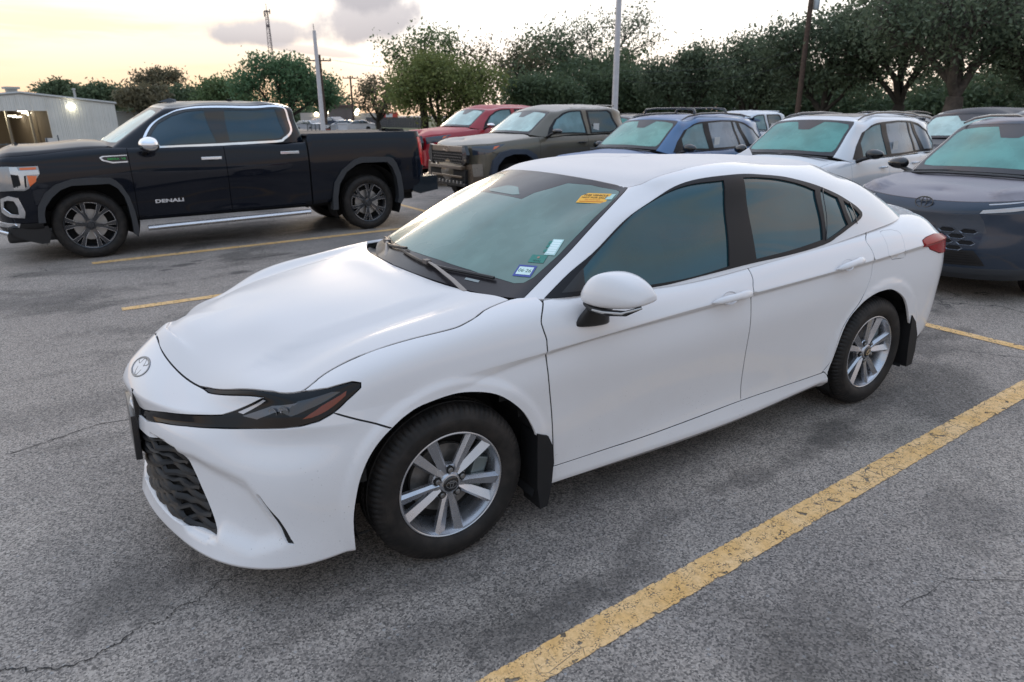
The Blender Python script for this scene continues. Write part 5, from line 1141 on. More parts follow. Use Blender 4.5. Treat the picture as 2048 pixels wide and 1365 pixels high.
def cabin_parts(car, G, W, roofmat, wins, glassmats, trim, frit=True, dewcol=(.24, .46, .42), rear=None, wsin=.06):
    c4 = G.cols[4]; cE = G.cols[-1]; m = G.m; cR = G.cols[4+m+1]
    ws = [(0, .05), (c4*.8, .05), (c4-.015, .05), (c4-.015, 1.5), (c4-.015, 2.93), (c4*.7, 2.95), (0, 2.95)]
    inn = [(0, .32), (c4*.7, .30), (c4*.87, .36), (c4*.91, .6), (c4*.91, 2.3), (c4*.85, 2.58), (c4*.6, 2.70), (0, 2.70)]
    panels('windshield_border', G, [ws[:7]+inn[::-1]], simple('frit', (.028, .026, .030), .22, coat=1.0, coatr=.12, var=.2), car, 'C', gap=.004, ds=.05, depth=.004)
    panels('windshield', G, [inn], glassmats[0], car, 'C', gap=0, ds=.05, depth=0)
    panels('sensor_cover', G, [[(0, 2.0), (.09, 2.02), (.16, 2.35), (.24, 2.72), (0, 2.72)]], simple('frit', (.028, .026, .030), .22), car, 'C', off=.001, depth=0)
    dl = [gwin(G, w) for w in wins['outer']]; panes = [gwin(G, w) for w in wins['panes']]
    side = [(c4-.015, 0.0)]+[(c4-.015, 1.5), (c4-.015, 2.95)]+[(c4*.7, 2.97), (0, 2.97), (0, 4.6), (c4, 4.6), (G.cols[4+m], 4.6), (cE, 4.6), (cE, 2.95), (cR, 2.9), (cR-.02, 1.5), (cR, .12), (cE, .10), (cE, 0)]
    if rear is None: rear = [(cR, .15), (cR-.01, 1.5), (cR, 2.85), (cE, 2.9), (cE, .12)]
    panels('side_panel', G, [side]+dl, W, car, 'C', gap=.004, ds=.05)
    panels('roof', G, [[(0, 4.6), (c4, 4.6), (G.cols[4+m], 4.6), (cE, 4.6), (cE, 8), (0, 8)]], roofmat, car, 'C', gap=.004, ds=.06)
    panels('rear_window', G, [rear], glass_side('glass_rear', (.012, .02, .024), .08), car, 'C', gap=.004)
    for k, d in enumerate(dl):
        inside = [p for p in panes if pip(np.array([np.mean(p, axis=0)]), np.array(d))[0]]
        panels('window_trim', G, [d]+inside, trim, car, 'LR', gap=-.002, off=.003, depth=.01, ds=.04)
    for i, p in enumerate(panes): panels('side_window', G, [p], glassmats[1] if i == 0 else glassmats[2], car, 'LR', off=-.004, gap=-.004, depth=0)
def side_mirror(car, x, y0, y1, z0, z1, mat, footmat, depth=.12, fz=None):
    for s in (1, -1):
        h = (z1-z0)/2; zc = (z0+z1)/2; xf, xb = x+depth/2, x-depth/2
        pts = [(xb, y0, z0), (xb, y0, z1), (xb, y1, z0+.02), (xb, y1, z1-.03), (xf, y0, z0+.015), (xf, y0, z1-.02), (xf-.03, y1, z0+.04), (xf-.03, y1, z1-.05)]
        pts = [(xc+(xc-x)*.6, yc+(yc-(y0+y1)/2)*.45, zz+(zz-zc)*.65) for xc, yc, zz in pts]
        v, f = smoothbox(pts, 3); m = MB(); m.add([(a, b*s, c) for a, b, c in v], f); mo = m.build('door_mirror', mat, car, 180)
        m = MB(); m.tube([(x+.05, (y0-.14)*s, (fz or z0-.05)), (x+.03, (y0-.04)*s, z0-.005), (x, (y0+.05)*s, z0+.02)], [.038, .032, .028], 8, flat=.8); m.build('mirror_foot', footmat, mo, 60)
def frontbox(m, x0, x1, y0, y1, z0, z1, b=.01): m.box(x0, x1, y0, y1, z0, z1, b=b)
def plain_wheel(parent, Rr, rimr, w, n, mat, seed=0, fine=False, capmat=None):
    yo = w*.40; m = MB(); m.lathe([(rimr+.004, yo), (rimr, yo+.005), (rimr-.010, yo-.003), (rimr-.022, yo-.03), (rimr-.035, -w*.4)], 48)
    for k in range(n): spoke(m, R(360/n*k), .045, rimr-.006, .045, .038, yo-.020, yo-.006, .5, 0)
    m.lathe([(0, yo-.010), (.045, yo-.012), (.07, yo-.028), (.07, yo-.05)], 24); o = m.build('wheel', mat, parent, 30)
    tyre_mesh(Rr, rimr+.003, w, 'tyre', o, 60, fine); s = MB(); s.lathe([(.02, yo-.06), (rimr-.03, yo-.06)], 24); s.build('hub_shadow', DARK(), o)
    return o

# ================================================================ black pickup, side on
def truck_wheel(parent):
    Rr, rim, w, yo = .417, .292, .275, .118
    dk = simple('wheel_black', (.035, .037, .042), .22, .3, coat=.7); sv = simple('machined', (.62, .62, .64), .22, 1.0)
    m = MB(); m.lathe([(rim+.004, yo), (rim, yo+.006), (rim-.008, yo+.002), (rim-.016, yo-.02), (rim-.03, yo-.05), (rim-.04, -.10)], 72)
    e = MB()
    def bar(mm, p, q, w0, w1, y0, y1, th=.03):
        d = Vector((q[0]-p[0], 0, q[1]-p[1])).normalized(); n = Vector((-d.z, 0, d.x))
        v = []
        for (a, b), ww, yy in ((p, w0, y0), (q, w1, y1)):
            c = Vector((a, yy, b)); v += [c+n*ww/2, c-n*ww/2, c-n*ww/2-Vector((0, th, 0)), c+n*ww/2-Vector((0, th, 0))]
        mm.add([x[:] for x in v], [(0, 1, 5, 4), (1, 2, 6, 5), (2, 3, 7, 6), (3, 0, 4, 7), (0, 3, 2, 1), (4, 5, 6, 7)])
    def pol(r, a): return (r*math.cos(R(a)), r*math.sin(R(a)))
    for k in range(6):
        c = 60*k+14
        for sg in (-1, 1):                                 # pair of dark spokes, narrow slot between
            a0, a1, a2 = c+sg*6, c+sg*7.5, c+sg*12
            bar(m, pol(.055, c+sg*8), pol(.16, c+sg*6.5), .026, .026, yo-.024, yo-.012); bar(m, pol(.158, c+sg*6.5), pol(rim-.012, c+sg*11), .028, .034, yo-.012, yo-.008)
            bar(e, pol(.158, c+sg*11.0), pol(rim-.014, c+sg*15.5), .0045, .005, yo-.009, yo-.005, .004); bar(e, pol(.095, c+sg*16), pol(.158, c+sg*11.0), .0042, .0042, yo-.016, yo-.009, .004)
            bar(e, pol(.17, c+sg*1.8), pol(rim-.016, c+sg*5.5), .003, .003, yo-.008, yo-.005, .004)
        b0, b1 = c+15.5, c+44.5; pts = [(*pol(rim-.013, b0+(b1-b0)*i/6),) for i in range(7)]
        for p, q in zip(pts, pts[1:]): bar(e, p, q, .0045, .0045, yo-.004, yo-.004, .004)
    m.lathe([(0, yo+.002), (.036, yo), (.042, yo-.006), (.042, yo-.02), (.062, yo-.022), (.068, yo-.04)], 24)
    o = m.build('wheel', dk, parent, 30); e.build('machined_edge', sv, o)
    tyre_mesh(Rr, rim+.003, w, 'tyre', o, 90, True)
    s = MB(); s.lathe([(.05, .03), (.19, .03), (.19, .0)], 40); s.build('brake_disc', simple('brake_steel', (.42, .40, .38), .35, .7), o, 30)
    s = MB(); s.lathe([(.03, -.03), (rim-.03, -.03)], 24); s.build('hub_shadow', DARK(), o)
    return o
def black_pickup():
    car = empty('pickup_truck', (1.034, -7.965, 0), .043, 'black crew-cab pickup parked side-on behind the white sedan, with chrome-edged windows', 'pickup truck')
    W = paint('paint_black', (.0045, .0065, .012), .25, .012, dirt=.08, dirtcol=(.08, .08, .08)); WH = paint('paint_black_hood', (.006, .008, .013), .32, .06, dirt=.1, dew=.2, dirtcol=(.1, .1, .1))
    ch, gb, blk = CHROME(), GLOSSBLK(), BLK(); fl = simple('flare_grey', (.030, .033, .038), .48)
    xs = [.62, .45, .2, -.15, -.55, -1.1, -1.7, -2.3, -2.82, -2.875, -3.2, -3.6, -4.0, -4.35, -4.62]
    z = lambda *a: list(a)
    rows = [
     ((.93, .33, .80), z((.6, .86, .36), (-.55, .90, .40), (-2.8, .92, .42), (-4.6, .90, .50)), (-4.75, .52, .8)),
     ((.99, .46, .93), z((.6, .965, .46), (-.55, .975, .48), (-2.8, .98, .50), (-4.6, .965, .58)), (-4.80, .60, .93)),
     ((1.0, .62, .95), z((.6, .99, .60), (-.55, .985, .60), (-1.7, .975, .585), (-2.8, .985, .60), (-4.6, .99, .68)), (-4.81, .70, .94)),
     ((1.0, .78, .95), z((.6, .995, .78), (-.55, .995, .80), (-1.7, .99, .79), (-2.8, .995, .82), (-4.6, .995, .84)), (-4.82, .86, .94)),
     ((1.0, .95, .95), z((.6, .99, .96), (-.55, .995, 1.0), (-1.7, .998, 1.0), (-2.8, 1.0, 1.02), (-4.6, .998, 1.02)), (-4.82, 1.02, .94)),
     ((.99, 1.08, .94), z((.6, .98, 1.09), (-.55, .985, 1.16), (-1.7, .985, 1.17), (-2.8, .99, 1.20), (-4.6, .99, 1.20)), (-4.81, 1.18, .93)),
     ((.97, 1.17, .93), z((.6, .965, 1.19), (-.55, .965, 1.26), (-2.82, .965, 1.28), (-2.875, .975, 1.33), (-4.6, .975, 1.335)), (-4.79, 1.32, .92)),
     ((.93, 1.225, .91), z((.6, .93, 1.265), (-.2, .935, 1.315), (-.55, .935, 1.325), (-2.82, .935, 1.335), (-2.875, .955, 1.40), (-4.6, .955, 1.40)), (-4.77, 1.40, .91)),
     ((.86, 1.27, .82), z((.6, .84, 1.32), (-.2, .85, 1.37), (-.55, .86, 1.36), (-2.82, .88, 1.345), (-2.875, .93, 1.455), (-4.6, .93, 1.46)), (-4.75, 1.46, .89)),
     ((.80, 1.30, .62), z((.5, .62, 1.36), (-.2, .62, 1.41), (-.55, .62, 1.38), (-2.82, .7, 1.345), (-2.875, .84, 1.46), (-4.6, .84, 1.462)), (-4.70, 1.462, .8)),
     ((.70, 1.325, .34), z((.4, .34, 1.38), (-.2, .34, 1.425), (-.55, .34, 1.39), (-2.82, .4, 1.345), (-2.875, .45, 1.45), (-4.6, .45, 1.45)), (-4.6, 1.45, .45)),
     ((.55, 1.34, 0), z((.3, 0, 1.385), (-.2, 0, 1.43), (-.55, 0, 1.39), (-2.82, 0, 1.345), (-2.875, 0, 1.45), (-4.6, 0, 1.45)), (-4.45, 1.45, 0)),
    ]
    Lf = Loft(rows, xs, .38, .18, creases=(1, 8), n=420, split=(-2.82, -2.875))
    farch = [(.49, .30), (.485, .57), (.45, .70), (.36, .83), (.26, .92), (.11, .955), (-.29, .955), (-.37, .90), (-.44, .79), (-.475, .62), (-.48, .32)]
    rarch = [(-3.17, .30), (-3.175, .50), (-3.215, .755), (-3.34, .915), (-3.53, 1.04), (-3.66, 1.065), (-4.08, 1.055), (-4.17, .975), (-4.235, .80), (-4.26, .52), (-4.26, .34)]
    cfg = dict(vb=7.0, vh=8.0, farch=farch, rarch=rarch, doors=[-.545, -1.70, -2.83], hoodx=-.33, fasx=.46, vfas=3.0, handles=[(-1.52, 1.177), (-2.57, 1.212)], hmat=ch, hl=.125, rax=-3.745, rdcut=False, vsill=1.0, fsplit=2, hoodmat=WH, gap=.008, vf=5.2)
    S = Lf.S; s_ = Lf.s_; e = S.s[0]; E = S.s[-1]
    fa = Lf.side(farch); ra = Lf.side(rarch)
    def ln(x, v0, v1, n=8): return [(s_(x), v0+(v1-v0)*i/n) for i in range(n+1)]
    # hood above a high shut line, fenders
    panels('hood', S, [[(e, 7.2), (s_(.46), 7.2), (s_(.1), 7.45), (s_(-.33), 7.55), (s_(-.36), 8), (s_(-.33), 9), (s_(-.30), 11), (e, 11)]], WH, car, 'C', gap=.008, ds=.05, dv=.3)
    lamp = Lf.side([(.72, 1.17), (.415, 1.165), (.411, 1.076), (.47, 1.0), (.55, .91), (.60, .885), (.72, .89)]) 
    lamp = lamp[:-1]+[(lamp[-1][0], lamp[-1][1]), (-.30, lamp[-1][1]-.05), (-.32, lamp[0][1])]
    fog = [(-.30, 2.15), (-.20, 1.85), (-.04, 1.75), (-.02, 2.2), (-.06, 3.15), (-.16, 3.3), (-.27, 3.1)]
    panels('fender', S, [[(e, 7.2), (e, 1.3), (fa[0][0], 1.3)]+fa[1:]+[(fa[-1][0], .6), (s_(-.545), .4)]+ln(-.545, .4, 7.3)+[(s_(-.33), 7.55), (s_(.1), 7.45), (s_(.46), 7.2)], lamp, fog], W, car, 'C', gap=.006, ds=.05, dv=.3)
    panels('front_bumper', S, [[(e, 0), (fa[0][0], 0), (fa[0][0], 1.28), (e, 1.28)]], blk, car, 'C', gap=.006)
    panels('headlight', S, [lamp], simple('truck_lamp', (.30, .31, .32), .15, .6, coat=1.0), car, 'LR', gap=.004, off=-.002)
    zz = lambda pts: Lf.side(pts)
    panels('lamp_pocket', S, [zz([(.70, 1.075), (.63, 1.07), (.625, .955), (.66, .925), (.70, .925)])], DARK(), car, 'LR', off=.0012, depth=.003)
    panels('lamp_pocket', S, [zz([(.555, 1.058), (.575, 1.058), (.59, .92), (.57, .93)])], DARK(), car, 'LR', off=.002, depth=.003)
    panels('indicator', S, [zz([(.60, 1.150), (.44, 1.150), (.44, 1.125), (.60, 1.125)])], simple('amber_bright', (.75, .13, .015), .15, coat=1.0), car, 'LR', off=.001, depth=.003)
    panels('indicator', S, [zz([(.545, 1.06), (.45, 1.05), (.47, .985), (.54, .93)])], simple('amber_bright', (.75, .13, .015), .15, coat=1.0), car, 'LR', off=.001, depth=.003)
    panels('light_bar', S, [zz([(.70, 1.16), (.625, 1.16), (.615, 1.118), (.425, 1.118), (.42, 1.068), (.555, 1.066), (.56, .94), (.60, .905), (.70, .905), (.70, .93), (.625, .95), (.62, 1.06), (.70, 1.085)])], simple('lamp_silver', (.55, .57, .58), .15, .8, coat=1.0), car, 'LR', off=.0012, depth=.003)
    fogi = [(-.26, 2.45), (-.18, 2.1), (-.09, 2.05), (-.085, 2.5), (-.11, 2.95), (-.18, 3.0), (-.24, 2.9)]
    panels('foglight_surround', S, [fog, fogi], ch, car, 'LR', off=.004, gap=.002, depth=.02); panels('foglight_recess', S, [fogi], DARK(), car, 'LR', off=-.03, gap=-.01, depth=0)
    panels('chrome_strip', S, [[(e, 1.0), (-.12, 1.0), (-.10, 1.3), (e, 1.5)]], ch, car, 'C', off=.006, depth=.01)
    for i, (a, b) in enumerate(((-.545, -1.70), (-1.70, -2.83))):
        rear = ln(b, .45, 7.25)
        dd = panels(('front_door', 'rear_door')[i], S, [[(s_(a), .45)]+rear+ln(a, .45, 7.25)[::-1][:-1]], W, car, 'LR', gap=.008, ds=.05, dv=.3)
        hxx, hz = cfg['handles'][i]; uv = Lf.side([(hxx, hz)])[0]; p = S.pos(uv)[0]
        for sd, d_ in zip((1, -1), dd):
            m = MB(); m.box(p[0]-.132, p[0]+.132, (p[1]+.012)*sd-.012, (p[1]+.012)*sd+.016, p[2]-.020, p[2]+.020, b=.007); m.build('handle', ch, d_)
            m = MB(); m.sphere((p[0]+.01, p[1]*sd, p[2]), .05, 14, 8, (1.1, .25, .85)); m.build('handle_cup', DARK(), d_, 60)
    tl = zz([(-4.60, 1.375), (-4.625, 1.10), (-4.66, .95), (-4.72, .92)]); tl = [tl[0], tl[1], tl[2], tl[3], (tl[3][0]+.10, tl[3][1]), (tl[0][0]+.20, tl[0][1]-.3), (tl[0][0]+.18, tl[0][1])]
    q = [(s_(-2.845), .45), (ra[0][0], .45)]+ra[1:-1]+[(ra[-1][0], .9), (E, .9), (E, 8), (s_(-2.845), 8)]
    panels('bed_side', S, [q, tl], W, car, 'C', gap=.010, ds=.06, dv=.3)
    panels('bed_cover', S, [[(s_(-2.86), 8), (E, 8), (E, 11), (s_(-2.86), 11)]], simple('bed_cover', (.020, .018, .018), .7), car, 'C', gap=.006, ds=.1, dv=.5)
    panels('taillight', S, [tl], simple('red_lens_bright', (.62, .010, .012), .08, coat=1.0), car, 'LR', off=.006, gap=.002, depth=.03)
    for s in (1, -1):
        m = MB(); m.prism([(-4.47, .55), (-4.53, .735), (-4.62, .765), (-4.92, .775), (-4.93, .55), (-4.60, .50)], .70*s, 1.0*s); m.build('rear_bumper', simple('bumper_dark', (.012, .02, .028), .2, .2, coat=.8), car)
    m = MB(); m.box(-4.93, -4.80, -.70, .70, .55, .77, b=.01); m.build('rear_bumper', ch, car); m = MB(); m.tube([(-4.9, 0, .50), (-5.06, 0, .50)], .03); m.build('tow_hitch', gb, car)
    # flares
    fo = [(.537, .50), (.525, .60), (.508, .694), (.411, .846), (.292, .937), (.109, .996), (-.112, 1.0), (-.30, .99), (-.36, .95), (-.412, .883), (-.473, .743), (-.505, .56), (-.517, .343), (-.496, .247)]
    fi = [(-.452, .273), (-.453, .45), (-.44, .62), (-.417, .747), (-.361, .855), (-.279, .917), (.124, .917), (.244, .875), (.346, .792), (.429, .688), (.458, .60), (.464, .50)]
    ro = [(-3.131, .36), (-3.14, .55), (-3.182, .754), (-3.309, .93), (-3.521, 1.079), (-3.658, 1.111), (-4.09, 1.095), (-4.15, 1.07), (-4.208, 1.0), (-4.275, .817), (-4.30, .60), (-4.304, .45), (-4.252, .374)]
    ri = [(-4.19, .39), (-4.216, .48), (-4.213, .62), (-4.192, .783), (-4.131, .94), (-4.052, 1.02), (-3.651, 1.025), (-3.555, 1.004), (-3.386, .902), (-3.265, .736), (-3.22, .55), (-3.209, .36)]
    for poly in (fo+fi, ro+ri):
        for s in (1, -1):
            m = MB(); m.prism(poly, .90*s, 1.018*s); m.build('wheel_arch_flare', fl, car)
    m = MB(); m.tube([(-.62, 1.03, .335), (-2.77, 1.03, .368)], .048, 8, flat=.7); m.build('running_board', simple('board_silver', (.62, .60, .60), .25, .8), car, 50); m.mirrored().build('running_board', simple('board_silver', (.62, .60, .60), .25, .8), car, 50)
    # cab
    G = Cabin((-.28, 1.36, .80), (-1.02, 1.83, .68), [(-.62, .90, 1.325), (-1.1, .925, 1.325), (-1.7, .925, 1.33), (-2.3, .92, 1.34), (-2.68, .915, 1.345)], [(-1.22, .70, 1.81), (-1.45, .74, 1.84), (-1.85, .755, 1.85), (-2.3, .75, 1.85), (-2.60, .74, 1.845)], (-2.87, 1.36, .84), (-2.78, 1.84, .70), 1.915)
    outer = [(-.74, 1.295+.03), (-.77, 1.44), (-.926, 1.632), (-1.125, 1.742), (-1.297, 1.795), (-1.726, 1.826), (-2.50, 1.834), (-2.60, 1.82), (-2.645, 1.75), (-2.665, 1.56), (-2.635, 1.47), (-2.53, 1.40), (-2.42, 1.365), (-1.74, 1.345), (-.91, 1.327)]
    p1 = [(-.80, 1.35), (-.83, 1.45), (-.97, 1.62), (-1.15, 1.715), (-1.31, 1.765), (-1.55, 1.782), (-1.635, 1.34+.03), (-1.2, 1.36)]
    p2 = [(-1.80, 1.785), (-2.48, 1.80), (-2.50, 1.72), (-2.555, 1.46), (-2.47, 1.41), (-2.40, 1.40), (-1.80, 1.38)]
    gs = glass_side('glass_truck', (.008, .015, .030), .03); gd = glass_dew('glass_dew_pale', (.42, .58, .55))
    cabin_parts(car, G, W, WH, dict(outer=[outer], panes=[p1, p2]), (gd, gs, gs), gb)
    dl = gwin(G, outer); ring = [tuple(p) for p in dl]; loop = ring+[ring[0]]; P, f, N = ribbon(G, loop[:], .030, .008); o = mk('window_moulding', P, f, ch, car, normals=N); P2 = P*[1, -1, 1]; mk('window_moulding', P2, [q[::-1] for q in f], ch, car, normals=N*[1, -1, 1])
    side_mirror(car, -.77, 1.04, 1.23, 1.29, 1.47, ch, blk, .19, 1.22)
    m = MB(); m.add([(-1.12, 0, 1.90), (-1.36, .04, 1.90), (-1.36, -.04, 1.90), (-1.28, 0, 1.95), (-1.36, 0, 1.935)], [(0, 1, 3), (0, 3, 2), (1, 4, 3), (3, 4, 2), (1, 2, 4), (0, 2, 1)]); m.build('antenna_fin', gb, car)
    # lettering
    def plate(name, s, x, z, size, mat, y, bold=.0, sx=1.0):
        v, f = text_verts(s, size, .004, bold); M = Matrix(((-sx, 0, 0, x), (0, 0, 1, y), (0, 1, 0, z), (0, 0, 0, 1))); m = MB(); m.add(v, f, M); m.build(name, mat, car)
    plate('door_lettering', 'DENALI', -.93, .661, .058, simple('letter_silver', (.78, .78, .80), .25, .6), 1.0, .0022, 1.75)
    m = MB(); m.prism([(-.225, 1.235), (-.26, 1.252), (-.53, 1.258), (-.53, 1.166), (-.36, 1.160), (-.25, 1.195)], .965, .990); b = m.build('fender_badge', ch, car); m = MB(); m.prism([(-.245, 1.23), (-.275, 1.240), (-.535, 1.246), (-.535, 1.182), (-.365, 1.176), (-.27, 1.205)], .985, .9925); m.build('badge_field', gb, b)
    plate('badge_lettering', 'SIERRA  V8', -.41, 1.212, .034, simple('letter_green', (.05, .40, .09), .4), .9935, .0006, 1.25)
    inners(car, Lf, G, [(0, .52, .98), (-3.745, .55, 1.1)], (-4.6, .7, -.7, .7, .40, .6))
    for cx in (0, -3.745): liner(car, cx, .45, .55, .93, .55)
    m = MB(); m.box(.35, .88, -.85, .85, .26, .42, b=.04); m.prism([(.45, .45), (.43, .36), (.47, .245), (.55, .24), (.66, .28), (.80, .36), (.86, .45)], -.93, .93); m.build('air_dam', blk, car)
    m = MB(); m.tube([(.97, .94, .52), (.95, .96, .44), (.86, .955, .40)], .025, 8); m.build('chrome_corner', ch, car, 60)
    w = truck_wheel(car); place_wheels(w, car, [(0, .795, .417, 1, 6), (-3.745, .795, .417, 1, 37), (0, -.795, .417, -1, 0), (-3.745, -.795, .417, -1, 0)])
black_pickup()

# ================================================================ the row behind
def suv(name, loc, rz, label, W, WD, kind='rav', rails=True, bars=False, sunroof=False, group=None, dark_glass=(.035, .055, .07), stickers=(), dewcol='glass_dew_teal', roofm=None, fogged=True):
    car = empty(name, loc, rz, label, 'car', group); blk, gb, tr, ch = BLK(), GLOSSBLK(), TRIM(), CHROME()
    xs = [.45, .25, 0, -.45, -1.0, -1.6, -2.2, -2.69, -3.1, -3.4]
    rows = [
     ((.84, .24, .72), [(.45, .84, .25), (-1, .86, .24), (-3.4, .84, .30)], (-3.62, .34, .6)),
     ((.92, .34, .78), [(.45, .91, .36), (-1, .90, .34), (-3.4, .90, .40)], (-3.70, .46, .74)),
     ((.93, .50, .80), [(.45, .915, .50), (-1, .885, .46), (-2, .89, .46), (-3.4, .905, .52)], (-3.72, .60, .76)),
     ((.94, .66, .80), [(.45, .915, .66), (-1, .905, .64), (-3.4, .92, .66)], (-3.72, .74, .77)),
     ((.93, .80, .79), [(.45, .91, .80), (-1, .925, .84), (-2.5, .93, .86), (-3.4, .92, .86)], (-3.71, .90, .77)),
     ((.90, .90, .76), [(.45, .88, .92), (-1, .905, .96), (-2.5, .90, .98), (-3.4, .89, 1.0)], (-3.69, 1.02, .75)),
     ((.86, .95, .72), [(.45, .83, .99), (-.3, .86, 1.03), (-1, .87, 1.055), (-2.5, .87, 1.075), (-3.4, .84, 1.10)], (-3.66, 1.10, .72)),
     ((.80, .985, .60), [(.4, .68, 1.03), (-.3, .72, 1.07), (-1, .76, 1.06), (-3.4, .6, 1.10)], (-3.5, 1.10, .5)),
     ((.70, 1.01, .33), [(.3, .36, 1.07), (-.25, .38, 1.12), (-1, .4, 1.07), (-3.4, .33, 1.10)], (-3.4, 1.10, .3)),
     ((.60, 1.02, 0), [(.2, 0, 1.08), (-.2, 0, 1.135), (-1, 0, 1.08), (-3.4, 0, 1.10)], (-3.3, 1.10, 0))]
    Lf = Loft(rows, xs, .42, .3, creases=(4,)); S = Lf.S; s_ = Lf.s_
    fa = archpts(0, .36, .40, .30); ra = archpts(-2.69, .36, .40, .30)
    cfg = dict(vb=6.0, vh=6.6, farch=fa, rarch=ra, doors=[-.52, -1.60, -2.62], hoodx=-.30, fasx=.52, vfas=4.2, vf=5.7, handles=[(-1.40, .935), (-2.42, .955)], hl=.085, rax=-2.69, vsill=1.0, fsplit=6, rk=9, vrd=3.9, hoodmat=WD, hmat=W)
    gr = [(Lf.S.s[0], 3.4), (-.42, 3.5), (-.40, 4.9), (S.s[0], 5.0)]; gr2 = [(S.s[0], 1.2), (-.38, 1.3), (-.42, 2.7), (S.s[0], 2.8)]
    cfg['fholes'] = [[(-.22, 4.3), (-.05, 4.5), (.18, 5.2), (.05, 5.35), (-.18, 5.0)]]
    body_panels(car, Lf, cfg, W)
    panels('grille', S, [gr], blk, car, 'C', off=.004); panels('lower_grille', S, [gr2], blk, car, 'C', off=.004)
    panels('headlight', S, cfg['fholes'], simple('headlight_lens', (.010, .011, .013), .06, coat=1.0), car, 'LR', off=.001)
    panels('sill_cladding', S, [[(s_(-.45), 0), (s_(-2.25), 0), (s_(-2.25), 1.35), (s_(-.45), 1.35)]], blk, car, 'LR', off=.008)
    fsz = archpts(0, .36, .455, .30); 
    for cx in (0, -2.69):
        a = archpts(cx, .36, .46, .30); b = archpts(cx, .36, .40, .30)
        for s in (1, -1):
            m = MB(); m.prism(a+b[::-1], .86*s, .935*s); m.build('wheel_arch_flare', blk, car)
    G = Cabin((-.20, 1.135, .72), (-.92, 1.60, .60), [(-.52, .845, 1.045), (-1.0, .865, 1.055), (-1.6, .872, 1.065), (-2.2, .87, 1.075), (-2.8, .855, 1.09), (-3.25, .82, 1.11)], [(-1.12, .64, 1.555), (-1.35, .68, 1.60), (-1.7, .69, 1.615), (-2.2, .685, 1.61), (-2.75, .665, 1.585), (-3.1, .64, 1.55)], (-3.58, 1.13, .70), (-3.30, 1.57, .60), 1.675)
    out = [(-.60, 1.075), (-.76, 1.24), (-1.0, 1.42), (-1.22, 1.51), (-1.5, 1.555), (-2.0, 1.575), (-2.45, 1.565), (-2.75, 1.52), (-3.0, 1.42), (-3.22, 1.24), (-3.25, 1.17), (-3.0, 1.115), (-2.3, 1.09), (-1.4, 1.075)]
    p1 = [(-.86, 1.10), (-.88, 1.28), (-1.08, 1.44), (-1.27, 1.505), (-1.47, 1.53), (-1.56, 1.10)]
    p2 = [(-1.68, 1.11), (-1.62, 1.535), (-2.05, 1.555), (-2.32, 1.548), (-2.50, 1.12)]
    p3 = [(-2.55, 1.125), (-2.37, 1.545), (-2.47, 1.54), (-2.72, 1.13)]
    p4 = [(-2.80, 1.14), (-2.56, 1.53), (-2.76, 1.49), (-2.98, 1.40), (-3.18, 1.22), (-3.02, 1.15)]
    gd = glass_dew(dewcol, DEW[dewcol]); gf = glass_dew('glass_fog_front', (.16, .27, .29)); gr_ = glass_dew('glass_fog_rear', (.24, .28, .32))
    cabin_parts(car, G, W, roofm or WD, dict(outer=[out], panes=[p1, p2, p3, p4]), (gd, gf, gr_), tr)
    if rails:
        for sgn in (1, -1):
            pts = []
            for x, z, y in ((-1.08, 1.59, .60), (-1.25, 1.645, .59), (-1.6, 1.685, .585), (-2.2, 1.695, .58), (-2.8, 1.67, .575), (-3.15, 1.62, .57)): pts.append((x, y*sgn, z))
            m = MB(); m.tube(pts, [.010, .017, .018, .018, .017, .010], 8); r = m.build('roof_rail', gb, car, 60)
    if bars:
        for x in (-1.45, -2.35):
            m = MB(); m.tube([(x, -.58, 1.70), (x, -.54, 1.765), (x, -.3, 1.785), (x, .3, 1.785), (x, .54, 1.765), (x, .58, 1.70)], [.03, .022, .017, .017, .022, .03], 8, flat=.8); m.build('cross_bar', gb, car, 60)
    if sunroof: panels('sunroof', G, [[(.30*0, 5.6), (G.cols[4], 5.7), (G.cols[5]+.9, 5.75), (G.cols[5]+.9, 8), (0, 8)]], simple('sunroof_glass', (.09, .07, .06), .3), car, 'C', off=.003, depth=0)
    side_mirror(car, -.72, .98, 1.17, 1.08, 1.22, gb, blk, .12, 1.03)
    m = MB(); v = [(-3.22, .62, 1.60), (-3.22, -.62, 1.60), (-3.46, .60, 1.56), (-3.46, -.60, 1.56), (-3.44, .60, 1.53), (-3.44, -.60, 1.53), (-3.2, .62, 1.56), (-3.2, -.62, 1.56)]
    m.add(v, [(0, 1, 3, 2), (2, 3, 5, 4), (4, 5, 7, 6), (0, 2, 4, 6), (1, 7, 5, 3)]); m.build('rear_spoiler', W, car)
    m = MB(); m.tube([(-.255, -.60, 1.105), (-.24, 0, 1.125), (-.25, .10, 1.12)], .012, 6); m.build('wiper', blk, car); m = MB(); m.tube([(-.26, -.05, 1.125), (-.32, .62, 1.09)], .011, 6); m.build('wiper', blk, car)
    m = MB(); m.tube([(-.19, -.70, 1.10), (-.155, -.35, 1.122), (-.15, 0, 1.13), (-.155, .35, 1.122), (-.19, .70, 1.10)], .03, 6, flat=.4); m.build('cowl', blk, car)
    for x, z in stickers:
        uv = gwin(G, [(x, z)])[0]; p = G.pos(uv)[0]; n = G.nor(uv)[0]; M = frame(p+n*.006, (-1, 0, 0), (0, 0, 1)); m = MB(); m.box(-.075, .075, -.09, .09, 0, .001, M=M); m.build('window_sheet', simple('paper', (.62, .62, .60), .7), car)
    inners(car, Lf, G, [(0, .42, .8), (-2.69, .42, .8)], (-3.4, .6, -.6, .6, .2, .35))
    for cx in (0, -2.69): liner(car, cx, .36, .42, .88, .5)
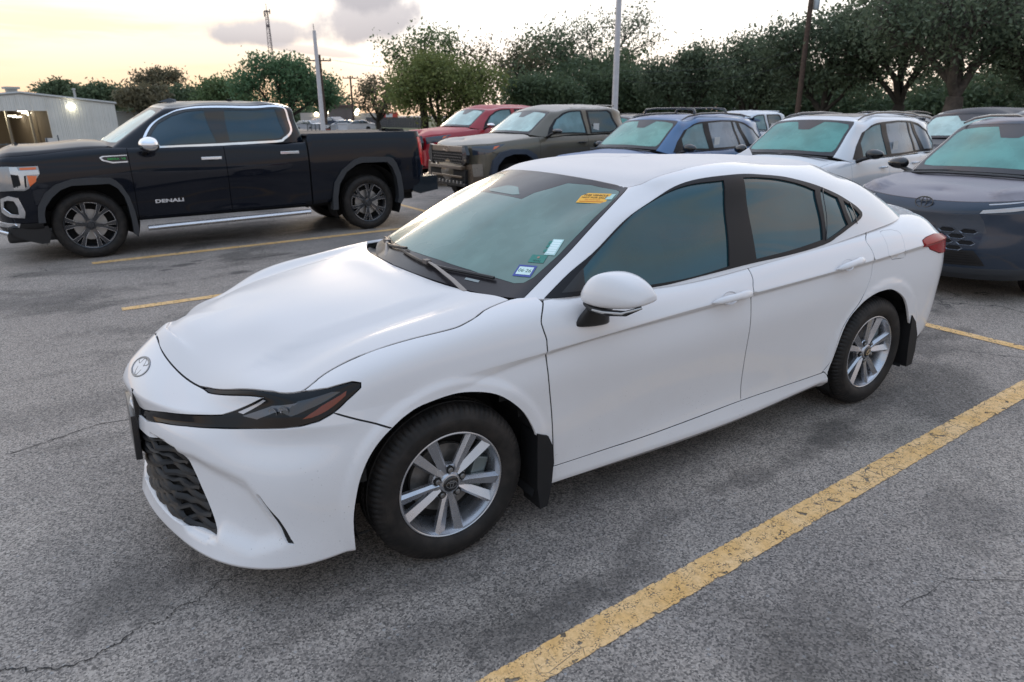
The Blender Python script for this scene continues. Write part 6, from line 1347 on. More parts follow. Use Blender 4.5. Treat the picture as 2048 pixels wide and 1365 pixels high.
    w = plain_wheel(car, .36, .235, .22, 5, simple('wheel_dark_alloy', (.10, .10, .11), .3, .6)); place_wheels(w, car, [(0, .80, .36, 1, 0), (-2.69, .80, .36, 1, 20), (0, -.80, .36, -1, 0), (-2.69, -.80, .36, -1, 0)])
    return car, Lf, G
DEW = dict(glass_dew_teal=(.10, .29, .26), glass_dew_mint=(.17, .36, .31), glass_dew_pale=(.30, .46, .42), glass_dew_blue=(.20, .50, .50))
def others_suv():
    Wb = paint('paint_blue', (.07, .15, .29), .35, .05, dirt=.1, metal=.2); Wbd = paint('paint_blue_dew', (.20, .25, .37), .5, .20, dirt=.1, dew=.8)
    suv('parked_suv', (-6.84, -6.27, 0), .10, 'blue compact SUV with black roof rails and cross bars behind the white sedan roof', Wb, Wbd, bars=True, stickers=[(-1.78, 1.20)], dewcol='glass_dew_mint')
    W = paint('paint_white2', (.72, .74, .77), .38, .05, dirt=.2); WD = paint('paint_white2_dew', (.70, .71, .73), .5, .18, dirt=.1, dew=.7)
    suv('parked_suv', (-7.49, -3.47, 0), .085, 'white compact SUV with black mirrors and a dark sunroof', W, WD, sunroof=True, stickers=[(-1.80, 1.20)], dewcol='glass_dew_teal')
others_suv()
def grey_suv():
    """dark blue-grey electric SUV seen nose-on"""
    car = empty('parked_suv', (-6.70, -.47, 0), .03, 'dark slate-blue SUV with honeycomb grille, nose towards the white sedan tail', 'car'); blk, gb, tr, ch = BLK(), GLOSSBLK(), TRIM(), CHROME()
    W = paint('paint_slate', (.020, .034, .058), .34, .05, dirt=.1, metal=.25); WD = paint('paint_slate_dew', (.24, .225, .25), .48, .2, dirt=.1, dew=.9)
    xs = [.42, .2, 0, -.45, -1.0, -1.7, -2.3, -2.85, -3.2, -3.45]
    def hoodb(S_, V, P):
        x, y = P[..., 0], P[..., 1]; k = sm(x, -.5, .1)*sm(V, 8.2, 8.6)
        return .040*k*sm(y, .50+.14*np.clip(.6-x, 0, 1), .545+.14*np.clip(.6-x, 0, 1))
    rows = [
     ((.86, .20, .70), [(.42, .84, .22), (-1, .86, .22), (-3.4, .84, .28)], (-3.7, .34, .6)),
     ((.93, .26, .76), [(.42, .92, .30), (-1, .90, .30), (-3.4, .90, .40)], (-3.74, .46, .74)),
     ((.955, .40, .78), [(.42, .925, .44), (-1, .885, .44), (-3.4, .905, .52)], (-3.76, .60, .76)),
     ((.955, .50, .78), [(.42, .925, .56), (-1, .90, .62), (-3.4, .92, .66)], (-3.76, .74, .77)),
     ((.935, .62, .78), [(.42, .92, .68), (-1, .915, .76), (-3.4, .92, .80)], (-3.75, .88, .77)),
     ((.925, .74, .78), [(.42, .915, .80), (-1, .925, .88), (-3.4, .92, .92)], (-3.74, .98, .77)),
     ((.925, .80, .78), [(.42, .90, .86), (-1, .91, .94), (-3.4, .90, .98)], (-3.73, 1.04, .77)),
     ((.90, .86, .78), [(.42, .87, .93), (-1, .885, 1.01), (-3.4, .87, 1.04)], (-3.70, 1.08, .74)),
     ((.86, .905, .77), [(.42, .83, .965), (-.3, .86, 1.03), (-1, .86, 1.05), (-3.4, .84, 1.08)], (-3.66, 1.10, .72)),
     ((.80, .935, .60), [(.38, .66, 1.00), (-.3, .70, 1.06), (-1, .74, 1.05), (-3.4, .6, 1.08)], (-3.5, 1.10, .5)),
     ((.70, .96, .33), [(.3, .36, 1.02), (-.25, .38, 1.085), (-1, .4, 1.06), (-3.4, .33, 1.08)], (-3.4, 1.10, .3)),
     ((.60, .97, 0), [(.2, 0, 1.03), (-.2, 0, 1.095), (-1, 0, 1.06), (-3.4, 0, 1.08)], (-3.3, 1.10, 0))]
    Lf = Loft(rows, xs, .36, .3, creases=(1, 4, 6, 8), bump=[hoodb]); S = Lf.S; s_ = Lf.s_; e = S.s[0]
    fa = archpts(0, .37, .42, .30); ra = archpts(-2.85, .37, .42, .30)
    lampU = [(-.44, 7.35), (-.30, 7.45), (-.02, 7.75), (.10, 8.0), (.0, 7.95), (-.25, 7.85), (-.46, 7.72)]; lampL = [(-.52, 6.05), (-.30, 6.2), (-.05, 6.55), (-.02, 6.95), (-.30, 6.75), (-.50, 6.55)]
    cfg = dict(vb=8.0, vh=8.4, farch=fa, rarch=ra, doors=[-.55, -1.65, -2.7], hoodx=-.30, fasx=.50, vfas=6.2, vf=7.95, handles=[(-1.42, .96), (-2.45, .97)], hl=.085, rax=-2.85, vsill=1.0, fsplit=6, rk=9, vrd=5.2, hoodmat=WD, hmat=W, fholes=[lampL])
    body_panels(car, Lf, cfg, W)
    lm = simple('lamp_clear', (.42, .42, .44), .12, .4, coat=1.0)
    panels('headlight', S, [lampL], lm, car, 'LR', off=.001); panels('running_light', S, [[(-.46, 7.25), (-.30, 7.35), (.0, 7.7), (.02, 7.85), (-.25, 7.7), (-.47, 7.5)]], lm, car, 'LR', off=.003, depth=.01)
    panels('lamp_line', S, [[(-.46, 7.5), (.02, 7.85), (.03, 7.98), (-.47, 7.68)]], gb, car, 'LR', off=.004, depth=.01)
    cl = simple('clad_grey', (.035, .040, .048), .45)
    panels('lower_grille', S, [[(e, 1.5), (-.40, 1.5), (-.50, 2.7), (e, 2.75)]], simple('grille_black', (.014, .014, .015), .38), car, 'C', off=.003)
    for k in range(6):
        v_ = 1.62+k*.19; P, f, N = ribbon(S, [(e, v_), (-.6, v_), (-.44-.02*k, v_)], .010, .014); mk('grille_slat', P, f, blk, car, normals=N); mk('grille_slat', P*[1, -1, 1], [q[::-1] for q in f], blk, car, normals=N*[1, -1, 1])
    panels('skid_trim', S, [[(e, 0), (-.05, 0), (-.05, 1.3), (e, 1.35)]], cl, car, 'C', off=.004)
    # honeycomb recesses: three staggered rows each side of the nose
    hx = simple('hex_recess', (.003, .003, .004), .8); fr = simple('hex_edge', (.13, .15, .19), .3, .3, coat=.8)
    for r_ in range(4):
        for c_ in range(6):
            y = -.43+c_*.172+(r_ % 2)*.086; z = .655-r_*.052
            if abs(y) > .48-.02*r_: continue
            hw, hh = .078, .023; poly = [(y-hw, z), (y-hw*.62, z+hh), (y+hw*.62, z+hh), (y+hw, z), (y+hw*.62, z-hh), (y-hw*.62, z-hh)]
            def onf(pp, off):
                out = []
                for a, b in pp:
                    uv = Lf.front([(abs(a), b)])[0]; p = S.pos(uv)[0]+S.nor(uv)[0]*off; out.append((p[0], math.copysign(p[1], a), p[2]))
                return out
            A = onf(poly, .012); B = onf([(y+(a-y)*.86, z+(b-z)*.78) for a, b in poly], .005); m = MB(); m.add(A+B, [(i, (i+1) % 6, 6+(i+1) % 6, 6+i) for i in range(6)]); m.build('honeycomb_edge', fr, car); m = MB(); m.add(B, [tuple(range(6))]); m.build('honeycomb_cell', hx, car)
    grp = [(e, 4.05), (-.44, 4.05), (-.52, 5.95), (e, 5.95)]
    panels('grille', S, [grp], simple('grille_panel', (.035, .045, .062), .3, coat=.5), car, 'C', off=.0015, depth=.004)
    uv = (e+.004, 7.05); p = S.pos(uv)[0]; toyo(car, frame((p[0]+.004, 0, .885), (0, -1, 0), (-.25, 0, 1)), .080, .052, simple('badge_black', (.01, .01, .011), .25, coat=.6))
    for cx in (0, -2.85):
        a = archpts(cx, .37, .49, .30); b = archpts(cx, .37, .42, .30)
        for s in (1, -1):
            m = MB(); m.prism(a+b[::-1], .87*s, .94*s); m.build('wheel_arch_flare', cl, car)
    G = Cabin((-.12, 1.10, .73), (-.95, 1.575, .60), [(-.48, .84, 1.045), (-1.0, .855, 1.05), (-1.7, .86, 1.06), (-2.3, .855, 1.07), (-2.9, .84, 1.09), (-3.25, .80, 1.11)], [(-1.14, .64, 1.535), (-1.4, .68, 1.575), (-1.75, .685, 1.59), (-2.2, .68, 1.58), (-2.75, .65, 1.54), (-3.1, .62, 1.48)], (-3.55, 1.14, .68), (-3.25, 1.50, .58), 1.645, bow=.16)
    out = [(-.56, 1.07), (-.75, 1.22), (-1.0, 1.38), (-1.25, 1.49), (-1.6, 1.54), (-2.2, 1.545), (-2.75, 1.48), (-3.1, 1.28), (-3.0, 1.15), (-2.3, 1.09), (-1.4, 1.075)]
    p1 = [(-.80, 1.10), (-.85, 1.24), (-1.08, 1.39), (-1.3, 1.47), (-1.52, 1.51), (-1.62, 1.10)]; p2 = [(-1.74, 1.11), (-1.68, 1.51), (-2.2, 1.52), (-2.7, 1.45), (-3.0, 1.27), (-2.9, 1.17), (-2.6, 1.12)]
    gd = glass_dew('glass_dew_teal', DEW['glass_dew_teal']); gs = glass_side('glass_side')
    cabin_parts(car, G, W, WD, dict(outer=[out], panes=[p1, p2]), (gd, gs, gs), tr)
    for sgn in (1, -1):
        m = MB(); m.tube([(-1.0, .60*sgn, 1.575), (-1.2, .595*sgn, 1.62), (-1.6, .59*sgn, 1.65), (-2.3, .585*sgn, 1.65), (-3.0, .57*sgn, 1.57)], [.010, .016, .017, .017, .01], 8); m.build('roof_rail', gb, car, 60)
    side_mirror(car, -.62, .98, 1.18, 1.06, 1.20, gb, blk, .13, 1.02)
    m = MB(); m.tube([(-.10, -.72, 1.065), (-.06, -.35, 1.09), (-.05, 0, 1.095), (-.06, .35, 1.09), (-.10, .72, 1.065)], .04, 6, flat=.4); m.build('cowl', blk, car)
    m = MB(); m.tube([(-.16, -.62, 1.09), (-.20, .02, 1.125)], .012, 6); m.build('wiper', blk, car); m = MB(); m.tube([(-.18, .0, 1.12), (-.27, .60, 1.10)], .012, 6); m.build('wiper', blk, car)
    inners(car, Lf, G, [(0, .44, .8), (-2.85, .44, .8)], (-3.4, .6, -.6, .6, .22, .35))
    for cx in (0, -2.85): liner(car, cx, .37, .44, .88, .5)
    w = plain_wheel(car, .37, .25, .23, 6, simple('wheel_dark_alloy', (.10, .10, .11), .3, .6)); place_wheels(w, car, [(0, .80, .37, 1, 0), (-2.85, .80, .37, 1, 20), (0, -.80, .37, -1, 0), (-2.85, -.80, .37, -1, 0)])
grey_suv()
def pickup(loc, rz, label, W, WD, kind):
    """row pickups: bronze, red, pale"""
    car = empty('pickup_truck', loc, rz, label, 'pickup truck'); blk, gb, tr, ch = BLK(), GLOSSBLK(), TRIM(), CHROME()
    big = kind == 'red'; dz = .06 if big else 0; xs = [.48, .3, 0, -.3, -.6, -1.2, -1.8, -2.4, -2.92, -2.98, -3.4, -3.9, -4.3]; hw = .98 if big else .93
    def K(y, *zs): return [(x, y*hw/.93, z+dz) for x, z in zs]
    rows = [
     ((.88, .40, .75), K(.84, (.48, .42), (-1, .42), (-4.3, .50)), (-4.42, .52, .7)),
     ((.95, .50, .80), K(.90, (.48, .52), (-1, .50), (-4.3, .58)), (-4.45, .62, .8)),
     ((.965, .68, .80), K(.92, (.48, .70), (-1, .66), (-4.3, .72)), (-4.46, .75, .84)),
     ((.94, .84, .80), K(.925, (.48, .86), (-1, .86), (-4.3, .90)), (-4.46, .92, .85)),
     ((.93, .98, .80), K(.925, (.48, 1.0), (-1, 1.04), (-4.3, 1.08)), (-4.45, 1.12, .85)),
     ((.92, 1.10, .79), K(.90, (.48, 1.13), (-.6, 1.20), (-2.92, 1.24), (-2.98, 1.28), (-4.3, 1.30)), (-4.43, 1.33, .83)),
     ((.90, 1.155, .76), K(.86, (.48, 1.20), (-.6, 1.285), (-2.92, 1.30), (-2.98, 1.36), (-4.3, 1.38)), (-4.42, 1.40, .8)),
     ((.85, 1.19, .66), K(.74, (.48, 1.235), (-.6, 1.33), (-2.92, 1.31), (-2.98, 1.40), (-4.3, 1.42)), (-4.4, 1.43, .75)),
     ((.75, 1.225, .5), K(.52, (.40, 1.275), (-.6, 1.35), (-2.92, 1.31), (-2.98, 1.40), (-4.3, 1.42)), (-4.3, 1.43, .5)),
     ((.66, 1.235, .26), K(.28, (.34, 1.28), (-.6, 1.355), (-2.92, 1.31), (-2.98, 1.36), (-4.3, 1.38)), (-4.2, 1.38, .3)),
     ((.56, 1.24, 0), K(0, (.3, 1.285), (-.6, 1.36), (-2.92, 1.31), (-2.98, 1.36), (-4.3, 1.38)), (-4.1, 1.38, 0))]
    Lf = Loft(rows, xs, .40, .15, creases=(1, 3, 6), split=(-2.92, -2.98)); S = Lf.S; s_ = Lf.s_; e = S.s[0]
    fa = [(.47, .42), (.46, .62), (.40, .82), (.26, .95), (.05, 1.0), (-.22, .99), (-.38, .90), (-.46, .75), (-.49, .55), (-.49, .42)]; ra = [(x-3.35, z+.02) for x, z in fa]
    lamp = [(-.33, 4.0), (-.10, 4.2), (.10, 4.75), (.28, 5.35), (.10, 5.45), (-.15, 5.35), (-.34, 5.35)]
    cfg = dict(vb=6.0, vh=6.4, farch=fa, rarch=ra, doors=[-.60, -1.80, -2.88], hoodx=-.42, fasx=.55, vfas=4.5, vf=5.8, handles=[(-1.63, 1.165+dz), (-2.66, 1.18+dz)], hl=.10, rax=-3.35, rdcut=False, vsill=1.0, fsplit=3, hoodmat=WD, hmat=blk, fholes=[lamp])
    body_panels(car, Lf, cfg, W)
    panels('headlight', S, [lamp], simple('lamp_dark', (.03, .04, .06), .08, coat=1.0), car, 'LR', off=.001, gap=-.01)
    panels('indicator', S, [[(.0, 4.7), (.08, 4.85), (.17, 5.15), (.05, 5.15)]], simple('amber_bright', (.75, .13, .015), .15, coat=1.0), car, 'LR', off=.004, depth=.004)
    # grille block
    gx = S.pos([e, 4.2])[0][0]
    bm_ = simple('grille_bronze', (.16, .12, .085), .3, .4, coat=.7) if kind == 'bronze' else W
    m = MB(); m.box(gx-.03, gx+.012, -.60, .60, 1.04+dz, 1.15+dz, b=.012); m.build('grille_header', bm_, car)
    m = MB(); m.box(gx-.03, gx+.004, -.62, .62, .82+dz, 1.04+dz, b=.01); g_ = m.build('grille', DARK(), car)
    for r_ in range(4):
        for c_ in range(13):
            y = -.55+c_*.092+(r_ % 2)*.046; z = 1.01+dz-r_*.052
            if y > .58: continue
            m = MB(); m.tube([(gx+.008, y-.035, z), (gx+.012, y-.018, z-.018), (gx+.012, y+.018, z-.018), (gx+.008, y+.035, z)], .007, 5); m.build('grille_mesh', simple('mesh_grey', (.10, .09, .085), .35, .5), g_)
    for s in (1, -1):
        m = MB(); m.prism([(.60*s, .80+dz), (.72*s, .86+dz), (.76*s, 1.0+dz), (.68*s, 1.16+dz), (.60*s, 1.15+dz)], gx-.05, gx+.02, 'x'); m.build('grille_cheek', gb, car)
        m = MB(); m.prism([(.60*s, .80+dz), (.86*s, .84+dz), (.90*s, .62+dz), (.84*s, .46+dz), (.72*s, .46+dz), (.62*s, .68+dz)], gx-.25, gx-.03, 'x'); m.build('bumper_wing', bm_, car)
    m = MB(); m.box(gx-.05, gx+.06, -.62, .62, .73+dz, .80+dz, b=.015); m.build('front_bumper_bar', bm_, car)
    m = MB(); m.box(gx-.05, gx+.05, -.60, .60, .58+dz, .62+dz, b=.01); m.build('front_bumper_bar', bm_, car)
    m = MB(); m.box(gx-.08, gx+.02, -.70, .70, .50+dz, .73+dz, b=.01); m.build('bumper_opening', DARK(), car)
    for k in range(9):
        m = MB(); m.box(gx+.01, gx+.055, -.56+k*.14-.02, -.56+k*.14+.02, .47+dz, .52+dz, b=.008); m.build('skid_tooth', simple('skid_silver', (.45, .43, .41), .35, .7), car)
    m = MB(); m.box(gx-.10, gx+.04, -.72, .72, .42+dz, .49+dz, b=.02); m.build('skid_plate', blk, car)
    toyo(car, frame((gx+.02, 0, 1.09+dz), (0, -1, 0), (0, 0, 1)), .095, .048, simple('badge_bronze', (.40, .33, .28), .3, .8))
    fl = simple('flare_slate', (.045, .055, .075), .4, coat=.4)
    for dx, dzz in ((0, 0), (-3.35, .02)):
        o_ = [(.56, .50), (.555, .68), (.50, .90), (.34, 1.04), (.10, 1.085), (-.26, 1.075), (-.46, .97), (-.55, .80), (-.575, .50)]; i_ = [(-.49, .50), (-.46, .75), (-.38, .90), (-.22, .985), (.05, .995), (.26, .945), (.40, .81), (.46, .62), (.47, .50)]
        for s in (1, -1):
            m = MB(); m.prism([(x+dx, z+dzz) for x, z in o_+i_], .84*s, (.985 if not big else 1.0)*s); m.build('wheel_arch_flare', fl if not big else W, car)
    zb = 1.31+dz
    G = Cabin((-.33, zb+.045, .73), (-.98, 1.77+dz, .62), [(-.66, .86, zb-.02), (-1.2, .865, zb-.01), (-1.8, .87, zb), (-2.4, .865, zb+.005), (-2.78, .855, zb+.01)], [(-1.15, .66, 1.74+dz), (-1.4, .70, 1.78+dz), (-1.85, .705, 1.795+dz), (-2.4, .70, 1.795+dz), (-2.68, .69, 1.78+dz)], (-2.93, zb+.04, .78), (-2.84, 1.78+dz, .66), 1.885+dz)
    d = dz
    o1 = [(-.80, 1.325+d), (-.88, 1.45+d), (-1.05, 1.60+d), (-1.25, 1.71+d), (-1.42, 1.755+d), (-1.72, 1.765+d), (-1.80, 1.32+d)]; o2 = [(-1.88, 1.325+d), (-1.84, 1.765+d), (-2.42, 1.77+d), (-2.50, 1.72+d), (-2.62, 1.44+d), (-2.58, 1.38+d), (-2.42, 1.33+d)]
    p1 = [(-.93, 1.345+d), (-.96, 1.46+d), (-1.10, 1.60+d), (-1.28, 1.69+d), (-1.44, 1.735+d), (-1.69, 1.745+d), (-1.76, 1.34+d)]; p2 = [(-1.92, 1.345+d), (-1.89, 1.745+d), (-2.40, 1.75+d), (-2.47, 1.70+d), (-2.585, 1.44+d), (-2.54, 1.39+d), (-2.40, 1.35+d)]
    gd = glass_dew('glass_dew_pale', DEW['glass_dew_pale']); gf = glass_dew('glass_fog_front', (.16, .27, .29)); gk = glass_side('glass_privacy', (.02, .026, .034), .10)
    cabin_parts(car, G, W, WD, dict(outer=[o1, o2], panes=[p1, p2]), (gd, gf, gk), tr)
    side_mirror(car, -.84, 1.02, 1.20, 1.34+dz, 1.45+dz, ch if big else gb, blk, .13, 1.28+dz)
    if kind == 'bronze':
        uv = gwin(G, [(-2.05, 1.44)])[0]; p = G.pos(uv)[0]; n = G.nor(uv)[0]; m = MB(); m.box(-.075, .075, -.075, .075, 0, .001, M=frame(p+n*.006, (-1, 0, 0), (0, 0, 1))); m.build('window_sheet', simple('paper', (.62, .62, .60), .7), car)
        m = MB(); m.tube([(-2.80, -.48, 1.852), (-2.82, 0, 1.866), (-2.80, .48, 1.852)], .022, 8, flat=.6); m.build('roof_lip', W, car, 60)
    inners(car, Lf, G, [(0, .52, 1.05), (-3.35, .52, 1.08)], (-4.2, .6, -.6, .6, .42, .6))
    for cx in (0, -3.35): liner(car, cx, .50, .52, .90, .5)
    w = plain_wheel(car, .41, .24, .27, 6, simple('wheel_dark_alloy', (.10, .10, .11), .3, .6)); place_wheels(w, car, [(0, .80, .41, 1, 0), (-3.35, .80, .41, 1, 20), (0, -.80, .41, -1, 0), (-3.35, -.80, .41, -1, 0)])
Wz = paint('paint_bronze', (.12, .105, .078), .33, .05, dirt=.2, metal=.25, dirtcol=(.2, .17, .13)); Wzd = paint('paint_bronze_dew_sunlit', (.42, .38, .33), .48, .2, dirt=.1, dew=.9)  # hood and roof coat: dew, plus sunlit sheen put into the lighter colour
pickup((-5.95, -8.95, 0), .026, 'bronze-green pickup with honeycomb grille and slate wheel arches, left of the blue SUV', Wz, Wzd, 'bronze')
Wr = paint('paint_red', (.33, .012, .022), .35, .05, dirt=.1); Wrd = paint('paint_red_dew', (.38, .035, .045), .48, .2, dirt=.1, dew=.9)
pickup((-6.97, -13.2, 0), .074, 'red crew-cab pickup with a chrome mirror, behind the bronze one', Wr, Wrd, 'red')

# ================================================================ background
CAMP = Vector((1.0289, 2.96718, 1.71266)); FPX = 1340.98
def ray_(px, py):
    d = _f+_r*((px-1024)/FPX)+_u*((682.5-py)/FPX); return d
def at(px, dist, py=226):
    """ground position at a horizontal distance along the bearing of a picture column"""
    d = ray_(px, py); h = math.hypot(d.x, d.y); return CAMP.x+d.x/h*dist, CAMP.y+d.y/h*dist
def zat(px, py, dist):
    d = ray_(px, py); return CAMP.z+d.z/math.hypot(d.x, d.y)*dist
def fastmesh(name, V, F, mat, parent=None, smooth=False):
    """V (n,3), F (m,k) numpy"""
    me = bpy.data.meshes.new(name); V = np.ascontiguousarray(V, np.float32); F = np.ascontiguousarray(F, np.int32); m, k = F.shape
    me.vertices.add(len(V)); me.vertices.foreach_set('co', V.ravel()); me.loops.add(m*k); me.loops.foreach_set('vertex_index', F.ravel())
    me.polygons.add(m); me.polygons.foreach_set('loop_start', np.arange(0, m*k, k, dtype=np.int32)); me.polygons.foreach_set('loop_total', np.full(m, k, np.int32))
    if mat: me.materials.append(mat)
    me.update(calc_edges=True); me.validate()
    o = bpy.data.objects.new(name, me); COL.objects.link(o); o.parent = parent; return o
def leaf_mat(name, a, b, trans=.3, scale=.5):
    if name in MATS: return MATS[name]
    t = NT(name); gi = t.N.new('ShaderNodeNewGeometry'); n = t.noise(scale, 4, .6); n2 = t.N.new('ShaderNodeTexWhiteNoise'); n2.noise_dimensions = '1D'; t.K.new(gi.outputs['Random Per Island'], n2.inputs['W'])
    c = t.mix(t.ss(n, .32, .70), a, b); c = t.mix(t.ss(n2.outputs['Value'], 0, 1, 0, .55, lin=True), c, tuple(x*.6 for x in a))
    t.set(col=c, rough=.6, spec=.25); tr = t.N.new('ShaderNodeBsdfTranslucent'); t.K.new(c, tr.inputs[0]); mx = t.N.new('ShaderNodeMixShader'); mx.inputs[0].default_value = trans
    t.K.new(t.b.outputs[0], mx.inputs[1]); t.K.new(tr.outputs[0], mx.inputs[2]); t.K.new(mx.outputs[0], t.out.inputs[0]); MATS[name] = t.m; return t.m
BARK = simple('bark', (.045, .038, .032), .9, var=.35, scale=3.)
def leaves(rng, C, per, rad, size, flat=.75):
    n = len(C)*per; c = np.repeat(C, per, 0)+rng.normal(0, 1, (n, 3))*np.array([rad, rad, rad*flat]); a = rng.normal(0, 1, (n, 3)); a /= np.linalg.norm(a, axis=1)[:, None]; b = rng.normal(0, 1, (n, 3)); b -= (a*b).sum(1)[:, None]*a; b /= np.linalg.norm(b, axis=1)[:, None]
    s = size*rng.uniform(.55, 1.25, (n, 1)); a *= s; b *= s*.55; V = np.stack([c-a, c-b*.9+a*.1, c+a, c+b*.9+a*.1], 1).reshape(-1, 3); return V, np.arange(n*4).reshape(n, 4)
def limb(vs, fs, p, q, r0, r1, bend, rng, seg=5, n=5):
    p = np.array(p); q = np.array(q); d = q-p; L = np.linalg.norm(d)+1e-6; side = rng.normal(0, 1, 3); side -= side@d*d/L/L; side *= bend*L/(np.linalg.norm(side)+1e-6); pts = [p+d*t+side*math.sin(math.pi*t)+rng.normal(0, .012*L, 3)*(0 < t < 1) for t in np.linspace(0, 1, seg)]
    u = np.cross(d, [0, 0, 1.]); u = u/np.linalg.norm(u) if np.linalg.norm(u) > 1e-3 else np.array([1., 0, 0]); w = np.cross(d, u); w /= np.linalg.norm(w); k = len(vs)
    for i, c in enumerate(pts):
        r = r0+(r1-r0)*i/(seg-1)
        for j in range(n): a = 2*math.pi*j/n; vs.append(c+(u*math.cos(a)+w*math.sin(a))*r)
    for i in range(seg-1):
        for j in range(n): fs.append((k+i*n+j, k+i*n+(j+1) % n, k+(i+1)*n+(j+1) % n, k+(i+1)*n+j))
    return pts
def tree(pxc, dist, ytop, wpx, label, mat, seed, ybot=None, dens=1.0, leaf=.16, trunk=.32, tr_h=.28, gap=.35, depthf=.7, per=26, z0=0., name='tree', group=None, clump=.55, tips=None, barkm=None):
    rng = np.random.default_rng(seed); x, y = at(pxc, dist); W = wpx/FPX*dist/2; top = zat(pxc, ytop, dist); H = top-z0; zb = (zat(pxc, ybot, dist) if ybot else z0+H*tr_h)
    N = tips or int(190*dens); c0 = np.array([x, y, (zb+top)/2]); ax = np.array([W, W*depthf, (top-zb)/2]); T = []
    # crown axes aligned with the view so that its width is seen
    vx = np.array([-(y-CAMP.y), x-CAMP.x, 0]); vx = vx/np.linalg.norm(vx); vy = np.array([vx[1], -vx[0], 0])
    off = rng.uniform(0, 100, 3)
    while len(T) < N:
        p = rng.uniform(-1, 1, 3); r = np.linalg.norm(p)
        if r > 1 or (r < .45 and rng.random() < .7): continue
        bulge = mnoise.noise(Vector(p*1.9+off)); 
        if r > .74+.55*bulge: continue
        if mnoise.noise(Vector(p*3.2+off+7)) < -.30+gap*.5 and rng.random() < gap*1.6: continue
        if p[2] < -.35 and rng.random() < .35: continue
        T.append(p)
    T = np.array(T); P = c0+T[:, :1]*ax[0]*vx+T[:, 1:2]*ax[1]*vy+np.array([0, 0, 1])*T[:, 2:]*ax[2]
    root = empty(name, (x, y, z0), 0, label, 'tree', group); P -= np.array([x, y, z0])
    V, F = leaves(rng, P, per, clump*(W/4)**.35, leaf*1.15); cr = fastmesh('crown', V, F, mat, root)
    vs = []; fs = []; base = np.array([0, 0, 0.]); fork = np.array([rng.normal(0, .05)*W, rng.normal(0, .05)*W, max(.6, (zb-z0)*.75)]); tk = trunk*(W/4)**.5
    limb(vs, fs, base-[0, 0, .3], fork, tk*1.25, tk*.85, .04, rng, 6, 8)
    K = 6; hubs = P[rng.choice(N, K, False)]
    for _ in range(4):
        lab = ((P[:, None]-hubs[None])**2).sum(2).argmin(1); hubs = np.array([P[lab == k].mean(0) if (lab == k).any() else hubs[k] for k in range(K)])
    for k in range(K):
        h = fork+(hubs[k]-fork)*.75; pts = limb(vs, fs, fork, h, tk*.55, tk*.26, .10, rng, 6, 6); mem = P[lab == k]
        if not len(mem): continue
        K2 = max(2, len(mem)//9); sub = mem[rng.choice(len(mem), min(K2, len(mem)), False)]
        l2 = ((mem[:, None]-sub[None])**2).sum(2).argmin(1)
        for j, sb in enumerate(sub):
            s0 = pts[3] if rng.random() < .4 else h; limb(vs, fs, s0, s0+(sb-s0)*.85, tk*.20, tk*.08, .10, rng, 4, 4)
            for q in mem[l2 == j]: limb(vs, fs, s0+(sb-s0)*.85, q, tk*.07, tk*.03, .06, rng, 3, 3)
    fastmesh('trunk', np.array(vs), np.array(fs), barkm or BARK, root); return root
M_dark = leaf_mat('leaf_dark', (0.105, 0.15, 0.085), (0.165, 0.215, 0.12), .40); M_mid = leaf_mat('leaf_mid', (0.12, 0.185, 0.082), (0.195, 0.265, 0.12), .40); M_yel = leaf_mat('leaf_yellowish', (0.175, 0.215, 0.075), (0.285, 0.315, 0.115), .40)
M_brown = leaf_mat('leaf_brownish', (0.155, 0.15, 0.095), (0.25, 0.215, 0.13), .40); M_oak = leaf_mat('leaf_oak', (0.12, 0.162, 0.105), (0.19, 0.232, 0.145), .40); M_green = leaf_mat('leaf_green', (0.095, 0.19, 0.1), (0.17, 0.27, 0.135), .40)
G_L = 'trees beyond the metal shed'; 
tree(128, 128, 164, 74, 'small dark tree showing above the left end of the metal shed roof', M_dark, 3, ybot=205, group=G_L, z0=-2.4, leaf=.26, per=22)
tree(210, 125, 166, 100, 'round dark green tree above the right half of the metal shed', M_dark, 4, ybot=218, group=G_L, z0=-2.4, leaf=.26, per=24)
tree(328, 118, 138, 92, 'tall brownish tree with an open flat crown, left of the black pickup cab', M_brown, 5, ybot=180, group=G_L, gap=.8, z0=-2.2, leaf=.20, per=16)
tree(292, 108, 168, 96, 'brown-green tree below the open-crowned one, by the black pickup windscreen', M_brown, 6, ybot=225, group=G_L, z0=-2.2, leaf=.24, per=24)
tree(392, 112, 168, 110, 'dark tree directly above the front doors of the black pickup', M_dark, 7, ybot=230, group=G_L, z0=-2., leaf=.24, per=24)
tree(452, 104, 152, 110, 'mid-green tree leaning on the large green one above the pickup cab', M_mid, 8, ybot=230, group=G_L, z0=-1.5, leaf=.22, per=24)
tree(572, 84, 112, 196, 'large rounded green tree standing below the lattice mast', M_green, 9, ybot=226, dens=2.0, leaf=.18, per=26, gap=.30, tr_h=.12)
tree(648, 88, 146, 74, 'right shoulder of green foliage behind the white lamp post', M_green, 10, ybot=232, dens=.7, leaf=.18, gap=.5, per=20)
G_M = 'trees in the middle behind the row of pickups'
tree(757, 88, 150, 110, 'thin brownish tree beside the slim utility pole', M_brown, 11, ybot=238, leaf=.16, gap=.6, per=16, group=G_M)
tree(880, 66, 92, 250, 'broad yellow-green tree above the red pickup', M_yel, 12, ybot=246, dens=2.6, leaf=.15, per=30, gap=.25, tr_h=.1, trunk=.28, group=G_M)
tree(850, 70, 50, 190, 'darker ragged treetop rising behind the yellow-green tree', M_mid, 13, ybot=150, dens=.9, leaf=.15, per=13, gap=.8, group=G_M)
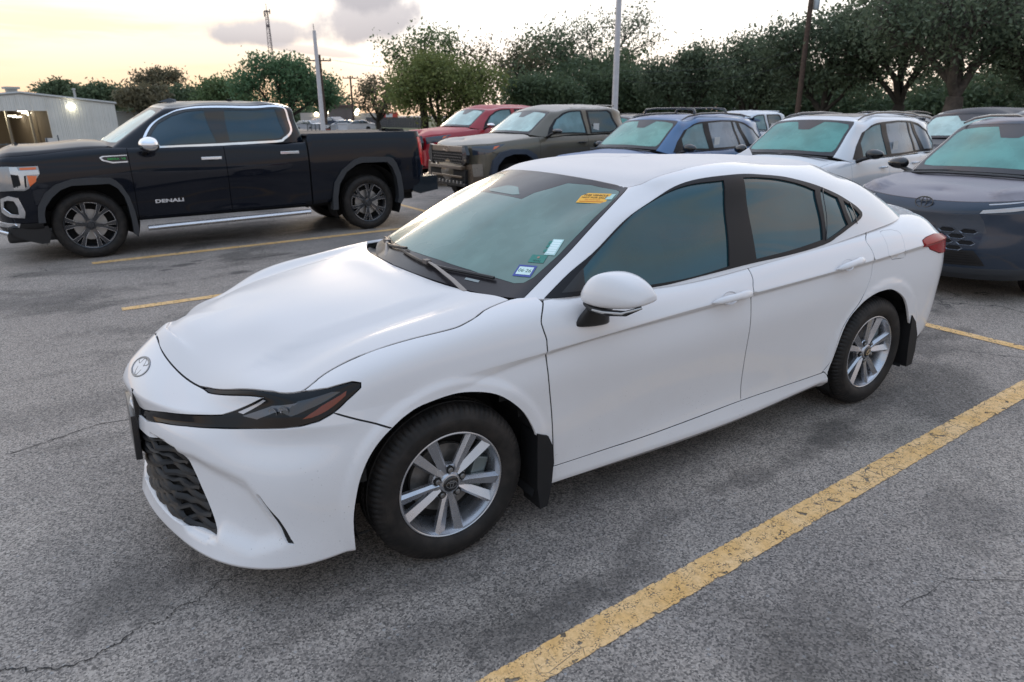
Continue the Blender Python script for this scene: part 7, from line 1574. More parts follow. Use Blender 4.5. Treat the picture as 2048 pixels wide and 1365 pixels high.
tree(960, 72, 70, 150, 'sparse reddish-tipped treetop right of the ragged one', M_brown, 14, ybot=170, dens=.55, leaf=.14, per=10, gap=.9, group=G_M)
tree(1050, 78, 62, 120, 'thin half-bare tree between the yellow-green tree and the tall oak', M_brown, 15, ybot=180, dens=.7, leaf=.14, per=10, gap=.9, group=G_M)
tree(1190, 84, -6, 250, 'tall open oak behind the white lamp pole', M_oak, 16, ybot=190, dens=2.0, leaf=.15, per=15, gap=.75, trunk=.26, clump=.6)
tree(1085, 70, 138, 170, 'dense dark bushy tree above the bronze pickup cab', M_dark, 17, ybot=240, dens=1.5, leaf=.17, per=26, gap=.12)
tree(1235, 74, 128, 180, 'dense dark bushy tree right behind the foot of the white lamp pole', M_dark, 18, ybot=240, dens=1.6, leaf=.17, per=26, gap=.12)
G_R = 'oaks behind the row of SUVs'
tree(1372, 68, 84, 170, 'rounded dense green tree above the blue SUV', M_oak, 19, ybot=236, dens=2.1, leaf=.15, per=26, gap=.18, group=G_R)
tree(1500, 66, 62, 180, 'green tree with a ragged top between the blue and the white SUV', M_oak, 20, ybot=234, dens=2.0, leaf=.15, per=24, gap=.35, group=G_R)
tree(1640, 62, 6, 260, 'tall dark oak behind the wooden pole with the transformer', M_oak, 21, ybot=215, dens=2.7, leaf=.15, per=24, gap=.30, group=G_R, trunk=.3)
tree(1790, 60, -60, 290, 'oak with leaning limbs above the roof of the white SUV', M_oak, 22, ybot=190, dens=3.0, leaf=.14, per=22, gap=.42, group=G_R, trunk=.35)
tree(1902, 52, -110, 360, 'huge live oak with a thick pale trunk above the slate SUV', M_oak, 23, ybot=165, dens=3.2, leaf=.13, per=22, gap=.42, group=G_R, trunk=.42, barkm=simple('bark_pale', (.085, .070, .060), .9, var=.35, scale=3.))
tree(2060, 54, -60, 260, 'oak cut by the right edge of the picture', M_oak, 24, ybot=200, dens=2.4, leaf=.14, per=22, gap=.35, group=G_R, trunk=.35)
# undergrowth that reads as one dark mass
def hedge():
    rng = np.random.default_rng(99); C = []
    for _ in range(2600):
        px = rng.uniform(1010, 2120); d = rng.uniform(76, 92); x, y = at(px, d); hmax = 4.6+1.8*math.sin(px*.013)+1.2*math.sin(px*.041+1)+(2.5 if px < 1500 else 0); C.append((x, y, rng.uniform(0, hmax)))
    V, F = leaves(rng, np.array(C), 24, 1.0, .30); o = fastmesh('undergrowth', V, F, M_dark); tag(o, 'dark mass of undergrowth filling the space under the oaks', 'undergrowth', kind='stuff')
    C = []
    for _ in range(1100):
        px = rng.uniform(60, 700); d = rng.uniform(135, 150); x, y = at(px, d); C.append((x, y, rng.uniform(-2.4, 3.2+math.sin(px*.03)*1.2)))
    V, F = leaves(rng, np.array(C), 20, 1.4, .45); o = fastmesh('far_woodland', V, F, M_dark); tag(o, 'low dark woodland on the skyline to the left', 'woodland', kind='stuff')
    C = []
    for _ in range(160):
        px = rng.uniform(5, 40); d = rng.uniform(70, 73); x, y = at(px, d); C.append((x, y, -2.35+rng.uniform(0, .5)))
    V, F = leaves(rng, np.array(C), 20, .25, .10); o = fastmesh('dry_grass', V, F, leaf_mat('leaf_dry', (.13, .055, .035), (.20, .10, .06), .2)); tag(o, 'reddish dry grass clump below the fence at the far left', 'grass', kind='stuff')
hedge()
# ---- far ground
def grassm():
    t = NT('verge_grass'); n = t.noise(.6, 6, .65); t.set(col=t.mix(t.ss(n, .3, .7), (.060, .085, .030), (.16, .15, .075)), rough=.9); t.bump(t.noise(5, 4), .6, .05); return t.m
GRASS = grassm()
def strip(name, pts, z, mat):
    m = MB(); m.add([(x, y, z) for x, y in pts], [tuple(range(len(pts)))]); o = m.build(name, mat); tag(o, kind='structure'); return o
strip('verge', [at(740, 60), at(1100, 52), at(1500, 50), at(2200, 44), at(2200, 300), at(740, 300)], .006, GRASS)
strip('verge', [at(660, 66), at(742, 64), at(742, 74), at(660, 76)], .010, GRASS)
# ---- poles
def pole(px, dist, ytop, r0, r1, label, mat, name='lamp_post', cat='lamp post', z0=0.):
    x, y = at(px, dist, 200); h = zat(px, ytop, dist)-z0; root = empty(name, (x, y, z0), 0, label, cat); m = MB(); m.lathe([(0, 0), (r0*1.8, 0), (r0*1.8, .3), (r0, .32), (r0*.5+r1*.5, h*.5), (r1, h), (0, h)], 14, axis='z'); m.build('pole', mat, root, 40); return root, h
wpole = simple('pole_white', (.52, .52, .54), .4, .1); wood = simple('pole_wood', (.085, .055, .042), .85, var=.3)
lp, h = pole(1230, 24, -140, .11, .085, 'tall white lamp pole rising behind the bronze pickup', wpole)
m = MB(); m.box(-.9, .9, -.05, .05, h-.1, h, b=.02); m.box(-1.2, -.7, -.2, .2, h-.12, h+.05, b=.03); m.box(.7, 1.2, -.2, .2, h-.12, h+.05, b=.03); m.build('lamp_head', wpole, lp)
lp, h = pole(641, 44, 62, .15, .10, 'slimmer white lamp post standing behind the bed of the black pickup', wpole)
m = MB(); m.tube([(0, 0, h-.05), (.02, 0, h+.35)], .02, 6); m.build('finial', simple('dark_metal', (.03, .03, .03), .5), lp)
up, h = pole(647, 76, 110, .16, .11, 'wooden utility pole with a crossarm just right of the slimmer white post', wood, 'utility_pole', 'utility pole')
vx = Vector((-(at(647, 76)[1]-CAMP.y), at(647, 76)[0]-CAMP.x, 0)).normalized()
def crossarm(root, h, L, zz, n=4):
    m = MB(); m.tube([vx*(-L/2)+Vector((0, 0, zz)), vx*(L/2)+Vector((0, 0, zz))], .07, 6); a = m.build('crossarm', wood, root)
    for k in range(n):
        t = -L/2+.08+(L-.16)*k/(n-1); s = MB(); p = vx*t; s.lathe([(0, zz), (.05, zz+.02), (.07, zz+.14), (.05, zz+.26), (0, zz+.28)], 8, axis='z'); s.v = [(a_+p.x, b_+p.y, c_) for a_, b_, c_ in s.v]; s.build('insulator', simple('insulator', (.12, .09, .07), .3), a)
crossarm(up, h, 2.2, h-.55)
up2, h2 = pole(704, 98, 152, .15, .11, 'thin dark utility pole with a crossarm beside the brownish tree', wood, 'utility_pole', 'utility pole'); crossarm(up2, h2, 2.0, h2-.3)
up3, h3 = pole(1598, 58, -90, .20, .17, 'brown wooden pole carrying a grey transformer in front of the oaks', wood, 'utility_pole', 'utility pole')
zt = zat(1605, 12, 58); m = MB(); m.lathe([(0, zt-.3), (.20, zt-.3), (.22, zt-.25), (.22, zt+.35), (.18, zt+.42), (0, zt+.44)], 16, axis='z'); off = Vector((-vx.x, -vx.y, 0))*-.42; m.v = [(a-off.x*0+vx.x*-.42, b+vx.y*-.42, c) for a, b, c in m.v]
dirr = Vector((_r.x, _r.y, 0)).normalized(); m.v = [(a-vx.x*-.42+dirr.x*.42, b-vx.y*-.42+dirr.y*.42, c) for a, b, c in m.v]; m.build('transformer', simple('transformer_grey', (.42, .46, .50), .5, .2), up3, 40)
def wire(px0, d0, y0, px1, d1, y1, sag, label, r=.014):
    a = Vector((*at(px0, d0), zat(px0, y0, d0))); b = Vector((*at(px1, d1), zat(px1, y1, d1))); pts = [a.lerp(b, t)-Vector((0, 0, sag*4*t*(1-t))) for t in np.linspace(0, 1, 24)]
    m = MB(); m.tube(pts, r, 4); o = m.build('power_line', simple('cable', (.02, .02, .02), .6)); tag(o, label, 'power line')
wire(1240, 60, 142, 1598, 58, 96, .6, 'upper overhead wire running from the white lamp pole to the wooden transformer pole'); wire(1240, 60, 162, 1598, 58, 122, .7, 'lower overhead wire running from the white lamp pole to the wooden transformer pole')
wire(657, 76, 117, 1000, 90, 120, 1.0, 'overhead wire leading right from the crossarm pole into the trees', .012)
# ---- lattice mast
def mast():
    x, y = at(556, 320); root = empty('radio_mast', (x, y, -3), 0, 'tall thin lattice mast on the skyline above the large green tree', 'mast'); H = zat(553, 22, 320)+3; mt = simple('mast_steel', (.20, .17, .17), .6, .3)
    leg = lambda k, z: Vector((math.cos(k*2.094)*(1.9-1.3*z/H), math.sin(k*2.094)*(1.9-1.3*z/H), z)); n = 26
    for k in range(3):
        m = MB(); m.tube([leg(k, 0), leg(k, H)], .13, 5); m.build('leg', mt, root)
    m = MB()
    for i in range(n):
        for k in range(3):
            z0, z1 = H*i/n, H*(i+1)/n; m.tube([leg(k, z0), leg((k+1) % 3, z1)], .07, 4, cap=False); m.tube([leg(k, z1), leg((k+1) % 3, z1)], .06, 4, cap=False)
    m.build('bracing', mt, root); m = MB(); m.tube([(0, 0, H), (0, 0, H+2.5)], .12, 6); m.box(-1.3, 1.0, -.3, .3, H-.6, H-.1); m.box(-1.4, -1.1, -.3, .3, H-1.2, H+.6); m.box(.9, 1.2, -.3, .3, H-2.4, H-.4); m.box(-.5, .8, -.4, .4, H*.86, H*.86+1.2); m.build('antenna', mt, root)
mast()
# ---- metal shed on the lower ground to the left
def corr(name, a, b, c):
    t = NT(name); w = t.N.new('ShaderNodeTexWave'); w.inputs['Scale'].default_value = 1.6; t.K.new(t.tc.outputs['Object'], w.inputs['Vector']); n = t.noise(.4, 5); t.set(col=t.mix(t.ss(n, .3, .7), a, b), rough=.5); t.bump(w.outputs['Fac'], c, .03); return t.m
def shed():
    D = 100; Z0 = -2.55; p0 = Vector((*at(232, D+4), 0)); p1 = Vector((*at(-150, D-2), 0)); d = (p1-p0).normalized(); back = Vector((-d.y, d.x, 0)); back = back if back.dot(Vector((*at(100, 200), 0))-p0) > 0 else -back; L = (p1-p0).length
    root = empty('metal_shed', (p0.x, p0.y, Z0), math.atan2(d.y, d.x), 'pale grey metal shed with a wide open door and lit ceiling lamps, far left', 'building')
    s = -1 if (Matrix.Rotation(math.atan2(d.y, d.x), 3, 'Z') @ Vector((0, 1, 0))).dot(back) < 0 else 1        # local y towards the back = s
    def X(px, dd=D): q = Vector((*at(px, dd), 0))-p0; return q.dot(d)
    e = zat(232, 206, D)-Z0; rg = zat(50, 186, D)-Z0; xr = X(50); xd = X(103); zd = zat(80, 222, D)-Z0
    wl = corr('shed_wall', (.60, .61, .58), (.68, .68, .64), .5); 
    # front wall as panels of ribbed sheet around the opening
    k = 0; x = 0.; W_ = 1.5
    while x < L:
        x1 = min(x+W_, L); top = lambda q: e+(rg-e)*min(1, q/xr) if q < xr else rg-(rg-e)*(q-xr)/xr
        zb = zd if x >= xd-.01 and x < xd+22 else 0
        if x < xd < x1: x1 = xd
        m = MB(); m.add([(x+.01, 0, zb), (x1-.01, 0, zb), (x1-.01, 0, top(x1)), (x+.01, 0, top(x))]+[(x+.01, .06*s, zb), (x1-.01, .06*s, zb), (x1-.01, .06*s, top(x1)), (x+.01, .06*s, top(x))], [(0, 1, 2, 3), (4, 7, 6, 5), (0, 4, 5, 1), (1, 5, 6, 2), (3, 2, 6, 7), (0, 3, 7, 4)])
        for r_ in range(4): xx = x+(x1-x)*(r_+.5)/4; zt_ = top(xx); m.box(xx-.03, xx+.03, -.04*s if s > 0 else 0, 0 if s > 0 else .04, zb, zt_-.02)
        m.build('wall_panel', wl, root); x = x1; k += 1
    tm = simple('shed_trim', (.36, .36, .34), .5)
    m = MB(); m.tube([(-.2, -.05*s, e), (xr, -.05*s, rg+.02)], .16, 4); m.tube([(xr, -.05*s, rg+.02), (2*xr, -.05*s, e)], .16, 4); m.build('roof_trim', tm, root)
    m = MB(); m.add([(-.2, 0, e+.05), (xr, 0, rg+.07), (xr, 30*s, rg+.07), (-.2, 30*s, e+.05)], [(0, 1, 2, 3)]); m.add([(xr, 0, rg+.07), (2*xr, 0, e), (2*xr, 30*s, e), (xr, 30*s, rg+.07)], [(0, 1, 2, 3)]); m.build('roof', simple('shed_roof', (.55, .56, .56), .5, .1), root)
    m = MB(); m.add([(0, 0, 0), (0, 30*s, 0), (0, 30*s, e), (0, 0, e)], [(0, 1, 2, 3)]); m.build('side_wall', wl, root)
    inn = simple('shed_inside', (.10, .08, .06), .8); m = MB(); m.add([(xd-.3, 14*s, 0), (xd+24, 14*s, 0), (xd+24, 14*s, zd+1.5), (xd-.3, 14*s, zd+1.5)], [(0, 1, 2, 3)]); m.add([(xd-.3, 14*s, 0), (xd-.3, .1*s, 0), (xd-.3, .1*s, zd+1.5), (xd-.3, 14*s, zd+1.5)], [(0, 1, 2, 3)]); m.add([(xd-.3, .1*s, zd+1.2), (xd+24, .1*s, zd+1.2), (xd+24, 14*s, zd+1.2), (xd-.3, 14*s, zd+1.2)], [(0, 1, 2, 3)]); m.build('interior', inn, root)
    cream = simple('inside_cream', (.30, .26, .19), .7); m = MB(); m.box(X(33), X(3), 8*s, 8.2*s, zd*.42, zd*.98) if False else m.box(min(X(3), X(32)), max(X(3), X(32)), 9*s-.1, 9*s+.1, zd*.35, zd*.95); m.build('inner_partition', cream, root)
    em = NT('shed_lamp'); em.set(col=(1., .95, .8), emi=(1., .93, .74), emis=9.)
    for px, py, yy in ((25, 232, 9), (36, 234, 9.4), (49, 222, 4), (58, 226, 6), (62, 236, 10), (69, 230, 7), (76, 233, 8)):
        z = min(zat(px, py, D+yy)-Z0, zd+1.1); xx = X(px, D+yy); m = MB(); m.box(xx-.42, xx+.42, yy*s-.25, yy*s+.25, z-.08, z+.05, b=.04); m.build('ceiling_lamp', em.m, root)
    for px in (12, 64): xx = X(px, D+5); m = MB(); m.box(xx-.12, xx+.12, 5*s-.12, 5*s+.12, 0, zd+1); m.build('inner_post', simple('inner_post_paint', (.32, .30, .26), .6), root)
    xx = X(160); zl = zat(160, 213, D)-Z0; m = MB(); m.box(xx-.35, xx+.35, -.3 if s > 0 else 0, 0 if s > 0 else .3, zl-.15, zl+.2, b=.03); lo = m.build('wall_lamp', em.m, root)
    ld = bpy.data.lights.new('wall_lamp_light', 'POINT'); ld.energy = 14; ld.color = (1, .9, .62); ld.shadow_soft_size = .2; l_ = bpy.data.objects.new('wall_lamp_light', ld); COL.objects.link(l_); l_.parent = root; l_.location = (xx, -.7*s, zl-.3)
    ld = bpy.data.lights.new('shed_light', 'POINT'); ld.energy = 500; ld.color = (1, .88, .62); ld.shadow_soft_size = 1; l_ = bpy.data.objects.new('shed_light', ld); COL.objects.link(l_); l_.parent = root; l_.location = (X(30), 6*s, zd-.4)
    m = MB(); vx_ = X(48); m.box(vx_-.5, vx_+.5, 2*s-.4, 2*s+.4, rg, rg+.45); m.box(vx_-.75, vx_+.75, 2*s-.6, 2*s+.6, rg+.45, rg+.7); m.build('roof_vent', tm, root)
    fx = X(198); m = MB(); m.lathe([(.14, e), (.14, e+1.6), (.22, e+1.62), (.22, e+1.75), (0, e+1.8)], 10, axis='z'); m.v = [(a+fx, b+3*s, c) for a, b, c in m.v]; m.build('flue', tm, root)
    # lower wing to the right
    e2 = zat(240, 223, D+8)-Z0; m = MB(); m.add([(-9, 4*s, 0), (-.05, 4*s, 0), (-.05, 4*s, e2), (-9, 4*s, e2-.35)], [(0, 1, 2, 3)]); m.add([(-9, 4*s, e2-.35), (-.05, 4*s, e2), (-.05, 20*s, e2), (-9, 20*s, e2)], [(0, 1, 2, 3)]); m.build('lower_wing', simple('wing_wall', (.38, .38, .35), .6), root)
    m = MB(); m.tube([(-.05, 3.95*s, e2), (-9, 3.95*s, e2-.35)], .10, 4); m.build('wing_trim', tm, root)
shed()
# ---- chain-link fence on the lower ground
def mesh_mat():
    t = NT('chain_link'); a = t.N.new('ShaderNodeTexWave'); a.wave_type = 'BANDS'; a.bands_direction = 'DIAGONAL'; a.inputs['Scale'].default_value = 4.2; t.K.new(t.tc.outputs['Object'], a.inputs['Vector'])
    t.set(col=(.16, .17, .18), rough=.5, metal=.5, alpha=.22); return t.m
def fence(pxa, pxb, dist, z0, h, label, step=48):
    xa, ya = at(pxa, dist); root = empty('chain_link_fence', (xa, ya, z0), 0, label, 'fence'); st = simple('fence_steel', (.10, .12, .13), .5, .4); px = pxa; pts = []
    while px <= pxb: x, y = at(px, dist); pts.append(Vector((x-xa, y-ya, 0))); px += step
    for p in pts:
        m = MB(); m.lathe([(.05, 0), (.05, h+.05), (0, h+.08)], 8, axis='z'); m.v = [(a+p.x, b+p.y, c) for a, b, c in m.v]; m.build('post', st, root)
    m = MB(); m.tube([p+Vector((0, 0, h)) for p in pts], .03, 5); m.build('rail', st, root)
    m = MB()
    for p, q in zip(pts, pts[1:]): m.add([p, q, q+Vector((0, 0, h)), p+Vector((0, 0, h))], [(0, 1, 2, 3)])
    m.build('wire_mesh', mesh_mat(), root)
fence(-40, 330, 78, -2.45, 1.85, 'chain-link fence in front of the metal shed', 38)
m = MB()
def sbox(name, px, dist, w, d_, h, z0, mat, label, cat, parts=None):
    x, y = at(px, dist); root = empty(name, (x, y, z0), math.atan2(y-CAMP.y, x-CAMP.x)+math.pi/2, label, cat); mm = MB(); mm.box(-w/2, w/2, -d_/2, d_/2, 0, h, b=min(w, h)*.04); mm.build('body', mat, root)
    mm = MB(); mm.box(-w/2-.05, w/2+.05, -d_/2-.05, d_/2+.05, h, h+.08); mm.build('lid', mat, root); return root
# notice frame by the shed door
x, y = at(92, 76); nf = empty('notice_board', (x, y, -2.45), math.atan2(y-CAMP.y, x-CAMP.x)+math.pi/2, 'dark frame holding a white notice beside the shed door', 'sign')
m = MB(); m.box(-.55, -.45, -.05, .05, 0, 2.6); m.box(.35, .45, -.05, .05, 0, 2.4); m.box(-.6, .5, -.06, .06, 1.2, 1.3); m.build('frame', simple('frame_blue', (.05, .07, .09), .5), nf); m = MB(); m.box(-.35, .5, -.1, -.06, 1.75, 2.35); m.build('panel', simple('paper', (.62, .62, .60), .7), nf)
# ---- low buildings behind the gap
def lowbuild():
    D = 128; x, y = at(600, D); d = Vector((*at(790, D), 0))-Vector((x, y, 0)); L = d.length; root = empty('low_building', (x, y, -.6), math.atan2(d.y, d.x), 'pale low building with glowing wall lamps seen in the gap beside the slim pole', 'building'); k = L/190
    s = 1 if (Matrix.Rotation(math.atan2(d.y, d.x), 3, 'Z') @ Vector((0, 1, 0))).dot(Vector((x-CAMP.x, y-CAMP.y, 0))) > 0 else -1
    H = zat(640, 226, D)+.6; Hb = zat(690, 209, D)+.6; wl = simple('render_beige', (.46, .42, .38), .8); m = MB(); m.box(0, 56*k, 0, 8*s, 0, H); m.build('wall', wl, root); m = MB(); m.box(104*k, 190*k, 0, 8*s, 0, H*.97); m.build('wall', wl, root)
    m = MB(); m.box(56*k, 104*k, -1*s, 8*s, H*.42, Hb-.4); m.box(92*k, 104*k, -1.2*s, -1*s, H*.45, Hb-1.0); m.build('upper_block', simple('render_brown', (.155, .13, .12), .8), root); m = MB(); m.box(54*k, 108*k, -1.3*s, 8*s, Hb-.4, Hb-.1); m.build('roof', simple('tile_dark', (.13, .085, .075), .8), root)
    m = MB(); m.box(56*k, 104*k, .3*s, 8*s, 0, H*.42); m.build('entrance', simple('entrance_grey', (.20, .18, .16), .7), root)
    em = MATS.get('glow') or NT('glow').set(col=(1., .95, .8), emi=(1., .90, .66), emis=6.).m; MATS['glow'] = em
    for px, py in ((632, 229), (675-19, 223), (714, 222), (711, 226)):
        xx = (px-600)*k; z = zat(px, py, D)+.6; m = MB(); m.sphere((xx, -.25*s, z), .38, 10, 6, (1, .5, 1)); m.build('wall_lamp', em, root)
lowbuild()
x, y = at(650, 62); sg = empty('sign_board', (x, y, 0), math.atan2(y-CAMP.y, x-CAMP.x)+math.pi/2, 'small dark sign with white characters beside the slim white lamp post', 'sign')
sgn = 1 if (Matrix.Rotation(sg.rotation_euler.z, 3, 'Z') @ Vector((0, 1, 0))).dot(Vector((CAMP.x-x, CAMP.y-y, 0))) > 0 else -1
zc = zat(650, 257, 62); m = MB(); m.box(-.42, .42, -.03, .03, zc-.36, zc+.34, b=.01); m.build('panel', simple('sign_black', (.012, .012, .012), .5), sg); m = MB(); m.box(-.35, -.30, -.03, .03, -.0, zc-.3); m.box(.30, .35, -.03, .03, 0, zc-.3); m.build('leg', simple('sign_black', (.012, .012, .012), .5), sg)
v, f = text_verts('10P', .34, 0, .012); M = Matrix(((-sgn, 0, 0, 0), (0, 0, 1, .036*sgn), (0, 1, 0, zc+.12), (0, 0, 0, 1))); m = MB(); m.add(v, f, M); m.build('lettering', simple('sign_white', (.7, .7, .7), .5), sg)
m = MB(); m.box(-.32, .32, .031*sgn-.002, .031*sgn+.002, zc-.12, zc-.07); m.build('red_rule', simple('sign_red', (.4, .08, .05), .5), sg); m = MB(); m.box(-.22, .22, .031*sgn-.002, .031*sgn+.002, zc-.28, zc-.18); m.build('white_rule', simple('sign_white', (.7, .7, .7), .5), sg)
wb = simple('cabinet_white', (.52, .53, .55), .6)
sbox('utility_cabinet', 683, 60, .75, .6, 1.15, -.15, wb, 'white utility cabinet right of the dark sign', 'cabinet'); sbox('utility_cabinet', 664, 61, .42, .4, 1.0, -.15, simple('cabinet_grey', (.36, .37, .38), .6), 'narrow grey utility cabinet between the dark sign and the white one', 'cabinet')
fence(612, 646, 66, -.3, 1.2, 'short grey railing left of the slim white lamp post', 8)
# board fence
def boards():
    x0, y0 = at(731, 104); x1, y1 = at(850, 92); d = Vector((x1-x0, y1-y0, 0)); n = 74; root = empty('board_fence', (x0, y0, 0), math.atan2(d.y, d.x), 'dark grey board fence under the yellow-green tree', 'fence'); me = None; wd = simple('board_grey', (.075, .075, .085), .8, var=.25, scale=1.)
    for k in range(n):
        if me is None: m = MB(); m.box(0, .14, -.02, .02, -.3, 1.35); o = m.build('board', wd, root); me = o
        else: o = me.copy(); COL.objects.link(o); o.parent = root
        o.location = (d.length*k/n, (k % 3)*.012, .03*math.sin(k*2.1))
boards()
x, y = at(778, 110); rs = empty('red_sign', (x, y, 0), math.atan2(y-CAMP.y, x-CAMP.x)+math.pi/2, 'red and white sign glimpsed under the yellow-green tree', 'sign'); z = zat(778, 232, 110); m = MB(); m.box(-1.3, 1.1, -.1, .1, z-.5, z+.5); m.build('panel', simple('sign_bright_red', (.60, .07, .05), .5), rs); m = MB(); m.box(-.5, .5, -.13, .13, z-.2, z+.3); m.build('white_patch', simple('sign_white', (.7, .7, .7), .5), rs); m = MB(); m.box(-.08, .08, -.08, .08, 0, z-.4); m.build('post', wood, rs)
x, y = at(169, 150); rs = empty('red_sign', (x, y, -2.5), math.atan2(y-CAMP.y, x-CAMP.x)+math.pi/2, 'red sign top poking above the trees behind the metal shed', 'sign'); z = zat(169, 186, 150)+2.5; m = MB(); m.prism([(-.9, z-.2), (.7, z-.2), (.9, z+.9), (.5, z+.25), (-.5, z+.25)], -.15, .15); m.build('panel', simple('sign_orange_red', (.75, .12, .07), .5), rs); m = MB(); m.box(-.1, .1, -.1, .1, 0, z-.2); m.build('post', wood, rs)
# ---- far parked cars
def far_car_proto():
    prof = [(2.3, .35), (2.33, .62), (2.2, .82), (1.0, .98), (.25, 1.38), (-.9, 1.44), (-1.7, 1.10), (-2.25, 1.02), (-2.35, .55), (-2.3, .32)]
    root = empty('parked_car', (0, 0, 0)); m = MB(); n = len(prof); v = []
    for y, k in ((-.88, .94), (-.80, 1), (.80, 1), (.88, .94)):
        for x, z in prof: up = max(0, z-.9)*.42; yy = math.copysign(abs(y)-up, y); v.append((x*(.985 if k < 1 else 1), yy, z*(.97 if k < 1 and z > .9 else 1)))
    f = [(a*n+i, a*n+(i+1) % n, (a+1)*n+(i+1) % n, (a+1)*n+i) for a in range(3) for i in range(n)]+[tuple(range(n))[::-1], tuple(3*n+i for i in range(n))]; m.add(v, f); m.build('body', simple('far_white', (.62, .63, .66), .3, coat=1.0), root, 40)
    dk = simple('far_glass', (.02, .03, .035), .1, coat=1.0)
    for s in (1, -1):
        m = MB(); m.add([(.80, .80*s, 1.0), (.22, .64*s, 1.33), (-.85, .63*s, 1.38), (-1.5, .80*s, 1.06)], [(0, 1, 2, 3)]); m.v = [(a, b*1.07, c) for a, b, c in m.v]; m.build('side_window', dk, root)
    m = MB(); m.add([(.98, .68, 1.01), (.98, -.68, 1.01), (.32, -.58, 1.37), (.32, .58, 1.37)], [(0, 1, 2, 3)]); m.v = [(a+.03, b, c+.02) for a, b, c in m.v]; m.build('windscreen', dk, root); m = MB(); m.add([(-1.0, .58, 1.44), (-1.0, -.58, 1.44), (-1.68, -.68, 1.13), (-1.68, .68, 1.13)], [(0, 1, 2, 3)]); m.v = [(a-.03, b, c+.01) for a, b, c in m.v]; m.build('rear_window', dk, root)
    for x in (1.42, -1.40):
        for s in (1, -1): m = MB(); m.lathe([(0, .76*s), (.33, .76*s), (.34, .86*s), (.22, .90*s), (0, .90*s)], 16); m.v = [(a+x, b, c+.34) for a, b, c in m.v]; m.build('wheel', DARK(), root)
    return root
FC = far_car_proto(); first = [True]
def far_car(px, dist, z0, ang, col, label, group=None, sc=1.0):
    o = FC if first[0] else copy_tree(FC); first[0] = False; x, y = at(px, dist); o.location = (x, y, z0); o.rotation_euler = (0, 0, math.atan2(y-CAMP.y, x-CAMP.x)+R(ang)); o.scale = (sc, sc, sc); tag(o, label, 'car', group)
    if col:
        for ch in o.children:
            if ch.name.startswith('body'): ch.material_slots[0].link = 'OBJECT'; ch.material_slots[0].material = simple('far_'+col[0], col[1], .3, coat=1.0)
g_ = 'cars parked in the far lot behind the black pickup bed'
far_car(712, 92, -.35, 88, None, 'white car side-on at the right end of the far row', g_); far_car(682, 94, -.35, 80, ('pale', (.50, .52, .56)), 'pale silver car just left of the white one at the end of the far row', g_)
far_car(661, 100, -.2, 35, ('navy', (.03, .045, .08)), 'dark blue car behind the white utility cabinet', g_, 1.15); far_car(646, 103, -.2, 30, ('white_b', (.60, .60, .62)), 'white car right behind the dark sign', g_); far_car(632, 104, -.2, 25, ('maroon', (.22, .02, .02)), 'maroon car left of the slim white lamp post', g_); far_car(618, 98, -.4, 30, ('silver', (.42, .43, .46)), 'silver car at the left end of the far row', g_); far_car(606, 100, -.4, 30, ('grey', (.30, .31, .33)), 'grey car against the black pickup cab in the far row', g_)
far_car(16, 88, -2.5, 84, ('white_c', (.62, .63, .66)), 'white car parked by the chain-link fence at the far left'); far_car(196, 88, -2.5, 10, ('black', (.012, .014, .016)), 'dark car facing away by the shed wall', sc=1.25)
g2 = 'vehicles half hidden under the oaks'
for k, (px, py) in enumerate(((1478, 212), (1500, 211), (1530, 211), (1552, 212))): far_car(px, 100, zat(px, py+4, 100)-1.2, 40, None, ('leftmost', 'second from left', 'third from left', 'rightmost')[k]+' of four pale cars glimpsed under the oaks above the pale pickup cab', g2)
far_car(1622, 92, zat(1622, 222, 92)-.9, 60, None, 'pale car glimpsed under the oaks just right of the wooden pole')
x, y = at(1459, 90); ol = empty('amber_lamp', (x, y, 0), 0, 'small amber lamp glowing under the oaks above the blue SUV', 'lamp'); z = zat(1459, 215, 90); m = MB(); m.sphere((0, 0, z), .28, 8, 6); m.build('bulb', NT('amber_glow').set(col=(1, .6, .2), emi=(1., .50, .14), emis=7.).m, ol); m = MB(); m.tube([(0, 0, 0), (0, 0, z-.2)], .06); m.build('post', wood, ol)
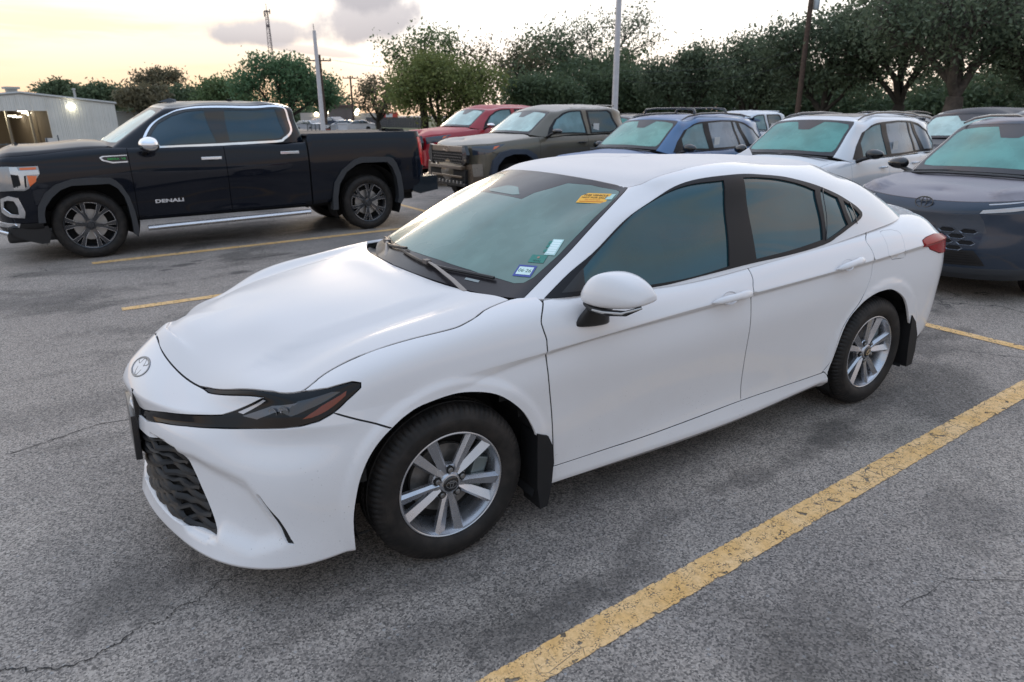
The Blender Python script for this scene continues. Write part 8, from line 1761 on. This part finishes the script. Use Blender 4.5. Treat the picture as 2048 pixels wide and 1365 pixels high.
# ---- the second row of vehicles
def recolour(root, mp):
    for o in [root]+list(root.children_recursive):
        for s in getattr(o, 'material_slots', []):
            if s.material and s.material.name in mp: s.link = 'OBJECT'; s.material = mp[s.material.name]
def variant(src, loc, rz, label, mp, sc=None, cat='car'):
    c = copy_tree(src); c.location = loc; c.rotation_euler = (0, 0, rz); c['label'] = label; c['category'] = cat
    if 'group' in c: del c['group']
    if sc: c.scale = (sc, sc, sc)
    for o in list(c.children_recursive):
        if o.data is None: continue
        for i, s in enumerate(o.material_slots):
            m_ = s.material
            if m_ and m_.name in mp: s.link = 'OBJECT'; s.material = mp[m_.name]
    return c
tops = {o.get('label', ''): o for o in COL.objects if o.parent is None and o.get('label')}
wsuv = next(o for l, o in tops.items() if l.startswith('white compact')); brz = next(o for l, o in tops.items() if l.startswith('bronze-green')); sed = next(o for l, o in tops.items() if l.startswith('white four-door'))
pk = paint('paint_black2', (.012, .013, .016), .32, .04, dirt=.1); pkd = paint('paint_black2_dew', (.05, .048, .055), .48, .2, dirt=.1, dew=.9); gy = paint('paint_taupe', (.16, .15, .145), .35, .05, dirt=.1, metal=.3); gyd = paint('paint_taupe_dew', (.25, .235, .225), .48, .2, dirt=.1, dew=.9)
x, y = at(1283, 24.5); variant(wsuv, (x+2, y, -.02), .05, 'taupe SUV roof showing between the bronze pickup cab and the blue SUV', {'paint_white2': gy, 'paint_white2_dew': gyd})
x, y = at(1790, 23); variant(wsuv, (x+2.0, y, 0), .05, 'black SUV of which only the roof shows behind the white SUV', {'paint_white2': pk, 'paint_white2_dew': pkd})
pw = paint('paint_pale_blue', (.50, .56, .62), .35, .05, dirt=.1); pwd = paint('paint_pale_blue_dew', (.56, .58, .62), .48, .2, dirt=.1, dew=.9)
x, y = at(1485, 22.5); variant(brz, (x+1.6, y, -.13), .04, 'pale blue-white pickup cab showing behind the blue SUV tailgate', {'paint_bronze': pw, 'paint_bronze_dew_sunlit': pwd}, cat='pickup truck')
x, y = at(1960, 15.5); variant(brz, (x+1.0, y, -.12), .12, 'black off-road pickup at the far right behind the slate SUV', {'paint_bronze': pk, 'paint_bronze_dew_sunlit': pkd}, cat='pickup truck')

nv = paint('paint_navy', (.010, .014, .024), .3, .04, dirt=.1); nvd = paint('paint_navy_dew', (.035, .036, .045), .48, .2, dirt=.1, dew=.9)
x, y = at(150, 15.5); variant(sed, (x+.38, y+.8, -.17), 0, 'dark sedan with a pale windscreen pillar behind the bonnet of the black pickup', {'paint_white': nv, 'paint_white_dew': nvd, 'paint_white_roof': nvd})
x, y = at(104, 17.5); variant(sed, (x+.38, y+.8, -.24), 0, 'white sedan roofline left of the dark one behind the black pickup bonnet', {})
